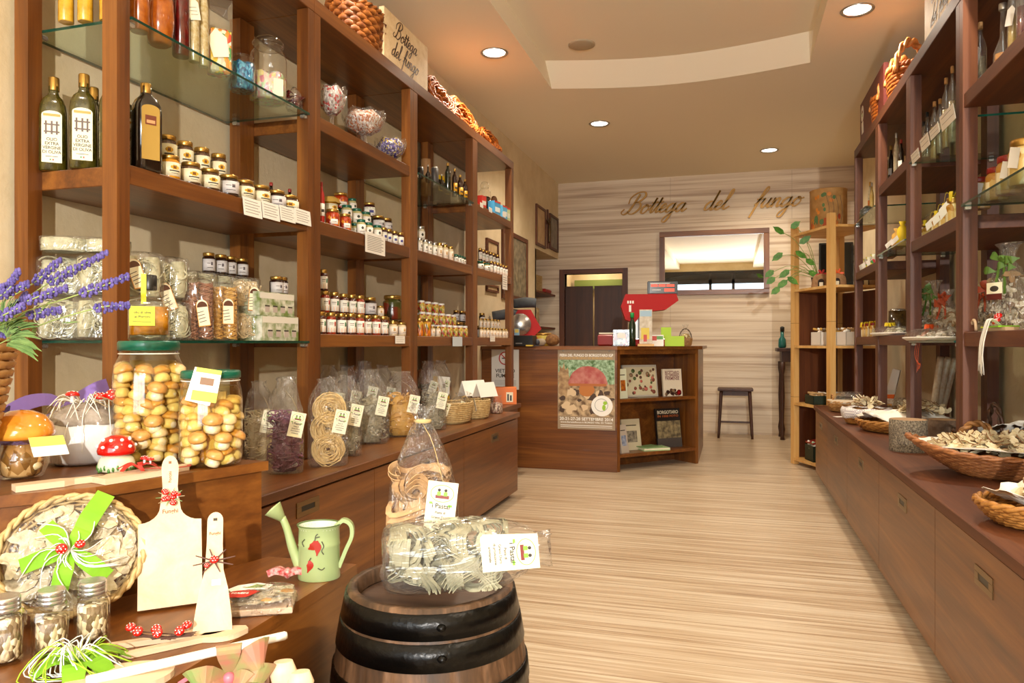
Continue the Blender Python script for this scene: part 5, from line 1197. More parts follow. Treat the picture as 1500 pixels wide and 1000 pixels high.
tagit(link('tulle_ribbon', q.mesh('tulle_ribbon'), None, TR(-1.60, 1.30, ZU + .05, R(45))), 'dark violet tulle ribbon between basket and white pot', 'ribbon')
# small toadstool pot
q = MB(); q.lathe([(.028, 0), (.036, .004), (.038, .014), (.034, .028), (.026, .036)], pm('toadstool_foot', 'e4e2c8', .25, var='d4d8b0', vscale=30, coat=.6), 28)
for i in range(26): a = 2 * pi * i / 26; q.ell((.0365 * cos(a), .0365 * sin(a), .006 + .003 * (i % 3)), (.003, .003, .006), pm('moss_glaze', '4c7a34', .3), 6, 4)
cp = MB(); cp.lathe([(.028, .036), (.037, .039), (.0385, .046), (.035, .060), (.024, .073), (.010, .0785), (.0001, .079)], RED, 32)
for i in range(16):
    a = 2 * pi * i / 8 + (.4 if i > 7 else 0); z = .056 if i < 8 else .070; r = .0365 if i < 8 else .027; cp.ell((r * cos(a), r * sin(a), z), (.0042, .0042, .0036), WDOT, 8, 6)
put(bake([('foot', q), ('cap_lid', cp)]), 'toadstool_box', 'small ceramic red toadstool box with white dots', 'ceramic toadstool', TR(-1.285, 1.292, ZU + .0006))
# wooden blades lying along the front edge, with red ribbon
def blade(x, y, z, rz, Lb, wb, lb, handle=.4, ribbon=False, grp='pale wooden kitchen boards', th=.012, name='wooden_spatula', rx=0, ry=0):
    q = MB(); P = [(0, -wb / 2), (Lb * (1 - handle), -wb / 2), (Lb * (1 - handle) + .02, -wb * .22), (Lb - .008, -wb * .22), (Lb, 0), (Lb - .008, wb * .22), (Lb * (1 - handle) + .02, wb * .22), (Lb * (1 - handle), wb / 2), (0, wb / 2)]
    q.prism(P, 0, th, BE['X'])
    return tagit(link(name, q.mesh(name), None, TR(x, y, z, rz, rx=rx, ry=ry)), lb, 'kitchen utensil', grp)
blade(-1.205, 1.165, ZU + .0006, R(74), .20, .055, 'pale wooden blade lying on the tall plinth edge under the red ribbon', .35)
blade(-1.295, 1.06, ZU + .0006, R(62), .16, .035, 'narrow pale wooden blade on the plinth edge by the orange-capped jar', .5)
RR = pm('red_ribbon', 'b8261c', .5); q = MB()
for k, a in enumerate((20, 75, 140, 200, 260, 320)): q.sweep([(0, 0, .004), (.02 * cos(R(a)), .02 * sin(R(a)), .014), (.042 * cos(R(a + 14)), .042 * sin(R(a + 14)), .004)], [.004, .013, .008], RR, t=.0008, up=(0, 0, 1))
q.sweep([(0, 0, .004), (.05, -.015, .002), (.09, -.012, .001), (.10, .01, .001)], .008, RR, t=.0008, up=(0, 0, 1))
put(bake([('bow', q), ('toadstool', toadstool(MB(), .012, .012, .022, .009)), ('toadstool', toadstool(MB(), .022, .003, .02, .008))]), 'ribbon_bow', 'red ribbon bow with tiny toadstools beside the ceramic toadstool', 'ribbon', TR(-1.19, 1.255, ZU + .0135, R(50)))
# wicker basket of lavender at the left edge
q, r_ = basket(.125, .125, .29, WICK, 16, .42, 40, .010)
LG = pm('lavender_leaf', '7f9a5a', .6, var='5f7d42', vscale=40); LV = pm('lavender_flower', '463a78', .8, var='695c9c', vscale=90); LS = pm('lavender_stem', '93a35a', .6)
bk = put(bake([('weave', q), ('rim', r_)]), 'wicker_basket', 'wicker basket holding lavender, cut by the left edge', 'basket', TR(-1.455, 1.03, ZU + .001))
spk = [((0, 432), (40, 416)), ((8, 428), (27, 398)), ((53, 412), (88, 381)), ((75, 412), (156, 370)), ((42, 440), (96, 422)), ((44, 461), (87, 454)), ((122, 429), (186, 405)), ((143, 451), (187, 447)), ((0, 464), (34, 448)), ((0, 488), (23, 482)), ((-30, 440), (5, 420)), ((-50, 470), (-15, 430)), ((20, 455), (38, 432))]
rnd = random.Random(4)
for i, (a, t) in enumerate(spk):
    d0 = 1.36 + rnd.uniform(-.06, .05); A = Vector(at(a[0], d0, a[1])); B = Vector(at(t[0], d0, t[1])); root = Vector((-1.455 + rnd.uniform(-.04, .05), 1.03 + rnd.uniform(-.04, .05), 1.08))
    fl = MB(); n = max(5, int((B - A).length / .0095))
    for k in range(n + 1):
        p = A.lerp(B, k / n); w_ = .0076 * (1 - .55 * k / n) * (1.15 if k % 3 else .7)
        for j in range(6):
            ph = j * 1.05 + k * .5; off_ = Vector((cos(ph), .4 * sin(ph * 1.7), sin(ph))) * w_; fl.ell(tuple(p + off_), (.0034, .0034, .0044), LV, 5, 4)
    s_ = MB(); s_.sweep([tuple(root), tuple(root.lerp(A, .55) + Vector((0, 0, .012))), tuple(A), tuple(B)], .0013, LS, seg=5)
    for k in range(3):
        b0 = root.lerp(A, .35 + .2 * k); e = b0 + Vector((rnd.uniform(-.01, .05), rnd.uniform(-.02, .02), rnd.uniform(.0, .03))); s_.sweep([tuple(b0), tuple(b0.lerp(e, .5)), tuple(e)], [.002, .009, .001], LG, t=.0006, up=(0, -.4, 1))
    put(bake([('stem', s_), ('flower', fl)]), 'lavender_sprig', 'lavender sprig in the basket, ' + ['at the far left', 'upright leftmost one', 'short thick one reaching up', 'longest one reaching over the shelf post', 'drooping middle one', 'short low middle one', 'long one ending at the nearest post', 'lowest long one ending at the nearest post', 'small one low on the left', 'lowest small one on the left', 'cut off by the left edge, upper', 'cut off by the left edge, lower', 'short one hidden among leaves'][i], 'lavender', TR(), 'lavender sprigs in the basket')
lf = MB()
for k in range(46):
    a = rnd.uniform(-1.5, 1.7); b0 = Vector(at(-2, 1.36, 500)); a2 = rnd.uniform(-.5, 1.3); d_ = Vector((CS * cos(a2), SN * cos(a2) - .2, sin(a2))).normalized(); l_ = rnd.uniform(.05, .10)
    lf.sweep([tuple(b0 + d_ * .02), tuple(b0 + d_ * l_ * .6 + Vector((0, 0, .01))), tuple(b0 + d_ * l_)], [.004, .016, .001], LG, t=.0007, up=(0, -.5, 1))
tagit(link('lavender_leaves', lf.mesh('lavender_leaves')), 'tuft of green leaves at the foot of the lavender sprigs', 'leaves', kind='stuff')

# ============================================================ LOW PLINTH
def press(T, text): pass
BRN = pm('burnt_print', '8a5a34', .7)
# chopping board leaning
def leaning(px, pyb, Z, hgt, lean, rz): pass
q = MB(); W_, Hh = .056, .165
P = [(-W_, 0), (W_, 0), (W_, Hh * .96)] + [(W_ - .002 - .036 * sin(pi / 2 * i / 6), Hh * .96 + .030 * (1 - cos(pi / 2 * i / 6))) for i in range(1, 7)] + [(.0135, .225), (.0155, .262)]
P += [(.0155 * cos(pi * i / 10), .262 + .026 * sin(pi * i / 10)) for i in range(1, 10)] + [(-.0155, .262), (-.0135, .225)] + [(-(W_ - .002 - .036 * sin(pi / 2 * i / 6)), Hh * .96 + .030 * (1 - cos(pi / 2 * i / 6))) for i in range(6, 0, -1)] + [(-W_, Hh * .96)]
TT = TR(rx=pi / 2); q.prism(P, 0, .012, BE['Y'], TT); q.text('Funghi', .011, BRN, TR(0, -.0122, .178, rx=pi / 2)); q.text('Porcini', .008, BRN, TR(0, -.0122, .250, rz=0, rx=pi / 2) @ TR(rz=R(90)) if False else TR(.0, -.0122, .245, rx=pi / 2, ry=R(0)) @ Matrix.Rotation(R(90), 4, 'Z'))
q.lathe([(.003, -.0126), (.003, .0001)], BRN, 10, TR(0, 0, .272, rx=pi / 2)) if False else q.cbox((0, -.0123, .274), (.005, .0004, .005), BRN)
dc = MB(); rnd = random.Random(3)
for k in range(9): toadstool(dc, rnd.uniform(-.02, .02), -.018 + rnd.uniform(-.004, .002), .205 + rnd.uniform(-.012, .012), .0065, rx=rnd.uniform(.3, 1.4))
for k in range(10): a = k * .63; dc.sweep([(0, -.016, .205), (.026 * cos(a), -.019, .205 + .018 * sin(a))], [.003, .001], LG if k % 2 else RAFN, t=.001, up=(0, -1, 0))
put(bake([('board', q), ('decoration', dc)]), 'chopping_board', 'pale wooden chopping board leaning on the tall plinth', 'chopping board', TR(-1.026, 1.160, ZW + .002, R(42), rx=R(-18)))
q = MB(); P = [(-.032, 0), (.032, 0), (.030, .03), (.024, .075), (.0155, .11), (.0135, .155), (.0135, .20)] + [(.0135 * cos(pi * i / 10), .20 + .016 * sin(pi * i / 10)) for i in range(1, 10)] + [(-.0135, .20), (-.0135, .155), (-.0155, .11), (-.024, .075), (-.030, .03)]
q.prism(P, 0, .006, BE['Y'], TT); q.cbox((0, -.0064, .202), (.007, .0006, .005), INK); q.text('Funghi', .0075, BRN, TR(0, -.0062, .176, rx=pi / 2)); q.cbox((.004, -.0064, .088), (.015, .0006, .010), WHITE)
dc = MB()
for k in range(8): a = k * .8 + .2; dc.sweep([(0, -.010, .125), (.036 * cos(a), -.013, .125 + .022 * sin(a))], [.003, .0015], pm('twig', '5a3c30', .8), t=.0015, up=(0, -1, 0))
toadstool(dc, 0, -.013, .127, .008, rx=1.3); toadstool(dc, -.012, -.012, .118, .005, rx=1.3)
put(bake([('blade', q), ('decoration', dc)]), 'wooden_spatula', 'pale wooden spatula with twig bow leaning on the chopping board', 'kitchen utensil', TR(-.855, 1.066, ZW + .002, R(36), rx=R(-30)))
# dried mushroom slices
SLF = pm('slice_flesh', 'e0d2b0', .75, var='cbb88c', vscale=90); SLE = pm('slice_edge', '6a4426', .8, var='8e6a40', vscale=80); SLP = pm('slice_pale', 'd9cdb4', .75, var='a89878', vscale=60)
def slice_mesh(seed, r=.03, flesh=SLF):
    rnd = random.Random(seed); q = MB(); P = []
    for i in range(12): a = pi * i / 11; P.append((r * (1 + .08 * rnd.uniform(-1, 1)) * cos(a), r * .75 * sin(a) * (1 + .1 * rnd.uniform(-1, 1))))
    P += [(-r * .8, -r * .12), (-r * .34, -r * .1), (-r * .26, -r * .8), (-r * .1, -r * 1.05), (r * .2, -r * 1.0), (r * .30, -r * .7), (r * .33, -r * .1), (r * .8, -r * .14)]
    n = len(P); bend = rnd.uniform(3, 9); tw = rnd.uniform(-8, 8); f = lambda x, y, z: (x, y, z + bend * x * x + tw * x * y)
    c = (0, 0); T = [f(x, y, .0018) for x, y in P] + [f(x, y, -.0018) for x, y in P]; md = [f(x * .45, y * .45, .002) for x, y in P] + [f(x * .45, y * .45, -.002) for x, y in P]
    V = T + md + [f(0, 0, .002), f(0, 0, -.002)]; F = []
    for i in range(n):
        j = (i + 1) % n; F += [(i, j, 2 * n + j, 2 * n + i), (n + j, n + i, 3 * n + i, 3 * n + j), (2 * n + i, 2 * n + j, 4 * n), (3 * n + j, 3 * n + i, 4 * n + 1)]
    q.add(V, F, flesh, None, True); q.add(T, [(j, i, n + i, n + j) for i in range(n) for j in [(i + 1) % n]], SLE); return q.mesh('dried_mushroom_slice')
SLM = [slice_mesh(i) for i in range(6)]; SLM2 = [slice_mesh(20 + i, .03, SLP) for i in range(4)]
def slices(n, fn, label, group, s0=.8, s1=1.2, seed=1, meshes=None, stand=.5, more=0):
    rnd = random.Random(seed)
    if more:
        q = MB()
        for i in range(more):
            x, y, z = fn(rnd); me = rnd.choice(SLM); T = TR(x, y, z - .012, rnd.uniform(0, 6.28), rx=rnd.uniform(-stand, stand), ry=rnd.uniform(-stand, stand), s=rnd.uniform(s0, s1))
            q.add([tuple(v.co) for v in me.vertices], [tuple(p.vertices) for p in me.polygons], SLF, T)
        tagit(link('dried_mushrooms', q.mesh('dried_mushrooms')), 'underlying heap of dried slices: ' + group, 'dried mushrooms', None, 'stuff')
    for i in range(n):
        x, y, z = fn(rnd); o = link('dried_mushroom_slice', rnd.choice(meshes or SLM), None, TR(x, y, z, rnd.uniform(0, 6.28), rx=rnd.uniform(-stand, stand), ry=rnd.uniform(-stand, stand), s=rnd.uniform(s0, s1)))
        tagit(o, label, 'dried mushroom', group)
# leaning round plate of slices with green bow
q, r_ = basket(.118, .108, .022, WICKL, 4, .75, 44, .007); q.lathe([(.0001, .004), (.088, .004)], WICKL, 32, TR(s=(1, .92, 1)))
PTT = TR(-1.150, 1.052, ZW + .014, R(43)) @ Matrix.Rotation(R(64), 4, 'X') @ Matrix.Translation((0, .102, 0))
cw = MB(); cw.lathe([(.112, .012), (.105, .034), (.06, .044), (.0001, .046)], CELLO, 32, jit=lambda a, k, r, z: (r * (1 + .03 * sin(7 * a + k)), z + .003 * sin(5 * a)))
bw = MB()
for (x0, y0, x1, y1, w_) in ((0, 0, .055, .10, .034), (0, 0, -.075, -.02, .030), (0, 0, -.04, .05, .028), (0, 0, .06, -.055, .03), (0, 0, -.015, -.07, .03), (0, 0, .03, .05, .03)):
    bw.sweep([(x0, y0, .052), (x1 * .5, y1 * .5, .066), (x1, y1, .054)], [w_ * .5, w_, w_ * .95], FELTG, t=.001, up=(0, 0, 1))
rf = MB()
for k in range(26):
    a = rnd.uniform(0, 6.28); l_ = rnd.uniform(.03, .09); rf.sweep([(0, 0, .058), (l_ * .5 * cos(a), l_ * .5 * sin(a), .074), (l_ * cos(a + .5), l_ * sin(a + .5), .056)], .0010, RAFW, seg=4)
plate = put(bake([('weave', q), ('rim', r_), ('wrapper', cw), ('bow', bw), ('raffia', rf), ('toadstool', toadstool(MB(), -.012, -.0, .074, .010, rx=.4)), ('toadstool', toadstool(MB(), .016, .006, .072, .009, rx=-.4))]), 'gift_plate', 'round wicker plate of dried mushrooms under cellophane with green bow', 'gift plate', PTT)
for i in range(46):
    a = rnd.uniform(0, 6.28); rr = .092 * math.sqrt(rnd.random()); v = PTT @ Vector((rr * cos(a), rr * .92 * sin(a), .016 + .010 * rnd.random()))
    o = link('dried_mushroom_slice', rnd.choice(SLM2 + SLM[:2]), None, Matrix.Translation(v) @ PTT.to_3x3().to_4x4() @ TR(rz=rnd.uniform(0, 6.28), rx=rnd.uniform(-.2, .2), ry=rnd.uniform(-.2, .2), s=rnd.uniform(.75, 1.1)))
    tagit(o, 'dried mushroom slice on the leaning round plate with green bow', 'dried mushroom', 'mushroom slices on the leaning plate')
# another rounder board peeking at the far left
q = MB(); q.lathe([(.0001, 0), (.10, 0), (.10, .01), (.0001, .01)], BE['X'], 40); tagit(link('round_board', q.mesh('round_board'), None, TR(-1.325, .875, ZW + .102, R(48)) @ Matrix.Rotation(R(75), 4, 'X')), 'round pale board leaning at the far left edge', 'wooden board')
# spice jars
def spice(x, y, r, h, lb, fill):
    g = MB(); g.lathe([(r * .85, 0), (r, .003), (r, h * .66), (r * .8, h * .76), (r * .72, h * .78)], JG, 28, sq=5)
    c = MB(); c.lathe([(r * .74, .004), (r * .86, .008), (r * .84, h * fill), (.001, h * fill + .003)], mosaic('dried_bits', ['c8b48c', '8a7454', 'ded0b0', '6e5636'], 150, .7, 0), 18)
    l = MB(); l.lathe([(r * .74, h * .775), (r * .80, h * .78), (r * .80, h * .83), (r * .77, h * .84), (r * .80, h * .85), (r * .80, h * .90), (r * .77, h * .91), (r * .80, h * .92), (r * .80, h * .97), (r * .74, h)], STEEL, 28)
    put(bake([('glass', g), ('dried_mushrooms', c), ('lid', l)]), 'spice_jar', lb, 'jar', TR(x, y, ZW + .0006, R(40)), 'square glass spice jars with screw lids')
spice(-1.045, 1.000, .027, .100, 'square glass jar with steel screw lid, right one of three', .6); spice(-1.072, .944, .0265, .100, 'square glass jar with steel screw lid, middle one of three', .55); spice(-1.105, .890, .027, .103, 'square glass jar with steel screw lid, leftmost of three', .68)
# white-ribboned green bow things at the bottom left
def rosette(x, y, z, lb, s=1.0, seed=1, rz=0):
    rnd = random.Random(seed); b_ = MB(); r2 = MB()
    for k in range(6):
        a = k * 1.05 + rnd.uniform(-.2, .2); l_ = rnd.uniform(.045, .075) * s; b_.sweep([(0, 0, 0), (l_ * .5 * cos(a), l_ * .5 * sin(a), .020 * s), (l_ * cos(a), l_ * sin(a), .004)], [.012 * s, .030 * s, .024 * s], FELTG, t=.001, up=(0, 0, 1))
    for k in range(40):
        a = rnd.uniform(0, 6.28); l_ = rnd.uniform(.02, .075) * s; r2.sweep([(0, 0, .012), (l_ * .5 * cos(a), l_ * .5 * sin(a), .03 + rnd.uniform(0, .015)), (l_ * cos(a + .6), l_ * sin(a + .6), .01), (l_ * .7 * cos(a + 1.2), l_ * .7 * sin(a + 1.2), .004)], .0010, RAFW if k % 3 else RAFG, seg=4)
    put(bake([('bow', b_), ('raffia', r2)]), 'felt_bow', lb, 'bow', TR(x, y, z, rz), 'green felt bows with raffia')
rosette(-.965, .895, .6165, 'green felt bow with white raffia in front of the spice jars', 1.15, 3)
rosette(-1.185, .86, .735, 'green bow with white raffia at the far left, above the leftmost spice jar', .8, 5)
q = MB(); q.lathe([(.03, 0), (.034, .01), (.034, .10), (.02, .118)], CELLO, 20); c_ = MB(); c_.lathe([(.03, .004), (.03, .085)], MC['dried_bits'], 16)
put(bake([('wrapper', q), ('dried_mushrooms', c_), ('toadstool', toadstool(MB(), .03, -.03, .112, .012, rx=.7))]), 'gift_pouch', 'cellophane pouch under the far left green bow', 'pouch', TR(-1.185, .86, .6156))
# spoons with toadstool twigs, long stick, pale boards
def spoon(x, y, z, rz, lb, L_=.20, rx=0, ry=0):
    q = MB(); P = [(0, -.006), (L_ * .6, -.006)] + [(L_ * .78 - .024 * cos(pi * i / 10) * 1.2 * 1, -.022 * sin(pi * i / 10)) for i in range(0, 11)][1:-1] + [(L_ * .6 + .002, .006)]
    P = [(0, -.006), (L_ * .62, -.007)] + [(L_ * .62 + .075 * i / 8, -.007 - .016 * sin(pi * i / 8)) for i in range(1, 9)] + [(L_ * .62 + .075 * i / 8, .007 + .016 * sin(pi * i / 8)) for i in range(8, 0, -1)] + [(L_ * .62, .007), (0, .006)]
    q.prism(P, 0, .009, BE['X']); o = link('wooden_spoon', q.mesh('wooden_spoon'), None, TR(x, y, z, rz, ry=ry)); return tagit(o, lb, 'kitchen utensil', 'pale wooden spoons on the low plinth')
spoon(-.985, .97, ZW + .0006, R(40), 'flat wooden spoon in front of the chopping board, left of two', .19); spoon(-.935, .945, ZW + .0006, R(52), 'flat wooden spoon in front of the chopping board, right of two', .20)
q = MB(); rnd = random.Random(12)
for k in range(14): a = rnd.uniform(-.3, .3) + (pi if k % 2 else 0); q.sweep([(rnd.uniform(-.02, .02), rnd.uniform(-.01, .01), .004), (.05 * cos(a), .05 * sin(a), .010)], [.0016, .0008], MC['twig'], seg=4)
ts = [('toadstool', toadstool(MB(), x, y, .018 + zz, .0085, rx=rx)) for x, y, zz, rx in ((-.055, .0, .004, .4), (-.04, -.008, 0, .9), (-.012, -.004, .002, .5), (-.005, -.016, 0, 1.1), (.035, .004, .004, .4), (.028, -.01, .0, 1.0))]
put(bake([('twigs', q)] + ts), 'toadstool_garland', 'twig garland with tiny red toadstools lying on the spoons', 'garland', TR(-.905, 1.01, ZW + .011, R(20)))
q = MB(); q.lathe([(.0068, 0), (.0072, .002), (.0068, .30), (.005, .304)], pm('white_wood', 'efe8da', .5), 16)
A = Vector((-.900, .850, .628)); B = Vector((-.690, 1.035, .648)); qd = (B - A).to_track_quat('Z', 'Y').to_matrix().to_4x4()
tagit(link('wooden_dowel', q.mesh('wooden_dowel'), None, Matrix.Translation(A) @ qd @ TR(s=(1, 1, .93))), 'white wooden rolling stick jutting over the low plinth edge', 'kitchen utensil')
q = MB(); P = [(.075 * cos(2 * pi * i / 28), .05 * sin(2 * pi * i / 28)) for i in range(28)]; q.prism(P, 0, .01, BE['X']); tagit(link('wooden_paddle', q.mesh('wooden_paddle'), None, TR(-.87, .88, ZW + .0006, R(45))), 'rounded pale wooden paddle at the bottom edge under the stick', 'kitchen utensil')
# flat cellophane packet with red label
q = MB(); q.box(-.062, .062, -.05, .05, 0, .012, pm('kraft_tray', 'c8ac90', .6), b=.002); f = MB()
for k in range(16): f.ell((rnd.uniform(-.05, .05), rnd.uniform(-.035, .04), .018 + rnd.uniform(0, .008)), (.014, .011, .005), PCAP if k % 3 else SLP, 8, 5, rough=.4)
for k in range(18): f.add(*(lambda m_: ([tuple(v.co * .6 + Vector((rnd.uniform(-.045, .045), rnd.uniform(-.035, .035), .022))) for v in m_.vertices], [tuple(p.vertices) for p in m_.polygons]))(SLM2[k % 4]), SLP)
c = MB(); c.lathe([(.062, .001), (.066, .012), (.060, .028), (.03, .036), (.0001, .037)], CELLO2, 30, sq=3, sy=.82, jit=lambda a, k, r, z: (r * (1 + .03 * sin(8 * a + k)), z + .003 * sin(7 * a)))
l = MB(); l.prism([(-.06, -.045), (-.02, -.048), (-.0, -.02), (-.02, -.008), (-.05, -.012)], .036, .037, pm('label_scarlet', 'b82a1c', .5)); l.prism([(-.052, -.014), (-.02, -.006), (.012, -.01), (.02, .012), (-.01, .03), (-.045, .02), (-.06, 0)], .0362, .0372, WHITE); l.prism([(-.03, .0), (0, -.002), (.008, .01), (-.01, .018)], .0373, .0378, pm('label_leaf', '8aa05c', .5)); l.text('PORCINI', .008, WHITE, TR(-.034, -.028, .0375, rz=R(-8)))
put(bake([('tray', q), ('dried_mushrooms', f), ('wrapper', c), ('label', l)]), 'mushroom_packet', 'flat cellophane mushroom packet with red and white label', 'packet', TR(-.862, 1.212, ZW + .001, R(28)))
q = MB()
for s_ in (-1, 1): q.sweep([(0, 0, .014), (s_ * .02, 0, .022), (s_ * .038, .004, .016)], [.006, .018, .024], pm('candy_wrap', 'd8b0a8', .4, var='b02c2c', vscale=120), t=.014, up=(0, 0, 1))
q.ell((0, 0, .016), (.008, .012, .012), MC['candy_wrap'], 10, 8)
tagit(link('fabric_candy', q.mesh('fabric_candy'), None, TR(-.905, 1.365, ZW, R(20))), 'red and white fabric twist between packet and watering can', 'decoration')
# watering can
GC = pm('can_enamel', 'a5b47c', .35, var='9cac74', vscale=12, coat=.4); CX, CY = -.852, 1.402
b_ = MB(); b_.lathe([(.044, 0), (.045, .003), (.044, .02), (.0435, .07), (.0445, .072), (.0435, .076), (.043, .108), (.045, .110), (.0455, .114)], GC, 40, sy=.82, caps=False); b_.lathe([(.0001, .002), (.044, .002)], GC, 40, TR(s=(1, .82, 1)), caps=False)
b_.lathe([(.043, .113), (.042, .02), (.0001, .012)], pm('can_inside', 'd4d8c4', .4), 36, TR(s=(1, .82, 1)), caps=False)
rim = MB(); rim.sweep([(.0455 * cos(t), .0455 * .82 * sin(t), .1145) for t in [2 * pi * i / 40 for i in range(40)]], .0016, pm('can_rim', '5a6a3c', .4), seg=6, closed=True)
sp = MB(); sp.sweep([(-.040, 0, .022), (-.055, 0, .06), (-.068, 0, .105), (-.078, 0, .130)], [.012, .010, .008, .0075], GC, seg=14); sp.lathe([(.0075, 0), (.020, .030), (.021, .032), (.0001, .034)], GC, 24, TR(-.077, 0, .126, ry=R(-42)))
hn = MB(); hn.sweep([(.036, 0, .110), (.052, 0, .122), (.068, 0, .112), (.070, 0, .088), (.058, 0, .060), (.046, 0, .030), (.043, 0, .022)], .016, GC, t=.008, up=(0, 0, 1))
PR = pm('pepper_red', 'a02818', .4); pp = MB()
def onc(x, z, r=.0445): y = -math.sqrt(max(0, 1 - (x / r) ** 2)) * r * .82 - .0007; return (x, y, z)
for pts, w_ in (([(-.002, .088), (-.006, .076), (-.016, .070)], [.005, .017, .003]), ([(.002, .088), (.004, .074), (.002, .056)], [.005, .015, .002]), ([(-.014, .046), (-.012, .036), (-.018, .020)], [.005, .015, .002])):
    pp.sweep([onc(x, z) for x, z in pts], w_, PR, t=.0012, up=(0, -1, 0))
for pts in ([(-.002, .088), (0, .098), (.004, .102)], [(0, .094), (.008, .096)], [(-.014, .046), (-.010, .052)], [(.012, .086), (.016, .075), (.012, .066), (.016, .058)], [(.004, .03), (.012, .026), (.018, .030)], [(-.024, .09), (-.030, .082), (-.026, .074)]):
    pp.sweep([onc(x, z) for x, z in pts], .0022, pm('print_vine', '4a4a30', .5), t=.0008, up=(0, -1, 0))
put(bake([('body', b_, [('rim', rim), ('painted_peppers', pp)]), ('spout', sp), ('handle', hn)]), 'watering_can', 'pale green enamel watering can painted with red peppers', 'watering can', TR(CX, CY, ZW + .0006, TH + R(4)))
# ribboned gift at the bottom edge
GX, GY = -.628, .815
q = MB(); q.box(-.05, .05, -.045, .045, 0, .17, pm('gift_pink', 'b88c78', .6), b=.004)
bw = MB(); SH = pm('ribbon_shot', '6f9450', .4, var='a8705c', vscale=26); 
for (x1, z1, w_) in ((.045, .030, .042), (-.045, .004, .034), (.030, -.012, .03), (.0, .046, .036), (-.035, -.022, .024), (.05, .0, .03)): bw.sweep([(0, 0, .185), (x1 * .6, -.022, .185 + z1 * .6 + .010), (x1, -.012, .185 + z1), (x1 * .65, .004, .185 + z1 * .7 - .008), (0, .002, .184)], [.010, w_ * .8, w_ * .9, w_ * .8, .010], SH, t=.0012, up=(0, -1, .3))
kn = MB(); kn.ell((0, -.006, .185), (.008, .007, .008), pm('knot_pink', 'cc6a78', .4), 10, 8); kn.sweep([(0, 0, .185), (-.03, -.005, .20), (-.06, -.002, .185)], .005, MC['knot_pink'], t=.001, up=(0, -1, 0))
put(bake([('box', q), ('bow', bw), ('knot', kn)]), 'gift_box', 'gift with green and pink bow at the bottom edge', 'gift', TR(GX, GY, .5006, R(36)))
for i, (px, py) in enumerate(((415, 985), (440, 1000))): 
    x, y, z = at(px, .98, py); q = MB(); q.lathe([(.008, 0), (.010, .01), (.014, z - .515), (.018, z - .50), (.012, z - .485)], BE['Z'], 18, TR(s=(1, .6, 1)))
    tagit(link('wooden_spoon', q.mesh('wooden_spoon'), None, TR(x, y, .5006, R(36))), 'upright wooden spoon beside the ribboned gift, %s one' % ['left', 'right'][i], 'kitchen utensil', 'upright spoons by the ribboned gift')

# ============================================================ things on the far end of the left worktop
def tent(px0, px1, py0, py1, X, z, lb):
    ya, yb = onX(px0, X), onX(px1, X); w_ = abs(yb - ya); h_ = abs(zat(py0, X, (ya + yb) / 2) - z); q = MB(); a = math.atan2(.04, h_)
    for s_ in (-1, 1): q.box(-w_ / 2, w_ / 2, -.001, 0, -h_, 0, WHITE, TR(0, 0, h_, rx=s_ * a))
    q.text('Pasta', .022, pm('print_red', 'b03020', .5), TR(0, -.004, h_ * .80, rx=pi / 2 - a)); q.text('fresca', .022, MC['print_red'], TR(0, -.012, h_ * .60, rx=pi / 2 - a))
    tagit(link('tent_card', q.mesh('tent_card'), None, TR(X, (ya + yb) / 2, z, R(70))), lb, 'card', 'folded white cards with red writing')
q, r_ = basket(.15, .11, .125, WICKL, 9, .84, 44, .007); h1 = hoop(.05, .028, WICKL, .005, (.15, 0, .125), 'y'); 
BKT = (-1.70, 4.38); put(bake([('weave', q), ('rim', r_), ('handle', h1)]), 'wicker_basket', 'oval pale wicker basket at the far end of the left worktop', 'basket', TR(BKT[0], BKT[1], ZL + .0006, R(80)))
q, r_ = basket(.11, .10, .12, WICKL, 9, .84, 40, .006); put(bake([('weave', q), ('rim', r_)]), 'wicker_basket', 'second pale wicker basket right behind the oval one', 'basket', TR(-1.66, 4.68, ZL + .0006, R(80)))
for i, (dx, dy, rz) in enumerate(((-.02, -.10, 30), (0, .0, 60), (.01, .09, 110))):
    c = MB(); c.lathe([(.03, .02), (.045, .04), (.045, .10), (.03, .15), (.012, .17), (.03, .185)], CELLO2, 20, sy=.7, jit=lambda a, k, r, z: (r * (1 + .1 * sin(5 * a + k)), z)); f = MB(); strands(f, PAST['beige'], 30, (.04, .03, .09), w=.006, t=.0014, seed=70 + i)
    t = card(.045, .08, text=PTX); t.v = [tuple(TR(.01, -.045, .15, ry=R(24), rx=R(-30)) @ Vector(v)) for v in t.v]
    put(bake([('wrapper', c), ('pasta', f), ('tag', t)]), 'pasta_sachet', 'small tagged cellophane sachet lying in the oval basket, %s' % ['nearest', 'middle', 'farthest'][i], 'sachet', TR(BKT[0] + dx, BKT[1] + dy, ZL + .012, R(rz), rx=R(20)), 'sachets in the oval basket')
tent(684, 701, 557, 580, -1.72, ZL + .135, 'folded card with red writing behind the oval basket, left one'); tent(704, 717, 560, 585, -1.62, ZL + .13, 'folded card with red writing over the second basket, right one')
c = MB(); c.lathe([(.04, 0), (.048, .01), (.045, .07), (.03, .11), (.04, .125)], CELLO2, 18, jit=lambda a, k, r, z: (r * (1 + .08 * sin(5 * a + k)), z)); f = MB(); f.lathe([(.04, .002), (.044, .01), (.04, .07), (.001, .08)], mosaic('spiced_mix', ['c8a890', 'a06c5c', 'e0ccb4', '7a5a48'], 80, .6, .2), 16)
put(bake([('wrapper', c), ('dried_mix', f)]), 'spice_bag', 'little cellophane bag of pinkish mix at the worktop end', 'bag', TR(-1.62, 5.04, ZL + .0006))
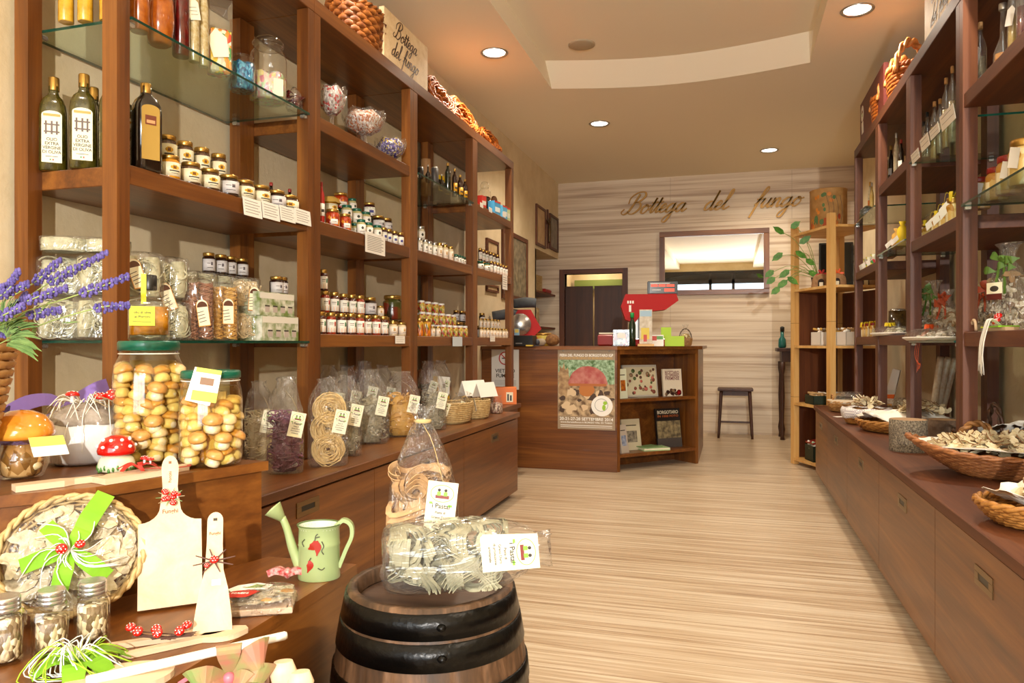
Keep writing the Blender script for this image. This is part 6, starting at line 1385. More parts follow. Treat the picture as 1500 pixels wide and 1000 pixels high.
q = MB(); q.prism([(-.07, 0), (.07, 0)] + [(.07 * cos(pi * i / 14), .24 + .08 * sin(pi * i / 14)) for i in range(15)], 0, .014, MC['old_board'], TR(rx=pi / 2)); tagit(link('wooden_board', q.mesh('wooden_board'), None, TR(-2.08, 4.80, ZL, R(70), rx=R(-8))), 'dark round-topped board behind the yellow packet', 'wooden board')
q = MB(); q.prism([(-.06, 0), (.06, 0), (.065, .26), (-.045, .27)], 0, .05, pm('packet_yellow', 'd8a41c', .45), TR(rx=pi / 2)); q.prism([(-.045, .27), (.065, .26), (.06, .14), (.01, .10), (-.04, .15)], .0501, .0505, WHITE, TR(0, 0, 0, rx=pi / 2)); q.cbox((.012, -.0508, .20), (.03, .0006, .03), pm('print_fungus', 'a09a90', .5))
tagit(link('flour_packet', q.mesh('flour_packet'), None, TR(-2.0, 4.87, ZL + .001, R(62))), 'yellow and white packet standing against the dark board', 'packet')
q = MB(); OB_ = pm('orange_carton', 'e07014', .45); q.box(-.095, .095, -.06, .06, 0, .14, OB_, b=.002); q.box(.01, .065, -.0608, -.06, .02, .10, pm('print_cream', 'e8dcc0', .5)); q.box(.018, .032, -.0612, -.0608, .03, .085, BLACKP); q.box(.040, .055, -.0612, -.0608, .03, .075, BLACKP)
for s_ in (-1, 1): q.ell((-.04, 0, .10), (.001, .001, .001), OB_, 4, 3)
tagit(link('orange_box', q.mesh('orange_box'), None, TR(-1.80, 5.82, ZL + .0006, R(20))), 'bright orange carton at the far end of the left cabinets', 'box')
q = MB(); WP = WHITE; Xa, Xb = onY(720, 6.355), onY(760, 6.355); W_ = Xb - Xa; cx = 0; H_ = .36
q.box(-W_ / 2, W_ / 2, -.003, 0, 0, H_, pm('sign_plate', 'd8d6d0', .4)); rd = pm('prohibition_red', 'b02a20', .4)
ring = [(.055 * cos(t), -.0036, H_ * .78 + .055 * sin(t)) for t in [2 * pi * i / 36 for i in range(36)]]; q.sweep(ring, .010, rd, t=.001, closed=True, up=(0, -1, 0)); q.sweep([(-.037, -.0038, H_ * .78 + .037), (.037, -.0038, H_ * .78 - .037)], .009, rd, t=.001, up=(0, -1, 0)); q.cbox((0, -.0034, H_ * .78), (.06, .0008, .010), INK)
q.text('VIETATO', .046, INK, TR(0, -.0032, H_ * .46, rx=pi / 2)); q.text('FUMARE', .046, INK, TR(0, -.0032, H_ * .34, rx=pi / 2))
for i in range(4): q.cbox((0, -.0034, H_ * (.22 - .035 * i)), (W_ * .8, .0006, .003), pm('print_grey2', '8a8884', .5))
tagit(link('no_smoking_sign', q.mesh('no_smoking_sign'), None, TR((Xa + Xb) / 2, 6.3585, .70)), 'white no smoking sign fixed on the counter front', 'sign')
# ============================================================ RIGHT SIDE: baskets on the worktop
Z0 = ZR + .0006
def heap(a, b, z, dome, seed=0):
    def fn(rnd):
        t = rnd.uniform(0, 6.28); f = math.sqrt(rnd.random()) * .82; return (a[0] + b[0] * f * cos(t), a[1] + b[1] * f * sin(t), z + dome * (1 - f * f) + rnd.uniform(.0, .014))
    return fn
# big boat-shaped basket
B1 = (1.025, 3.28)
q = MB(); mt = pm('wicker_reddish', 'a86c3c', .5, var='84502a', vscale=60)
for k in range(13):
    f = k / 12; s_ = .42 + .58 * f ** .75; P = []
    for i in range(56):
        t = 2 * pi * i / 56; o = 1 + (.012 if (i + k) % 2 else -.012); lift = .05 * (abs(cos(t)) ** 3) * f
        P.append((.345 * s_ * o * cos(t), .215 * s_ * o * sin(t), .006 + .085 * f + lift))
    q.sweep(P, .0065, mt, seg=5, closed=True)
q.lathe([(.0001, .002), (.15, .002), (.15, .008), (.0001, .008)], mt, 28, TR(s=(1, .62, 1)), caps=False)
rm = MB()
for ph in (0, pi):
    P = []
    for i in range(90):
        t = 2 * pi * i / 90; P.append(((.345 + .006 * cos(16 * t + ph)) * cos(t), (.215 + .006 * cos(16 * t + ph)) * sin(t), .095 + .05 * abs(cos(t)) ** 3 + .006 * sin(16 * t + ph)))
    rm.sweep(P, .007, mt, seg=6, closed=True)
h1 = hoop(.13, .085, pm('wicker_rope', 'a0703c', .55, var='7c5226', vscale=60), .011, (-.07, .20, .10), 'x'); h2 = hoop(.13, .085, MC['wicker_rope'], .011, (.12, -.205, .10), 'x')
li = crumple(.33, .205, .055, PAPER, .012, 56, 8, .10, .055, 3, .045)
put(bake([('weave', q), ('rim', rm), ('handle', h1), ('handle', h2)]), 'wicker_basket', 'large boat-shaped brown basket with rope handles on the right worktop', 'basket', TR(B1[0], B1[1], Z0, R(-6)))
tagit(link('paper_liner', li.mesh('paper_liner'), None, TR(B1[0], B1[1], Z0 + .022, R(-6))), 'white paper lining the large boat-shaped basket', 'paper')
q = MB(); P = [(-.345, -.03, .15), (-.36, .0, .145), (-.33, .05, .15)]
fn = heap((B1[0] - .0, B1[1]), (.34, .175), Z0 + .085, .07)
slices(108, fn, 'dried porcini slice heaped in the large boat-shaped basket', 'porcini slices in the boat-shaped basket', .75, 1.25, 5, stand=.7, more=70)
# near round basket cut by the right edge
B2 = (.905, 2.43)
q, r_ = basket(.225, .165, .065, pm('wicker_gold', 'b9803c', .5, var='96622a', vscale=50), 6, .72, 60, .011)
put(bake([('weave', q), ('rim', r_)]), 'wicker_basket', 'golden round wicker tray cut off by the right edge', 'basket', TR(B2[0], B2[1], Z0, R(5)))
li = crumple(.208, .155, .055, PAPER, .03, 56, 8, .12, .03, 7, .02); tagit(link('paper_liner', li.mesh('paper_liner'), None, TR(B2[0], B2[1], Z0 + .018, R(5))), 'white paper lining the golden tray at the right edge', 'paper')
slices(62, heap((B2[0] + .03, B2[1]), (.16, .125), Z0 + .06, .06), 'large dried mushroom slice in the golden tray at the right edge', 'slices in the golden tray', 1.0, 1.5, 6, stand=.6, more=30)
# logs
BARK = pm('bark', '4e4236', .9, var='94866e', vscale=150, bump=1, bscale=110); CUT = wood('cut_wood', '8a6a48', 'a88560', 'c0a078', 'X', 3, .7)
def log(x, y, r, h, lb, m=BARK):
    q = MB(); o = Vector((x * 9, y, 0)); q.lathe([(r, 0), (r, h * .33), (r, h * .66), (r, h), (r * .97, h + .002)], m, 48, jit=lambda a, k, rr, z: (rr * (1 + .03 * mnoise.noise(Vector((cos(a) * 4, sin(a) * 4, z * 10)) + o)), z), caps=False)
    c = MB(); c.lathe([(.0001, h + .0015), (r * .965, h + .0015)], CUT, 40, caps=False); put(bake([('bark', q), ('cut_face', c)]), 'log', lb, 'log', TR(x, y, Z0))
log(.815, 3.95, .083, .150, 'rough grey-barked log standing on the right worktop, nearer one'); log(1.04, 4.26, .072, .125, 'smoother brown log behind the rough one', pm('bark_brown', '5a4535', .85, var='7a6450', vscale=25, bump=.6, bscale=40))
# tray with paper and slices
B3 = (.965, 4.80)
q, r_ = basket(.25, .23, .06, pm('wicker_gold', 'b9803c'), 5, .8, 56, .010); put(bake([('weave', q), ('rim', r_)]), 'wicker_basket', 'wicker tray behind the rough log, heaped with slices and paper', 'basket', TR(B3[0], B3[1], Z0))
li = crumple(.25, .23, .05, PAPER, .04, 52, 8, .15, .085, 11, .02); tagit(link('paper_liner', li.mesh('paper_liner'), None, TR(B3[0], B3[1], Z0 + .02)), 'white paper humped in the tray behind the rough log', 'paper')
slices(50, heap((B3[0] + .09, B3[1] - .06), (.15, .17), Z0 + .10, .07), 'brownish dried slice on the tray behind the rough log', 'slices on the tray behind the log', .8, 1.2, 7, stand=.8, more=30)
# gingham lined basket of long slices
q, r_ = basket(.14, .12, .09, pm('wicker_gold', 'b9803c'), 6, .82, 44, .008)
GI = NT('gingham'); ck = GI.new('ShaderNodeTexChecker'); ck.inputs['Scale'].default_value = 110; ck.inputs['Color1'].default_value = L('e4dfd8'); ck.inputs['Color2'].default_value = L('b0a6a8'); GI.link(GI.coord(), ck.inputs[0]); GI.link(ck.outputs[0], GI.b.inputs['Base Color']); GI = GI.m
cl = MB(); cl.lathe([(.120, .03), (.150, .045), (.155, .085), (.146, .105), (.120, .098)], GI, 48, TR(s=(1, .86, 1)), jit=lambda a, k, r, z: (r * (1 + .015 * sin(11 * a)), z + .004 * sin(7 * a)), caps=False)
put(bake([('weave', q), ('rim', r_), ('cloth', cl)]), 'wicker_basket', 'small basket with gingham cloth edge beside the tray', 'basket', TR(.83, 5.17, Z0))
rnd = random.Random(9)
for i in range(32):
    t = rnd.uniform(0, 6.28); f = math.sqrt(rnd.random()) * .8
    o = link('dried_mushroom_slice', SLM[i % 6], None, TR(.83 + .11 * f * cos(t), 5.17 + .09 * f * sin(t), Z0 + .105 + .05 * (1 - f * f), rnd.uniform(0, 6.3), rx=rnd.uniform(-1.2, 1.2), ry=rnd.uniform(-.8, .8), s=(.6, 1.6, 1)))
    tagit(o, 'long thin dried slice in the gingham-edged basket', 'dried mushroom', 'slices in the gingham basket')
q, r_ = basket(.20, .12, .07, WICK, 5, .8, 40, .009)
c = MB(); c.lathe([(.12, .05), (.17, .07), (.15, .12), (.08, .14), (.04, .13)], CELLO2, 26, TR(s=(1, .6, 1)), jit=lambda a, k, r, z: (r * (1 + .08 * sin(5 * a + k)), z)); f = MB(); strands(f, SLF, 50, (.16, .09, .12), w=.02, t=.003, seed=5, pts=6)
put(bake([('weave', q), ('rim', r_), ('wrapper', c), ('dried_mushrooms', f)]), 'wicker_basket', 'cellophane-covered wicker basket at the back, under the third bay', 'basket', TR(1.165, 5.63, Z0, R(0)))
q, r_ = basket(.15, .12, .075, WICK, 6, .8, 40, .008); hh = hoop(.11, .05, WICK, .006, (-.12, 0, .075), 'y')
cl = MB(); cl.lathe([(.13, .05), (.155, .07), (.15, .09), (.10, .095)], pm('beige_cloth', 'c8b498', .8), 40, TR(s=(1, .82, 1)), jit=lambda a, k, r, z: (r * (1 + .03 * sin(9 * a)), z), caps=False)
c = MB(); c.lathe([(.10, .07), (.12, .09), (.08, .13), (.05, .12), (.08, .15)], CELLO2, 24, TR(s=(1, .8, 1)), jit=lambda a, k, r, z: (r * (1 + .1 * sin(5 * a + k)), z))
put(bake([('weave', q), ('rim', r_), ('handle', hh), ('cloth', cl), ('wrapper', c)]), 'wicker_basket', 'small handled basket with beige cloth at the far end of the right worktop', 'basket', TR(.85, 6.05, Z0))
q = MB(); q.box(-.05, .05, -.03, .03, 0, .0012, WHITE); tagit(link('price_card', q.mesh('price_card'), None, TR(.74, 5.62, Z0, R(20))), 'white card lying flat near the far end of the right worktop', 'price card')
q, r_ = basket(.17, .12, .10, WICKD, 7, .85, 40, .010); hh = hoop(.17, .13, WICKD, .010, (0, 0, .10), 'y')
pp = crumple(.14, .10, .08, PAPER, .04, 40, 7, .3, .04, 5, .03)
put(bake([('weave', q), ('rim', r_), ('handle', hh)]), 'wicker_basket', 'dark basket with arched handle behind the boat-shaped one', 'basket', TR(1.18, 3.95, Z0))
tagit(link('paper_liner', pp.mesh('paper_liner'), None, TR(1.18, 3.95, Z0 + .03)), 'crumpled white paper in the dark arched-handle basket', 'paper')
# rainbow packet standing on the worktop and rolled sticks
q = MB(); cols = ['d8321c', 'e8a020', 'f0e8d8', 'e86a20', 'c8c4b8']
q.prism([(-.035, 0), (.035, 0), (.025, .34), (-.025, .34)], 0, .02, pm('packet_clear_white', 'd8d0c4', .4), TR(rx=pi / 2))
for i, cc in enumerate(cols): q.prism([(-.034, .01 + .035 * i), (.034, .03 + .035 * i), (.033, .06 + .035 * i), (-.034, .04 + .035 * i)], .0201, .0206, pm('stripe_' + cc, cc, .4), TR(rx=pi / 2))
tagit(link('pasta_packet', q.mesh('pasta_packet'), None, TR(1.06, 5.86, Z0, R(-30), ry=R(14))), 'slanted striped red and orange packet leaning under the third bay', 'packet')
for i in range(3):
    q = MB(); q.lathe([(.02, 0), (.02, .42), (.018, .44)], pm('breadstick_wrap', 'b89a78', .4, var='cfc0a4', vscale=30), 14); tagit(link('wrapped_stick', q.mesh('wrapped_stick'), None, TR(1.16 + .03 * i, 5.02 + .05 * i, Z0, ry=R(8 + 3 * i), rx=R(-4))), 'long wrapped stick leaning under the third right bay, %s' % ordn(i, 3), 'wrapped stick', 'long wrapped sticks')
c = MB(); strands(c, pm('dark_moss', '4a4424', .8, var='82743a', vscale=50), 60, (.07, .06, .11), w=.02, t=.004, seed=77, pts=6); tagit(link('mushroom_bundle', c.mesh('mushroom_bundle'), None, TR(1.18, 4.86 + .32, Z0 + .0)), 'dark dried bundle behind the gingham basket', 'dried bundle')

# ============================================================ RIGHT SHELVING
rn = 'right shelving'
# bay 1
CL2 = glass('bottle_clear', (.93, .94, .92), 1.1, .03, alpha=.04, base=.03)
def clear_bottle(px, X, Z, wpx, h, liq, label, group, side=1, tag=False, cap=CORK, prof='slim'):
    y = onX(px, X); r = wpx / 2 * dep(X, y) / FPX; y = keep(y, r, side)
    g = MB(); g.lathe([(r * .9, 0), (r, .004), (r, h * .66), (r * .8, h * .74), (r * .36, h * .82), (r * .34, h * .92)] if prof == 'slim' else [(r * .6, 0), (r, h * .15), (r * .9, h * .35), (r * .3, h * .55), (r * .26, h * .92)], CL2, 22)
    i_ = MB(); i_.lathe([(r * .8, .006), (r * .88, .01), (r * .88, h * .55), (.001, h * .55)] if prof == 'slim' else [(r * .5, .006), (r * .88, h * .15), (r * .8, h * .33), (.001, h * .35)], liq, 16)
    c = MB(); c.lathe([(r * .4, h * .91), (r * .42, h * .92), (r * .42, h * .99), (r * .36, h)], cap, 12); P = [('glass', g), ('liquid', i_), ('cap', c)]
    if tag: t = MB(); t.prism([(-.016, 0), (.016, 0), (.016, .06), (0, .075), (-.016, .06)], 0, .001, WHITE, TR(0, -r - .003, h * .45, ry=R(12), rx=pi / 2)); P.append(('tag', t))
    return put(bake(P), 'grappa_bottle', label, 'bottle', TR(X, y, Z + .0006, FR), group)
LQ = [gloss('clear_spirit', 'a89c80', 'c4b898', 60), gloss('amber_spirit', 'a0621c', 'b87c2c'), gloss('red_spirit', '4c1410', '701c14'), gloss('straw_spirit', 'b8984c', 'caae68')]
g1 = 'spirit bottles on the nearest right bay'
for px, w_, h, k, lb, tg_, pf in [(1430, 14, .30, 0, 'slim clear bottle beside the nearest right post', 1, 'slim'), (1446, 17, .34, 0, 'clear bottle with dangling tag, top board of the nearest right bay', 1, 'slim'), (1469, 26, .30, 1, 'squat amber flask on the top board of the nearest right bay', 0, 'flask'), (1484, 15, .36, 3, 'straw-coloured bottle on the top board of the nearest right bay', 1, 'slim'), (1497, 15, .36, 2, 'dark red ribbed bottle at the right edge, top board', 0, 'slim')]:
    clear_bottle(px, 1.03, 2.165, w_, h, LQ[k], lb, g1, tag=tg_, prof=pf, cap=SILV if k else CORK)
g2 = 'jars of porcini on the nearest right glass'
for px, w_, h, k, X, lb in [(1436, 30, .135, 'porcini_red', 1.03, 'jar of porcini slices beside the nearest right post, yellow cloth on top'), (1455, 30, .135, 'porcini_red', 1.04, 'red-lidded jar of porcini, second from the nearest right post'), (1478, 34, .15, 'porcini_red', 1.04, 'red-lidded jar of porcini with white tag, near the right edge'), (1502, 44, .17, 'porcini_gold', 1.04, 'large gold-lidded jar of porcini at the right edge')]:
    o = one(k, X, 1.7006, px, w_, h, lb, g2, 1)
    if px in (1436, 1478, 1502): t = MB(); t.box(-.012, .016, -.034, -.033, .03, .065, WHITE, TR(ry=R(14))); t_ = link('tag', t.mesh('tag'), o)
# dried mushroom bundles wrapped in cellophane
def bundle(x, y, z, w_, h, rib, lb, grp, seed, rz=FR, cardon=False):
    f = MB(); rnd = random.Random(seed)
    for k in range(60):
        m_ = random.Random(seed * 99 + k); me = SLM2[k % 4] if k % 2 else SLM[k % 6]; T = TR(m_.uniform(-w_ * .38, w_ * .38), m_.uniform(-.03, .02), m_.uniform(.02, h * .62), m_.uniform(0, 6.3), rx=m_.uniform(.6, 2.2), s=m_.uniform(.7, 1.0))
        f.add([tuple(v.co) for v in me.vertices], [tuple(p.vertices) for p in me.polygons], SLP if k % 3 else pm('slice_brown', '8a6c48', .8), T)
    c = MB(); c.lathe([(w_ * .5, 0), (w_ * .54, .02), (w_ * .5, h * .45), (w_ * .34, h * .68), (w_ * .12, h * .80), (w_ * .2, h * .95), (w_ * .3, h)], CELLO2, 26, sy=.55, jit=lambda a, k, r, zz: (r * (1 + .07 * sin(6 * a + k)), zz))
    b_ = MB(); rm_ = {'g': pm('leaf_ribbon', '4f6e22', .6), 'o': pm('rust_ribbon', '9a3c16', .6), 'y': YEL}[rib]
    for k in range(8):
        a_ = rnd.uniform(10, 175); l_ = rnd.uniform(.035, .07); ox, oz = rnd.uniform(-.035, .035), h * .74 + rnd.uniform(-.03, .03); b_.sweep([(ox, -.03, oz), (ox + l_ * .5 * cos(R(a_)), -.05, oz + l_ * .5 * sin(R(a_))), (ox + l_ * cos(R(a_)), -.03, oz + l_ * sin(R(a_)) - .01)], [.004, .034, .004], rm_, t=.001, up=(rnd.uniform(-.6, .6), -1, .2))
    for s_ in (-1, 1): b_.sweep([(s_ * .008, -.04, h * .78), (s_ * .016, -w_ * .22, h * .62), (s_ * .026, -w_ * .28, h * .42)], .012, rm_, t=.001, up=(0, -1, 0))
    P = [('wrapper', c), ('dried_mushrooms', f), ('bow', b_)]
    if cardon:
        t = MB(); t.box(-.035, .035, -.001, 0, -.07, 0, CREAM, TR(.0, -.075, h * .55)); t.box(-.035, .035, -.0015, -.001, -.07, -.045, pm('card_maroon', '5a1c14', .5), TR(.0, -.075, h * .55)); t.ell((0, -.0765, h * .55 - .025), (.02, .001, .012), INK, 12, 6); P += [('label', t), ('toadstool', toadstool(MB(), .02, -.08, .06, .018, rx=.9))]
    put(bake(P), 'mushroom_bundle', lb, 'wrapped mushrooms', TR(x, y, z + .0006, rz), grp)
gb = 'cellophane bundles of dried mushrooms'
bundle(1.08, onX(1478, 1.08), 1.165, .19, .36, 'g', 'tall cellophane bundle of dried porcini with green ribbon and card', gb, 3, cardon=True)
bundle(1.16, onX(1447, 1.16), 1.165, .16, .24, 'o', 'lower bundle with orange ribbon behind the green-ribboned one', gb, 4)
bundle(1.06, onX(1368, 1.06), 1.130, .18, .33, 'g', 'bundle with green leaves beside the second right post', gb, 5); bundle(1.05, onX(1388, 1.05), 1.130, .15, .26, 'o', 'bundle with orange ribbon on the glass of the second right bay', gb, 6)
def slim_tray(px0, px1, X, z, rib, lb, tail, mat=WHITE):
    y0, y1 = onX(px0, X), onX(px1, X); yc = (y0 + y1) / 2; w_ = abs(y1 - y0); q = MB(); q.lathe([(.0001, .002), (w_ * .42, .002), (w_ * .5, .014), (w_ * .5, .020), (w_ * .44, .016)], mat, 32, TR(s=(.28, 1, 1)), caps=False)
    f = MB(); rnd = random.Random(int(px0))
    for k in range(30): f.ell((rnd.uniform(-.035, .035), rnd.uniform(-w_ * .38, w_ * .38), .02 + rnd.uniform(0, .025)), (.014, .016, .008), SLP if k % 2 else PAPER, 7, 5, rough=.5)
    c = MB(); c.lathe([(w_ * .48, .012), (w_ * .46, .04), (w_ * .3, .06), (.0001, .065)], CELLO2, 28, TR(s=(.28, 1, 1)), jit=lambda a, k, r, zz: (r * (1 + .04 * sin(9 * a)), zz + .003 * sin(7 * a)))
    b_ = MB(); rm_ = {'g': RAFG, 'o': ORA, 'y': YEL, 'w': RAFW}[rib]
    for k in range(9):
        a = k * .7; b_.sweep([(0, 0, .058), (.02 * cos(a), .03 * sin(a), .085), (.03 * cos(a + .3), .05 * sin(a + .3), .062)], [.008, .018, .010], rm_, t=.001, up=(0, 0, 1))
    if tail:
        for k in range(tail): yy = .02 - .05 * k / tail * 2; b_.sweep([(-.02, yy, .06), (-.065, yy - .01, .0), (-.072, yy + .012, -.07 - .02 * k), (-.068, yy - .022, -.12), (-.072, yy - .03 + .01 * k, -.165 + .01 * k)], .006, rm_, t=.0012, up=(-1, 0, 0))
    put(bake([('tray', q), ('dried_mushrooms', f), ('wrapper', c), ('ribbon', b_)]), 'gift_tray', lb, 'gift tray', TR(X, yc, z + .0006))
slim_tray(1338, 1397, 1.0, 1.130, 'o', 'white oval tray with dangling orange ribbon on the second right bay', 3)
slim_tray(1288, 1322, .995, 1.165, 'y', 'white oval tray with yellow bow on the third right bay', 0)
# board with green felt and white raffia, nearest bay
q = MB(); q.prism([(-.13, -.022), (.10, -.026), (.13, 0), (.10, .026), (-.13, .022), (-.15, 0)], 0, .012, BE['Y'], TR(rz=R(90))); fe = MB(); fe.box(-.034, .034, -.10, .0, .012, .018, FELTG); fe.box(-.034, .034, .03, .10, .012, .017, pm('felt_lime', 'c4dc30', .7))
rf = MB(); rnd = random.Random(33)
for k in range(16): yy = rnd.uniform(-.03, .03); rf.sweep([(0, yy, .02), (-.03, yy, .045), (-.045, yy, .01), (-.062, yy - .01, -.06), (-.066, yy - .03 * rnd.random() * 2, -.12 - .05 * rnd.random())], .0013, RAFW, seg=4)
put(bake([('board', q), ('felt', fe), ('raffia', rf), ('toadstool', toadstool(MB(), 0, .03, .035, .018, ry=-.6))]), 'decorated_board', 'wooden board with green felt and hanging white raffia, nearest right bay', 'decoration', TR(.965, onX(1464, .965), 1.1656))
h_ = hoop(.06, .045, BE['Y'], .006, (0, 0, 0), 'y', twist=False); tagit(link('wooden_ring', h_.mesh('wooden_ring'), None, TR(.965, onX(1421, .965) - .05, 1.17, rx=0)), 'bent pale wooden loop beside the nearest right post', 'decoration')
# bay 2
g3 = 'clear bottles on the glass of the second right bay'
for i, px in enumerate((1353, 1361, 1369, 1377, 1386, 1395)): clear_bottle(px, 1.04, 2.10, 11 if i % 2 else 12, (.27, .30, .31, .29, .36, .38)[i], LQ[(0, 0, 3, 0, 3, 0)[i]], 'slender clear bottle, %s, glass of the second right bay' % ordn(i, 6), g3, tag=False, cap=BLACKP if i < 2 else CORK)
for i, (a, c_, t, b_) in enumerate([(1334, 1345, 222, 236), (1347, 1359, 200, 218), (1361, 1374, 186, 200), (1376, 1396, 162, 184)]): note(a, c_, t, b_, RS - .022 - .001 * i, 'slanted white price card under the clear bottles, %s' % ordn(i, 4), 2, tilt=-10, side=1)
g4 = 'yellow-topped jars on the board of the second right bay'
for i, (px, w_, h) in enumerate([(1352, 15, .10), (1363, 17, .11), (1374, 18, .12), (1386, 20, .13), (1396, 20, .16)]):
    o = one('porcini_gold', 1.04, 1.6706, px, w_, h, 'porcini jar with yellow ribbon and white tag, %s, second right bay' % ordn(i, 5), g4, 1); t = MB(); t.box(-.02, .03, -.037, -.036, .035, .065, WHITE, TR(ry=R(-28), rx=R(-12))); link('tag', t.mesh('tag'), o)
    b_ = MB(); [b_.sweep([(0, 0, .082), (.025 * cos(a), .025 * sin(a), .094), (.034 * cos(a), .034 * sin(a), .07)], [.006, .014, .010], YEL, t=.001, up=(0, 0, 1)) for a in (0, 1.2, 2.5, 3.7, 5)]; link('ribbon', b_.mesh('ribbon'), o)
# bay 3
g5 = 'dark bottles on the board of the third right bay'
for i, (px, h, k) in enumerate([(1299, .24, 3), (1306, .30, 2), (1313, .34, 0), (1320, .26, 2)]):
    plain_bottle(px, 1.03, 2.15, 8, h, [LQ[3], OILD, LQ[0], OILD][i], [CORK, GOLD, SILV, REDLID][i], 'wine bottle with pale label, %s, third right bay' % ordn(i, 4), name='wine_bottle', side=1, lab=LBW if i != 2 else None, tag=i == 0, group=g5)
row('dark', 1.04, 1.7006, 1302, 1322, 3, .085, 'small dark jar', 'on the glass of the third right bay', 'small jars of the third right bay', side=1)
for i, (px, h) in enumerate([(1314, .13), (1322, .15)]):
    b_ = MB(); q = MB(); q.lathe([(.03, 0), (.034, .01), (.03, h * .7), (.012, h * .85), (.02, h)], YEL if i else MC['pasta_egg'], 14); t = MB(); t.box(-.035, .03, -.036, -.035, .03, .06, WHITE, TR(ry=R(-30)))
    put(bake([('pouch', q), ('tag', t)]), 'gift_pouch', 'yellow tagged pouch on the third right bay glass, %s' % ['left', 'right'][i], 'pouch', TR(.985, onX(px, .985), 1.7006, FR), 'yellow tagged pouches')
plain_bottle(1316, 1.16, 1.165, 26, .2, gloss('brown_pickle', '3c2a14', '5a4420'), STEEL, 'dark wide glass jar behind the yellow-bowed tray', name='wide_jar', prof='tube', side=1, cat='jar')
# bay 4
g6 = 'slim bottles of the farthest right bay'
for i, px in enumerate((1266, 1271, 1277)): plain_bottle(px, 1.03, 2.05, 6, (.26, .32, .30)[i], [AM, LQ[0], LQ[3]][i], [CORK, GOLD, SILV][i], 'slim bottle, %s, glass of the farthest right bay' % ordn(i, 3), side=1, group=g6)
q = MB(); q.lathe([(.05, 0), (.06, .02), (.055, .09), (.02, .12)], mosaic('dark_net', ['1c2018', '3a4030', '2a2c24'], 90), 20); tagit(link('round_flask', q.mesh('round_flask'), None, TR(1.00, onX(1275, 1.0) + .12, 2.0506)), 'squat dark textured flask on the farthest right glass', 'bottle')
SW = mosaic('gift_confetti', ['c83040', 'e8d8c0', 'd8c020', 'e0b8b0', '3c8a3c', 'f0e8dc'], 45)
for i, px in enumerate((1259, 1266, 1273, 1280)): q = MB(); q.lathe([(.028, 0), (.034, .01), (.03, .05), (.012, .075), (.022, .10)], SW, 14, jit=lambda a, k, r, z: (r * (1 + .1 * sin(5 * a)), z)); q.box(-.018, .018, -.037, -.036, .02, .06, WHITE, TR(ry=R(-20))); tagit(link('favour_pouch', q.mesh('favour_pouch'), None, TR(1.0, keep(onX(px, 1.0), .035, 1), 1.6706, FR)), 'colourful little favour pouch, %s, farthest right bay' % ordn(i, 4), 'pouch', 'favour pouches')
for i, px in enumerate((1258, 1265, 1272, 1279)): q = one('porcini_red', .99, 1.1656, px, 9, .10, 'small jar with yellow ribbon, %s, lowest board of the farthest right bay' % ordn(i, 4), 'yellow-ribboned jars of the farthest bay', 1); b_ = MB(); [b_.sweep([(0, 0, .082), (.03 * cos(a), .03 * sin(a), .09), (.04 * cos(a), .04 * sin(a), .06)], [.006, .016, .012], YEL, t=.001, up=(0, 0, 1)) for a in (0, 1.5, 3, 4.5)]; link('ribbon', b_.mesh('ribbon'), q)
# top of the right shelving
def cradle(px, lb, s_=1):
    q, r_ = basket(.16 * s_, .10, .10, WICKO, 6, .85, 28, .010); h1 = hoop(.16, .10, pm('wicker_honey', 'c88a48', .5, var='a86428', vscale=40), .014, (-.12, 0, .08), 'y'); h2 = hoop(.16, .10, MC['wicker_honey'], .014, (.12, 0, .08), 'y'); rr = MB(); rr.sweep([(-.15, -.1, .10), (0, -.11, .17), (.15, -.1, .10)], .016, MC['wicker_honey'], seg=8)
    put(bake([('weave', q), ('rim', r_), ('handle', h1), ('handle', h2), ('roll', rr)]), 'cradle_basket', lb, 'basket', TR(1.035, onX(px, 1.035), 2.641, R(90), s=(1.15, .95, 1.7)), 'orange cradle baskets')
cradle(1325, 'orange wicker cradle basket on the right shelving, next to the sign'); cradle(1299, 'orange wicker cradle basket on the right shelving, farther one', .9)
q = MB(); RP = pm('panel_burgundy', '5a1c14', .5); T0 = TR(RS + .03, 5.82, 2.641, R(-90)); q.box(-.46, .46, 0, .03, 0, .33, RP, T0, .001)
e = MB(); pts = [(.07 * cos(t) * (1 - .25 * abs(sin(t))), .09 * sin(t)) for t in [2 * pi * i / 32 for i in range(32)]]
e.prism([(x * 1.0 - .36, z + .215) for x, z in [(.055 * cos(t), .06 * sin(t) + .02) for t in [2 * pi * i / 24 for i in range(24)]]], 0, .0015, WHITE, T0 @ TR(0, -.0005, 0, rx=pi / 2)); e.prism([(-.385, .08), (-.31, .08), (-.325, .17), (-.395, .17)], 0, .0016, WHITE, T0 @ TR(0, -.0005, 0, rx=pi / 2))
e.prism([(-.36 + .028 * cos(pi * i / 12), .235 + .024 * sin(pi * i / 12)) for i in range(13)], .0016, .0022, pm('print_russet', '8a4a28', .5), T0 @ TR(0, -.0005, 0, rx=pi / 2)); e.prism([(-.37, .21), (-.35, .21), (-.352, .235), (-.368, .235)], .0016, .0022, pm('print_leaf_green', '7cae3a'), T0 @ TR(0, -.0005, 0, rx=pi / 2))
put(bake([('panel', q), ('emblem', e)]), 'shop_sign', 'burgundy panel with white mushroom emblem on the far right shelving', 'sign', TR())

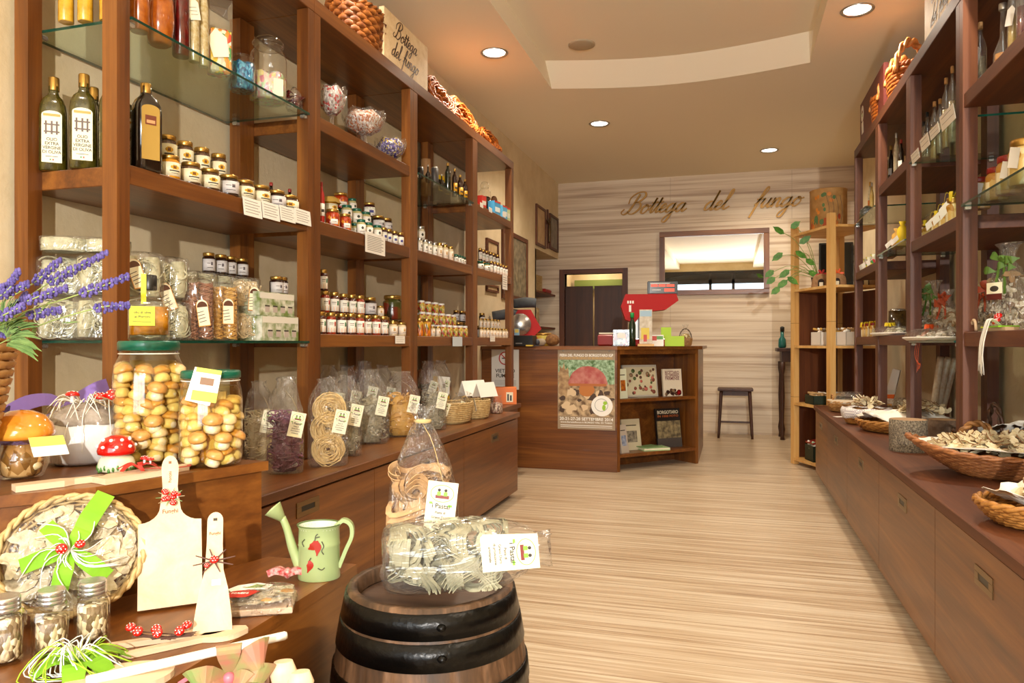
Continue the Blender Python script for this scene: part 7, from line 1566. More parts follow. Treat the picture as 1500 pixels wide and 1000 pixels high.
# ============================================================ PINE RACK contents
v = onrack(.26, .22, 4); q = MB(); LSH = pm('parchment', 'b98c50', .7, var='a0743c', vscale=14)
q.lathe([(.150, 0), (.156, .002), (.156, .36), (.160, .365), (.156, .37), (.148, .368)], LSH, 44, caps=False); q.lathe([(.0001, .004), (.15, .004)], LSH, 30, caps=False)
le = MB(); rnd = random.Random(21); lc = [pm('leaf_orange', 'b8501c', .6), pm('leaf_rust', '9a3814', .6), pm('leaf_olive', '4c6a38', .6), pm('leaf_gold', 'c8781c', .6)]
for k in range(30):
    z = rnd.uniform(.03, .12) if k < 18 else rnd.uniform(.12, .32); a = R(-90) + rnd.uniform(-1.2, .7) if k < 18 else R(-90) + rnd.uniform(-.9, .5); w_ = rnd.uniform(.06, .13); hh_ = rnd.uniform(.02, .035) if k < 18 else .018
    n_ = 8; vs = [(.1575 * cos(a + w_ * cos(t)), .1575 * sin(a + w_ * cos(t)), z + hh_ * sin(t)) for t in [2 * pi * i / n_ for i in range(n_)]]; le.add(vs + [(x * .995, y * .995, zz) for x, y, zz in vs], [tuple(range(n_))] + [(i, (i + 1) % n_, n_ + (i + 1) % n_, n_ + i) for i in range(n_)], lc[k % 4] if k < 18 else lc[2 if k % 2 else 3])
for k in range(4): a = R(-100) + .25 * k; le.sweep([(.158 * cos(a), .158 * sin(a), .05), (.158 * cos(a + .1), .158 * sin(a + .1), .18), (.158 * cos(a - .05), .158 * sin(a - .05), .30)], .0025, INK, t=.001, up=(0, -1, 0))
put(bake([('shell', q), ('painted_leaves', le)]), 'parchment_drum', 'tall parchment drum painted with autumn leaves on top of the pine rack', 'container', TR(v.x, v.y, v.z + .0006))
# plant
v = onrack(.10, .22, 3); pot = MB(); pot.lathe([(.05, 0), (.065, .10), (.068, .11), (.058, .11)], pm('dark_pot', '2c2420', .5), 24)
st = MB(); lfv = MB(); LF = pm('plant_leaf', '3f7224', .45, var='5c9434', vscale=30); dd = dep(v.x, v.y)
for k, (tx, ty) in enumerate([(1142, 338), (1164, 330), (1140, 375), (1128, 400), (1150, 400), (1137, 425), (1178, 352), (1186, 383), (1172, 372), (1130, 410), (1160, 410), (1190, 400), (1147, 415)]):
    e = Vector(at(tx, dd - .12, ty)); b0 = Vector((v.x, v.y, v.z + .10)); mid = b0.lerp(e, .55) + Vector((0, 0, .09)); st.sweep([tuple(b0), tuple(mid), tuple(e)], .003, LS, seg=5)
    dr = Vector((-.5 if tx < 1160 else .5, -.1, -.4 if ty > 370 else .35)).normalized() * (.10 if k % 2 else .12)
    lfv.sweep([tuple(e - dr * .4), tuple(e - dr * .15), tuple(e + dr * .2), tuple(e + dr * .6)], [.01, .055, .055, .003], LF, t=.0012, up=(.3, -1, .3))
put(bake([('pot', pot), ('leaves', lfv, ), ('stems', st)]) if False else bake([('pot', pot), ('stems', st), ('leaves', lfv)]), 'potted_plant', 'leafy green plant trailing from the pine rack', 'plant', TR()) if False else None
pot2 = MB(); pot2.lathe([(.05, 0), (.065, .10), (.068, .11), (.058, .11)], pm('dark_pot', '2c2420', .5), 24, TR(v.x, v.y, v.z + .0006))
put(bake([('pot', pot2), ('stems', st), ('leaves', lfv)]), 'potted_plant', 'leafy green plant trailing over the left side of the pine rack', 'plant', TR())
# clay houses
def house(u, vv, lb, rib, s=1.0):
    p = onrack(u, vv, 3); q = MB(); cl_ = pm('clay', 'a07850', .8, var='8a6440', vscale=40)
    q.lathe([(.075, 0), (.078, .01), (.07, .08), (.052, .115), (.02, .13), (.001, .132)], cl_, 28, TR(s=(1.1 * s, .8 * s, s))); q.prism([(-.025, .0), (.025, .0)] + [(.025 * cos(pi * i / 10), .05 + .025 * sin(pi * i / 10)) for i in range(11)], .0, .078, pm('dark_opening', '2a1a10', .9), TR(-.01 * s, 0, 0, rx=pi / 2, s=s))
    q.prism([(-.016, .0), (.016, .0), (.016, .045), (-.016, .045)], .0, .0805, pm('jar_cream', 'c8b484', .3), TR(-.01 * s, 0, 0, rx=pi / 2, s=s))
    b_ = MB()
    for a in (0, 1.1, 2.2, 3.4, 4.6): b_.sweep([(0, -.02, .125 * s), (.03 * cos(a), -.03, .125 * s + .03 * sin(a)), (.05 * cos(a), -.03, .125 * s + .035 * sin(a))], [.008, .02, .012], rib, t=.001, up=(0, -1, 0))
    put(bake([('shell', q), ('bow', b_)]), 'clay_house', lb, 'decoration', TR(p.x, p.y, p.z + .0006, R(0)), 'clay houses on the pine rack')
house(.30, .13, 'small clay house with arched opening and red bow', MC['ribbon_r'] if 'ribbon_r' in MC else RR); house(.50, .16, 'clay house with orange bow beside the front pine post', ORA, .9); house(.60, .36, 'clay house with red topping at the right, pine rack', RED, 1.0)
p = onrack(.52, .26, 3); plain = None
# white baskets, parcels and crates on the rack
def crate(u, vv, k, w_, d_, h, mat, lb, fill, rz=0, cat_='crate'):
    p = onrack(u, vv, k); q = MB(); t_ = .008
    q.box(-w_, w_, -d_, d_, 0, t_, mat); q.box(-w_, w_, -d_, -d_ + t_, 0, h, mat); q.box(-w_, w_, d_ - t_, d_, 0, h, mat); q.box(-w_, -w_ + t_, -d_, d_, 0, h, mat); q.box(w_ - t_, w_, -d_, d_, 0, h, mat); f = MB(); rnd = random.Random(int(u * 99 + k))
    for i in range(14): f.sweep([(rnd.uniform(-w_, w_) * .7, rnd.uniform(-d_, d_) * .7, h * .5), (rnd.uniform(-w_, w_) * .9, rnd.uniform(-d_, d_) * .8, h * .9), (rnd.uniform(-w_, w_) * 1.1, rnd.uniform(-d_, d_) * .8, h * 1.25)], [.012, .018, .01], fill[i % len(fill)], seg=6)
    put(bake([('box', q), ('contents', f)]), 'crate', lb, cat_, TR(p.x, p.y, p.z + .0006, rz), None)
KR = pm('kraft_paper', 'b08a58', .7); 
crate(.30, .20, 2, .12, .09, .12, pm('white_basket', 'ded8cc', .6), 'white basket of wrapped breadsticks on the pine rack', [KR, PAPER, PAST['egg']], R(20), 'basket'); crate(.52, .30, 2, .11, .08, .12, pm('white_basket', 'ded8cc'), 'second white basket behind the front pine post', [KR, PAPER], R(20), 'basket')
crate(.27, .18, 1, .14, .10, .08, pm('dark_green_crate', '16281c', .5), 'dark green crate with kraft parcels on the pine rack', [KR, KR, PAPER], R(15)); crate(.27, .18, 0, .14, .10, .14, pm('dark_green_crate', '16281c'), 'dark green crate with red lid on the lowest pine shelf', [PAPER, pm('mint', 'a8c8a8', .6)], R(15))
p = onrack(.27, .18, 0); q = MB(); q.box(-.13, .13, -.09, .09, 0, .012, REDLID); tagit(link('red_crate_lid', q.mesh('red_crate_lid'), None, TR(p.x - .01, p.y, p.z + .178, R(15), ry=R(-10))), 'dark red tray resting on the lowest green crate', 'tray')  # lid of the lowest green crate, a loose object of its own
# monitor behind the rack
q = MB(); q.box(.99, 1.36, YB - .06, YB - .03, 1.80, 2.30, BLACKP, b=.004); sc_ = MB(); sc_.box(1.01, 1.34, YB - .0605, YB - .06, 1.83, 2.28, pm('dark_screen', '0c0b0b', .15)); br_ = MB(); br_.box(1.12, 1.22, YB - .03, YB - .0005, 1.95, 2.10, BLACKP)
put(bake([('housing', q), ('screen', sc_), ('bracket', br_)]), 'monitor', 'black wall monitor behind the pine rack', 'screen', TR())

# ============================================================ BACK WALL and corner
xa, xb = onY(966, YB - .02), onY(1127, YB - .02); za, zb = 1.715, 2.515; fw_ = .065; q = MB()
for (x0, x1, z0, z1, ax) in ((xa, xb, za, za + fw_, 'X'), (xa, xb, zb - fw_, zb, 'X'), (xa, xa + fw_, za + fw_, zb - fw_, 'Z'), (xb - fw_, xb, za + fw_, zb - fw_, 'Z')): q.box(x0, x1, YB - .035, YB - .001, z0, z1, CH[ax], b=.004)
mr = MB(); mr.box(xa + fw_, xb - fw_, YB - .012, YB - .008, za + fw_, zb - fw_, pm('mirror_silver', 'e8e8e8', .01, 1))
put(bake([('frame', q), ('mirror', mr)]), 'wall_mirror', 'wide wood-framed mirror on the pale wood wall', 'mirror', TR())
# stool
q = MB(); q.box(-.20, .20, -.15, .15, .555, .585, MC['walnut_leaf'], b=.006); P = [('seat', q)]
for sx in (-1, 1):
    for sy in (-1, 1): l = MB(); l.sweep([(sx * .16, sy * .11, .555), (sx * .175, sy * .125, .28), (sx * .19, sy * .14, 0)], [.020, .017, .014], MC['walnut_leaf'], seg=8); P.append(('leg', l))
ap = MB(); ap.box(-.16, .16, -.11, -.095, .50, .555, MC['walnut_leaf']); ap2 = MB(); ap2.box(-.16, .16, .095, .11, .50, .555, MC['walnut_leaf']); P.append(('apron', ap2)); st_ = MB(); st_.box(-.175, .175, -.008, .008, .17, .19, MC['walnut_leaf']); P += [('apron', ap), ('stretcher', st_)]
put(bake(P), 'stool', 'dark wooden stool against the pale wood wall', 'stool', TR(.04, 9.14, 0))
# console behind the pine rack
q = MB(); q.box(.50, 1.20, 9.0, 9.42, 1.02, 1.06, MC['walnut_leaf'], b=.004); ap = MB(); ap.box(.55, 1.15, 9.03, 9.39, .90, 1.0195, MC['walnut_leaf']); P = [('top', q), ('apron', ap)]
for x in (.56, 1.14):
    for y in (9.05, 9.37): l = MB(); l.lathe([(.026, 0), (.02, .05), (.03, .12), (.018, .2), (.026, .5), (.018, .75), (.03, .82), (.03, .8995)], MC['walnut_leaf'], 14, TR(x, y, 0)); P.append(('leg', l))
put(bake(P), 'console_table', 'dark console table with turned legs behind the pine rack', 'table', TR())
q = MB(); q.lathe([(.035, 0), (.045, .02), (.04, .10), (.02, .13), (.02, .19)], pm('teal_spray', '1c6a64', .3), 16); c = MB(); c.lathe([(.024, .19), (.024, .24), (.01, .25)], BLACKP, 12)
put(bake([('bottle_body', q), ('cap', c)]), 'spray_bottle', 'teal spray bottle standing on the console table', 'bottle', TR(.56, 9.08, 1.0606))
# pictures on the left wall
def frame(y0, y1, z0, z1, lb, fcol, art, fw=.03, X=XL, name='picture_frame', dp=.022):
    q = MB(); m = CH if fcol == 'c' else UM
    q.box(X + .0005, X + dp, y0, y1, z0, z0 + fw, m['Y']); q.box(X + .0005, X + dp, y0, y1, z1 - fw, z1, m['Y']); q.box(X + .0005, X + dp, y0, y0 + fw, z0 + fw, z1 - fw, m['Z']); q.box(X + .0005, X + dp, y1 - fw, y1, z0 + fw, z1 - fw, m['Z'])
    a = MB(); a.box(X + .0005, X + dp * .5, y0 + fw, y1 - fw, z0 + fw, z1 - fw, art); put(bake([('frame', q), ('picture', a)]), name, lb, 'picture', TR())
PA = pm('faded_print', 'b49468', .5, var='c8ac80', vscale=12); PB = pm('grey_print', '8a8272', .5, var='6a6458', vscale=14); PC = pm('dark_photo', '5c5340', .4, var='94866a', vscale=16)
ya, yb = onX(784, XL), onX(797.5, XL); frame(ya, yb, zat(358, XL, ya), zat(298, XL, ya), 'tall narrow framed print high on the left wall, nearer one', 'u', PA, .03)
ya, yb = onX(804, XL), onX(816, XL); frame(ya, yb, zat(364, XL, ya), zat(312, XL, ya), 'tall narrow framed print high on the left wall, next to the corner', 'u', PB, .03)
ya, yb = onX(734, XL), onX(771, XL); frame(ya, yb, zat(436, XL, ya), zat(336, XL, ya) + .02, 'large framed old photograph on the left wall behind the shelving end', 'u', PC, .045)
ya, yb = onX(711, XL), onX(728, XL); frame(ya, yb, zat(372, XL, ya), zat(348, XL, ya), 'small framed picture seen through the narrow bay, upper', 'u', PA, .03); frame(ya, yb, zat(426, XL, ya), zat(415, XL, ya), 'small framed picture seen through the narrow bay, lower', 'u', PA, .02)
yc = onX(801, XL); q = MB(); q.box(XL + .0005, XL + .02, yc - .018, yc + .018, zat(364, XL, yc), zat(307, XL, yc), UM['Z']); q.box(XL + .0005, XL + .02, yc - .11, yc + .11, zat(326, XL, yc) - .02, zat(326, XL, yc) + .02, UM['Y']); c = MB(); zc = zat(340, XL, yc)
c.sweep([(XL + .035, yc, zc + .12), (XL + .035, yc, zc), (XL + .03, yc, zc - .14)], [.016, .022, .012], pm('bronze_figure', '5a4426', .4, .6), seg=8); c.sweep([(XL + .03, yc - .09, zc + .13), (XL + .035, yc, zc + .10), (XL + .03, yc + .09, zc + .13)], .009, MC['bronze_figure'], seg=6); c.ell((XL + .04, yc, zc + .15), (.018, .016, .022), MC['bronze_figure'], 8, 6)
put(bake([('cross', q), ('figure', c)]), 'crucifix', 'wooden crucifix hanging between the two tall framed prints', 'crucifix', TR())
# niche shelves and contents
for i, z in enumerate((1.32, 1.75)):
    q = MB(); q.box(XL - .395, XL - .03, 8.35, YB - .03, z - .025, z, UM['Y'], b=.002); tagit(link('niche_shelf', q.mesh('niche_shelf'), None), ['lower', 'upper'][i] + ' dark shelf inside the wall niche', 'shelf', 'niche shelves')
q = MB(); q.box(XL - .395, XL - .01, 8.33, YB - .002, 0, 1.0895, PL); struct('trim_niche_base', q)
def nput(mb, name, lb, cat_): tagit(link(name, mb.mesh(name)), lb, cat_)
q = MB(); 
for k in range(14): q.box(XL - .24, XL - .06, 8.5, 8.86, 1.752 + .014 * k, 1.760 + .014 * k, pm('paper_stack', 'c8ac7c', .8, var='a88a58', vscale=40), TR(0, 0, 0))
nput(q, 'paper_stack', 'stack of yellowed papers on the upper niche shelf', 'papers')
q = MB(); q.sweep([(XL - .08, 8.45, 1.77), (XL - .06, 8.7, 1.83), (XL - .08, 8.95, 1.765)], [.02, .07, .02], REDLID, seg=8) if False else q.box(XL - .2, XL - .04, 8.95, 9.25, 1.751, 1.80, REDLID, b=.01); nput(q, 'red_folder', 'dark red folder on the upper niche shelf', 'folder')
q = MB(); q.lathe([(.035, 0), (.04, .02), (.036, .14), (.015, .18), (.015, .22)], pm('green_bottle', '1c5a2c', .2), 16, TR(XL - .1, 8.52, 1.3205)); nput(q, 'green_bottle', 'green bottle on the lower niche shelf', 'bottle')
q = MB(); q.box(XL - .12, XL - .10, 8.68, 8.86, 1.3205, 1.55, pm('postcard', 'c8b48c', .6, var='8a7050', vscale=14)); nput(q, 'postcard', 'upright postcard on the lower niche shelf', 'card')

# ============================================================ COUNTER: things on it
ZK0 = ZK + .0006
def onK(px, d): x, y = at(px, d); return x, y
# red slicer under its grey cover, left end
x, y = onK(762, 6.95); RB = pm('machine_red', 'b0140f', .55, spec=.25); CV = pm('cover_grey', '4a4e52', .7, var='3c4044', vscale=14, bump=.4, bscale=10)
b_ = MB(); b_.box(-.20, .16, -.10, .12, .02, .10, RB, b=.02); b_.prism([(-.16, .10), (.14, .10), (.20, .16), (.10, .34), (-.02, .34), (-.10, .20)], -.05, .06, RB, TR(rx=pi / 2)); bl = MB(); bl.lathe([(.0001, 0), (.10, .002), (.105, .01), (.10, .018), (.0001, .02)], STEEL, 32, TR(.0, -.07, .20, rx=pi / 2)); cv = MB()
cv.sweep([(-.26, -.02, .28), (-.1, -.02, .30), (.02, .0, .29)], [.045, .05, .045], CV, seg=12); cv.sweep([(-.06, .02, .40), (.05, .0, .41), (.15, 0, .405)], [.045, .05, .045], CV, seg=12)
ft = MB(); [ft.lathe([(.015, 0), (.015, .02)], BLACKP, 8, TR(a, c_, 0)) for a in (-.16, .12) for c_ in (-.07, .09)]
put(bake([('housing', b_), ('blade', bl), ('cover', cv), ('feet', ft)]), 'slicing_machine', 'red slicing machine under rolled grey covers on the counter', 'slicer', TR(x, y, ZK0, R(15)))
x, y = onK(768, 6.55); q = MB(); q.box(-.095, .095, -.07, .07, 0, .095, BLACKP, b=.004); q.box(-.06, .0, -.0705, -.07, .02, .03, SILV); c = MB(); c.box(-.075, -.03, -.06, -.05, .096, .155, pm('display_blue', '8ab0c8', .3)); c.box(-.07, -.035, -.0605, -.06, .12, .15, pm('display_yellow', 'd8c060', .4))
put(bake([('housing', q), ('display', c)]), 'cash_box', 'small black cash register box on the left of the counter', 'cash register', TR(x, y, ZK0))
for i, (px, w_, mt_, lb) in enumerate([(783, .05, pm('wallet_grey', '3c4048', .5), 'dark rolled pouch on the counter beside the cash box'), (792, .05, pm('cloth_beige', '9a8a74', .8), 'beige folded cloth on the counter')]):
    x, y = onK(px, 6.62 + .1 * i); q = MB(); q.ell((0, 0, .035), (w_, .035, .035), mt_, 16, 10); tagit(link('pouch', q.mesh('pouch'), None, TR(x, y, ZK0)), lb, 'pouch')
x, y = onK(796, 6.93); q = MB(); q.lathe([(.075, 0), (.08, .004), (.08, .10), (.076, .104)], pm('tin_yellow', 'b8a03c', .4), 28); q.lathe([(.081, .10), (.081, .12), (.07, .122)], GOLD, 28); tagit(link('round_tin', q.mesh('round_tin'), None, TR(x, y, ZK0)), 'yellow round tin on the counter near the niche', 'tin')
x, y = onK(809, 6.75); q = MB(); q.ell((0, 0, .055), (.065, .06, .055), pm('brown_husk', '6a4420', .8, var='8a6030', vscale=40, bump=.8, bscale=60), 18, 12, rough=.2); tagit(link('woven_pouch', q.mesh('woven_pouch'), None, TR(x, y, ZK0)), 'round brown woven object at the counter beside the doorway', 'ornament')
x, y = onK(765, 6.42); q = MB(); q.box(-.03, .03, -.015, .015, 0, .012, pm('yellow_lighter', 'c8a83c', .5)); q.box(.04, .09, -.015, .015, 0, .01, BLACKP); tagit(link('pen_tray', q.mesh('pen_tray'), None, TR(x + .06, y + .02, ZK0)), 'small yellow and black objects near the counter edge', 'stationery')
# price scale: red, with display on top
x, y = onK(948, 6.75); sT = TR(x, y, 0, TH * .6)
col = MB(); col.box(-.12, -.055, -.03, .03, ZK0, 1.40, pm('scale_column', '8a8a86', .3, .5)); bd = MB()
bd.prism([(-.24, 1.45), (-.20, 1.56), (.25, 1.56), (.27, 1.50), (.16, 1.42), (-.04, 1.40), (-.12, 1.30), (-.20, 1.33)], -.12, .12, RB, TR(rx=pi / 2)); 
kk = MB(); [kk.box(-.185 + .022 * i, -.171 + .022 * i, -.1206, -.12, 1.475, 1.50, WHITE) for i in range(3)]; kk.box(-.17, -.15, -.1206, -.12, 1.40, 1.46, WHITE)
hd = MB(); hd.box(.0, .27, -.05, -.01, 1.562, 1.68, BLACKP, b=.006); ds = MB(); rdm = pm('led_red', 'e03a20', .4, emit=1.2)
ds.box(.02, .25, -.0515, -.0502, 1.575, 1.668, pm('panel_dark', '1c1a1a', .2)); [ds.box(a, c_, -.0522, -.0515, z0, z1, rdm) for a, c_, z0, z1 in ((.03, .09, 1.63, 1.65), (.10, .16, 1.63, 1.65), (.17, .24, 1.63, 1.65), (.15, .24, 1.585, 1.612))]
ds.box(.025, .20, -.0522, -.0515, 1.657, 1.663, WHITE); ds.box(.04, .12, -.0522, -.0515, 1.598, 1.604, WHITE)
pan = MB(); pan.box(-.20, .20, -.14, .14, ZK0 + .0, ZK0 + .06, RB, b=.01); pan.box(-.19, .19, -.13, .13, ZK0 + .0605, ZK0 + .068, STEEL)
put(bake([('base', pan), ('column', col), ('hood', bd, [('lettering', kk)]), ('display', hd, [('digits', ds)])]), 'shop_scale', 'red shop scale with dark digital display on the counter', 'scale', sT)
x, y = onK(888, 6.9); q = MB(); q.box(-.07, .07, -.06, .06, 0, .11, REDLID, b=.015); q.box(-.06, .07, -.05, .05, .111, .125, CREAM); tagit(link('red_box', q.mesh('red_box'), None, TR(x, y, ZK0)), 'small dark red box at the left of the scale', 'box')
x, y = onK(910, 6.52); g = MB(); g.box(-.07, .07, -.05, .05, 0, .15, JG, b=.004); s_ = MB(); s_.box(-.064, .064, -.044, .044, .004, .12, mosaic('chestnut_mix', ['7a4420', 'c8a070', '40241a', 'b02a1c', 'e0c8a0', '4a5a28'], 60), b=.01); l = MB(); l.box(-.035, .035, -.0515, -.0505, .07, .11, WHITE)
put(bake([('container', g), ('sweets', s_), ('label', l)]), 'candy_container', 'clear box of mixed wrapped sweets on the counter', 'candy container', TR(x, y, ZK0, TH * .5))
plain_bottle(0, -.30, ZK, 0, .3, OILG, GREENLID, 'x', name='x') if False else None
x, y = onK(926, 6.6); q = MB(); q.lathe([(.028, 0), (.032, .004), (.032, .19), (.014, .24), (.013, .26)], gloss('dark_green_glass', '18301c'), 18); c = MB(); c.lathe([(.018, .255), (.018, .295), (.015, .3)], pm('bright_green_cap', '1c9a4c', .4), 14); put(bake([('bottle_body', q), ('cap', c)]), 'small_bottle', 'dark bottle with bright green cap on the counter', 'bottle', TR(x, y, ZK0))
x, y = onK(946, 6.46); q = MB(); q.box(-.055, .055, -.004, .004, .0, .30, pm('stand_card', 'd8cfbc', .5, var='b8a88c', vscale=22), b=.001); q.box(-.05, .05, -.0046, -.004, .24, .29, pm('card_sky', '9cb8c8', .5)); q.box(-.04, .03, -.0048, -.004, .04, .14, pm('card_yellow', 'd8c040', .5)); q.box(-.02, .01, -.005, -.0048, .02, .08, pm('card_red', 'c04030', .5)); f = MB(); f.box(-.07, .07, -.06, .06, 0, .02, PI_['X']); q.v = [(a, b2, c2 + .021) for a, b2, c2 in q.v]
put(bake([('base', f), ('card', q)]), 'leaflet_stand', 'tall leaflet stand with colourful cards on the counter', 'stand', TR(x, y, ZK0, TH * .4))
x, y = onK(962, 6.52); q = MB(); q.box(-.06, .06, -.004, .004, 0, .10, WHITE); q.box(-.055, .0, -.0046, -.004, .05, .09, MC['card_red']); q.box(.0, .055, -.0046, -.004, .06, .09, pm('card_green', '5c9a4c', .5)); tagit(link('leaflet', q.mesh('leaflet'), None, TR(x, y, ZK0, TH * .4, rx=R(-8))), 'small white leaflet with red and green print on the counter', 'leaflet')
x, y = onK(985, 6.62); q = MB(); LM = pm('lime_card', 'a8cc18', .5); q.box(-.10, -.01, -.01, .01, .0, .17, LM, TR(rx=R(-8))); q.box(-.07, .10, -.045, -.035, 0, .09, LM); q.box(-.07, .10, -.035, .02, 0, .004, LM); tagit(link('card_holder', q.mesh('card_holder'), None, TR(x, y, ZK0, TH * .5)), 'lime green card holder on the counter', 'card holder')
x, y = onK(1004, 6.85); q, r_ = basket(.06, .05, .07, WICK, 6, .8, 24, .005); c = MB(); c.lathe([(.055, .03), (.06, .06), (.05, .12), (.015, .16), (.03, .20)], CELLO2, 20, jit=lambda a, k, r, z: (r * (1 + .1 * sin(5 * a + k)), z)); f = MB(); f.lathe([(.05, .03), (.052, .07), (.03, .11), (.001, .12)], mosaic('yellow_mix', ['d8c070', 'b8944c', 'e8dca0', '8a6a30'], 60), 14); hh = hoop(.11, .09, WICKD, .004, (0, 0, .07), 'x')
put(bake([('weave', q), ('rim', r_), ('wrapper', c), ('contents', f), ('handle', hh)]), 'gift_basket', 'tiny handled gift basket in cellophane at the right end of the counter', 'basket', TR(x, y, ZK0))
# festival poster on the counter front
px0, px1 = onY(817, 6.355), onY(901, 6.355); W_ = px1 - px0; zt = ZK - .004; zb_ = zat(629, (px0 + px1) / 2, 6.355); H_ = zt - zb_
TP = TR((px0 + px1) / 2, 6.3575, zb_, rx=pi / 2)
q = MB(); q.box(-W_ / 2, W_ / 2, 0, H_, 0, .0015, pm('poster_taupe', '9a8468', .5), TP)
def rect(x0, x1, y0, y1, m, z=.0022, mb=q): mb.box(x0 * W_ / 2, x1 * W_ / 2, y0 * H_, y1 * H_, .0015, z, m, TP)
def blob(cx, cy, rx, ry, m, z, a0=0, a1=2 * pi, n=28, rough=0, seed=0, mb=q):
    rnd = random.Random(seed); pts = []
    for i in range(n + (0 if a1 - a0 > 6.2 else 1)):
        t = a0 + (a1 - a0) * i / n; k = 1 + rough * rnd.uniform(-1, 1); pts.append(((cx + rx * k * cos(t)) * W_ / 2, (cy + ry * k * sin(t)) * H_))
    mb.prism(pts, .0015, z, m, TP)
rect(-.98, .98, .16, .84, pm('poster_foliage', '4a6a34', .5, var='a8c4a0', vscale=34)); rect(-.98, .98, .16, .55, pm('poster_litter', '6a5034', .6, var='c8ac84', vscale=22), .0024)
blob(-.78, .58, .20, .20, pm('poster_bark', '8a6a48', .6, var='b8986c', vscale=26), .0027, rough=.25, seed=3); rnd = random.Random(5)
for k in range(22): blob(rnd.uniform(-.85, .85), rnd.uniform(.20, .46), rnd.uniform(.08, .2), rnd.uniform(.02, .05), pm('poster_leaf_a', 'd8bc94', .6) if k % 2 else pm('poster_leaf_b', '4a3424', .6), .0026 + .00002 * k, rough=.35, seed=k, n=10)
blob(.02, .48, .27, .08, pm('poster_stem', 'b8702c', .5), .0032, rough=.04); blob(.06, .545, .68, .22, pm('poster_cap', 'a84840', .5, var='c07a6c', vscale=18), .0035, 0, pi, rough=.015); rect(-.60, .70, .525, .555, pm('poster_gill', 'b0642c', .5), .0038)
bd_ = MB(); blob(.55, .29, .37, .125, WHITE, .0042, mb=bd_); blob(.53, .30, .23, .078, pm('poster_grey_ring', '8a8a86', .5), .0043, mb=bd_); blob(.53, .30, .215, .072, WHITE, .0044, mb=bd_); blob(.66, .325, .07, .022, pm('poster_lime', '9ac42c', .5), .0046, mb=bd_); blob(.62, .27, .06, .035, MC['poster_lime'], .0046, mb=bd_)
def ptxt(s_, y_, size, mb=q, m=WHITE, fit=.93):
    vs, _ = text_geo(s_, 0, 'CENTER'); w_ = max(v[0] for v in vs) - min(v[0] for v in vs); sz = min(size, fit * W_ / w_); mb.add([(x * fit * W_ / w_ if True else x * sz, y * size, z * .0002) for x, y, z in vs], text_geo(s_, 0, 'CENTER')[1], m, TP @ TR(0, y_ * H_, .0020))
ptxt('FIERA DEL FUNGO DI BORGOTARO IGP', .895, .034); ptxt('FUNGO PORCINO DI BORGOTARO', .862, .022, m=pm('poster_gold', 'c8a050', .5), fit=.9); ptxt('20-21-27-28 SETTEMBRE 2014', .125, .036); ptxt('www.fieradelfungo.it BORGO VAL DI TARO', .085, .018, fit=.9)
rect(-.9, .9, .045, .052, WHITE); rect(-.9, .9, .025, .030, WHITE); rail_ = MB(); rail_.box(-W_ / 2, W_ / 2, H_ - .02, H_, .0015, .005, pm('poster_rail', 'b8a890', .4), TP); cap_ = MB(); [cap_.lathe([(.006, .005), (.006, .009), (.002, .011)], SILV, 12, TP @ TR(s_ * W_ * .4, H_ - .035, 0)) for s_ in (-1, 1)]
put(bake([('sheet', q, [('badge', bd_)]), ('rail', rail_), ('pins', cap_)]), 'festival_poster', 'mushroom fair poster hanging on the counter front', 'poster', TR())
# books in the angled niche
def book(u, vv, z, w_, h, t_, cover, lb, lean=10, rz=0, extra=None, grp='books in the counter niche'):
    q = MB(); q.box(-w_ / 2, w_ / 2, 0, .002, 0, h, cover); q.box(-w_ / 2, w_ / 2, t_ - .002, t_, 0, h, cover); q.box(-w_ / 2, -w_ / 2 + .002, 0, t_, 0, h, cover); pg = MB(); pg.box(-w_ / 2 + .002, w_ / 2 - .002, .002, t_ - .002, .002, h - .002, CREAM); P = [('cover', q), ('pages', pg)]
    if extra: a = MB(); extra(a, w_, h); P.append(('cover_print', a))
    put(bake(P), 'book', lb, 'book', KT @ TR(u, vv, z + .0008, R(rz), rx=R(-lean)), grp)
def fx(m): return TR(0, -.0004, 0, rx=pi / 2)
def b_rings(a, w_, h):
    rnd = random.Random(2); a.box(-w_ * .46, w_ * .46, -.0006, 0, h * .05, h * .93, pm('cover_sand', 'd0c4a0', .5)); cs = [pm('dot_' + c, c, .5) for c in ('8a4a38', 'c86a5c', '5a6a3c', '9a7c5c', '6a4434')]
    for i in range(34): a.lathe([(.0001, 0), (rnd.uniform(.010, .02), 0), (.008, .0006)], cs[i % 5], 10, TR(rnd.uniform(-.42, .42) * w_, -.0007, rnd.uniform(.1, .88) * h, rx=pi / 2))
def b_par(a, w_, h):
    for i, (s_, z) in enumerate((('RICETTARIO', .86), ("DELL'APPENNINO", .75), ('PARMENSE', .64))):
        vs, fs = text_geo(s_, 0, 'CENTER'); ww = max(v[0] for v in vs) - min(v[0] for v in vs); a.add([(x * w_ * .74 / ww, y * .04, zz * .0002) for x, y, zz in vs], fs, pm('title_wine', '6a2430', .5), TR(0, -.0006, h * z, rx=pi / 2))
    rnd = random.Random(7); cs = [pm('nut_' + c, c, .5) for c in ('b08860', '5a3428', '8a5a44', 'c8a078')]
    for i in range(16): a.lathe([(.0001, 0), (rnd.uniform(.012, .02), 0)], cs[i % 4], 12, TR(w_ * rnd.uniform(-.42, .42), -.0007 - .00005 * i, h * rnd.uniform(.05, .22 + .0 * i), rx=pi / 2))
    a.lathe([(.0001, 0), (.026, 0)], pm('raspberry', 'c01c20', .4), 16, TR(w_ * .32, -.0018, h * .13, rx=pi / 2))
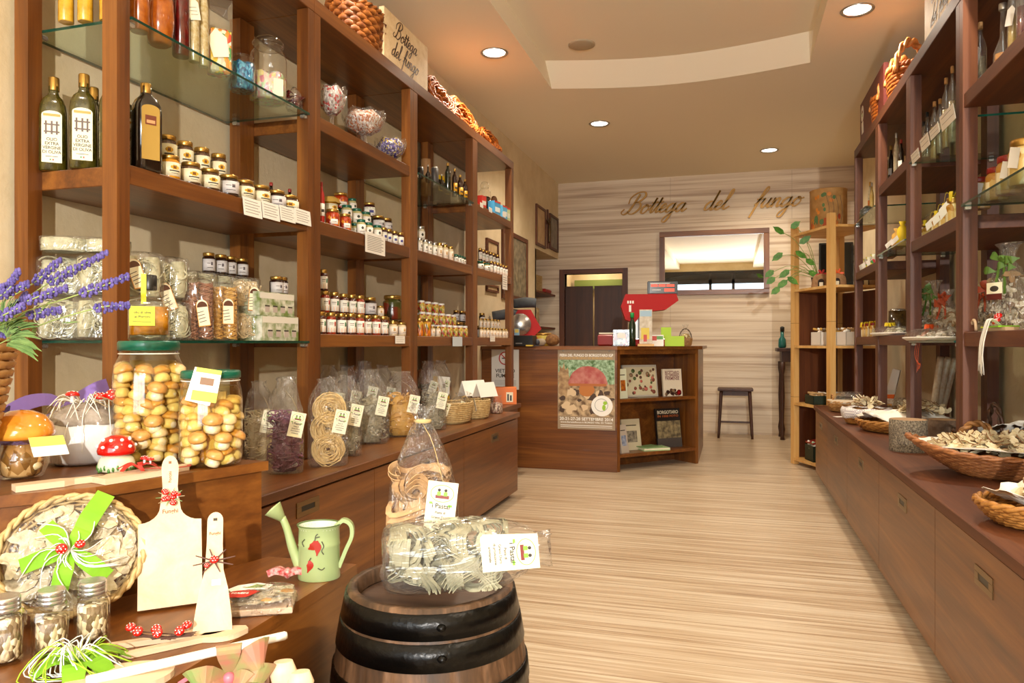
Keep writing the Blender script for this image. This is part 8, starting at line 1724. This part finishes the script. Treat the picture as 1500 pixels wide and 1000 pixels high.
def b_borgo(a, w_, h):
    a.box(-w_ / 2, w_ / 2, -.0006, 0, h * .68, h, pm('cover_black', '1c1614', .4)); a.box(-w_ / 2, w_ / 2, -.0006, 0, 0, h * .24, pm('cover_slate', '4a4440', .4)); a.box(-w_ * .48, w_ * .48, -.0006, 0, h * .24, h * .68, pm('cover_photo', '9a8a64', .5, var='4a4030', vscale=24))
    for s_, z, hh_, m_ in (('BORGOTARO', .90, .042, CREAM), ('IN 1000 FOTO', .80, .028, pm('title_rust', 'b8602c', .5))):
        vs, fs = text_geo(s_, 0, 'CENTER'); ww = max(v[0] for v in vs) - min(v[0] for v in vs); a.add([(x * w_ * .86 / ww, y * hh_, zz * .0002) for x, y, zz in vs], fs, m_, TR(0, -.0008, h * z, rx=pi / 2))
def b_photo(c1, c2):
    def f(a, w_, h): a.box(-w_ * .3, w_ * .3, -.0006, 0, h * .25, h * .62, pm('ph_' + c1, c1, .5, var=c2, vscale=30)); a.box(-w_ * .3, w_ * .3, -.0006, 0, h * .78, h * .81, INK)
    return f
book(.40, .16, .63, .36, .29, .02, pm('tray_silver', 'b8b0a0', .5), 'large cookbook cover ringed with small fruit and mushrooms, upper shelf', 8, -8, b_rings)
book(.70, .07, .63, .20, .25, .02, pm('cover_cream', 'dccfb8', .5), 'cream recipe book with wine-red title, right of the upper shelf', 6, -10, b_par)
book(.12, .06, .63, .10, .26, .035, pm('cover_lime', 'd8dcc0', .5), 'narrow pale book with orange mushroom photo, left of the upper shelf', 5, 8, b_photo('c87818', '7a2c14'))
book(.72, .13, .15, .27, .36, .022, pm('cover_black', '1c1614'), 'black local history book with old town photo, lower shelf', 8, -6, b_borgo)
book(.30, .16, .15, .20, .28, .02, pm('cover_ivory', 'c8bc9c', .5), 'ivory book with grey group photo on the lower shelf', 9, -4, b_photo('4c463c', '9c927c')); book(.13, .05, .15, .10, .25, .02, pm('cover_linen', 'b8ac9c', .5), 'slim grey book with blue photo, left of the lower shelf', 10, 10, b_photo('5c6c8c', 'a8b0c0'))
q = MB(); q.box(-.13, .13, -.09, .09, 0, .010, pm('cover_mint', 'a8c08c', .5)); q.box(-.125, .129, -.089, .089, .010, .022, CREAM); q.box(-.13, .13, -.09, .09, .022, .026, pm('cover_mint', 'a8c08c')); tagit(link('book', q.mesh('book'), None, KT @ TR(.48, .10, .1508, R(-14))), 'green-covered book lying flat on the lower shelf', 'book', 'books in the counter niche')
q = MB(); q.box(-.10, .10, -.07, .07, 0, .006, pm('cover_mint2', '7c9a64', .5)); tagit(link('book', q.mesh('book'), None, KT @ TR(.45, .11, .1775, R(8))), 'thin dark green booklet on top of the lying green book', 'book', 'books in the counter niche')
q = MB(); q.box(-.14, .06, -.05, .05, 0, .004, pm('leaflet_grey', '8c8474', .5)); tagit(link('leaflet', q.mesh('leaflet'), None, KT @ TR(.36, .06, .6308, R(5))), 'grey leaflet lying on the upper niche shelf', 'leaflet')
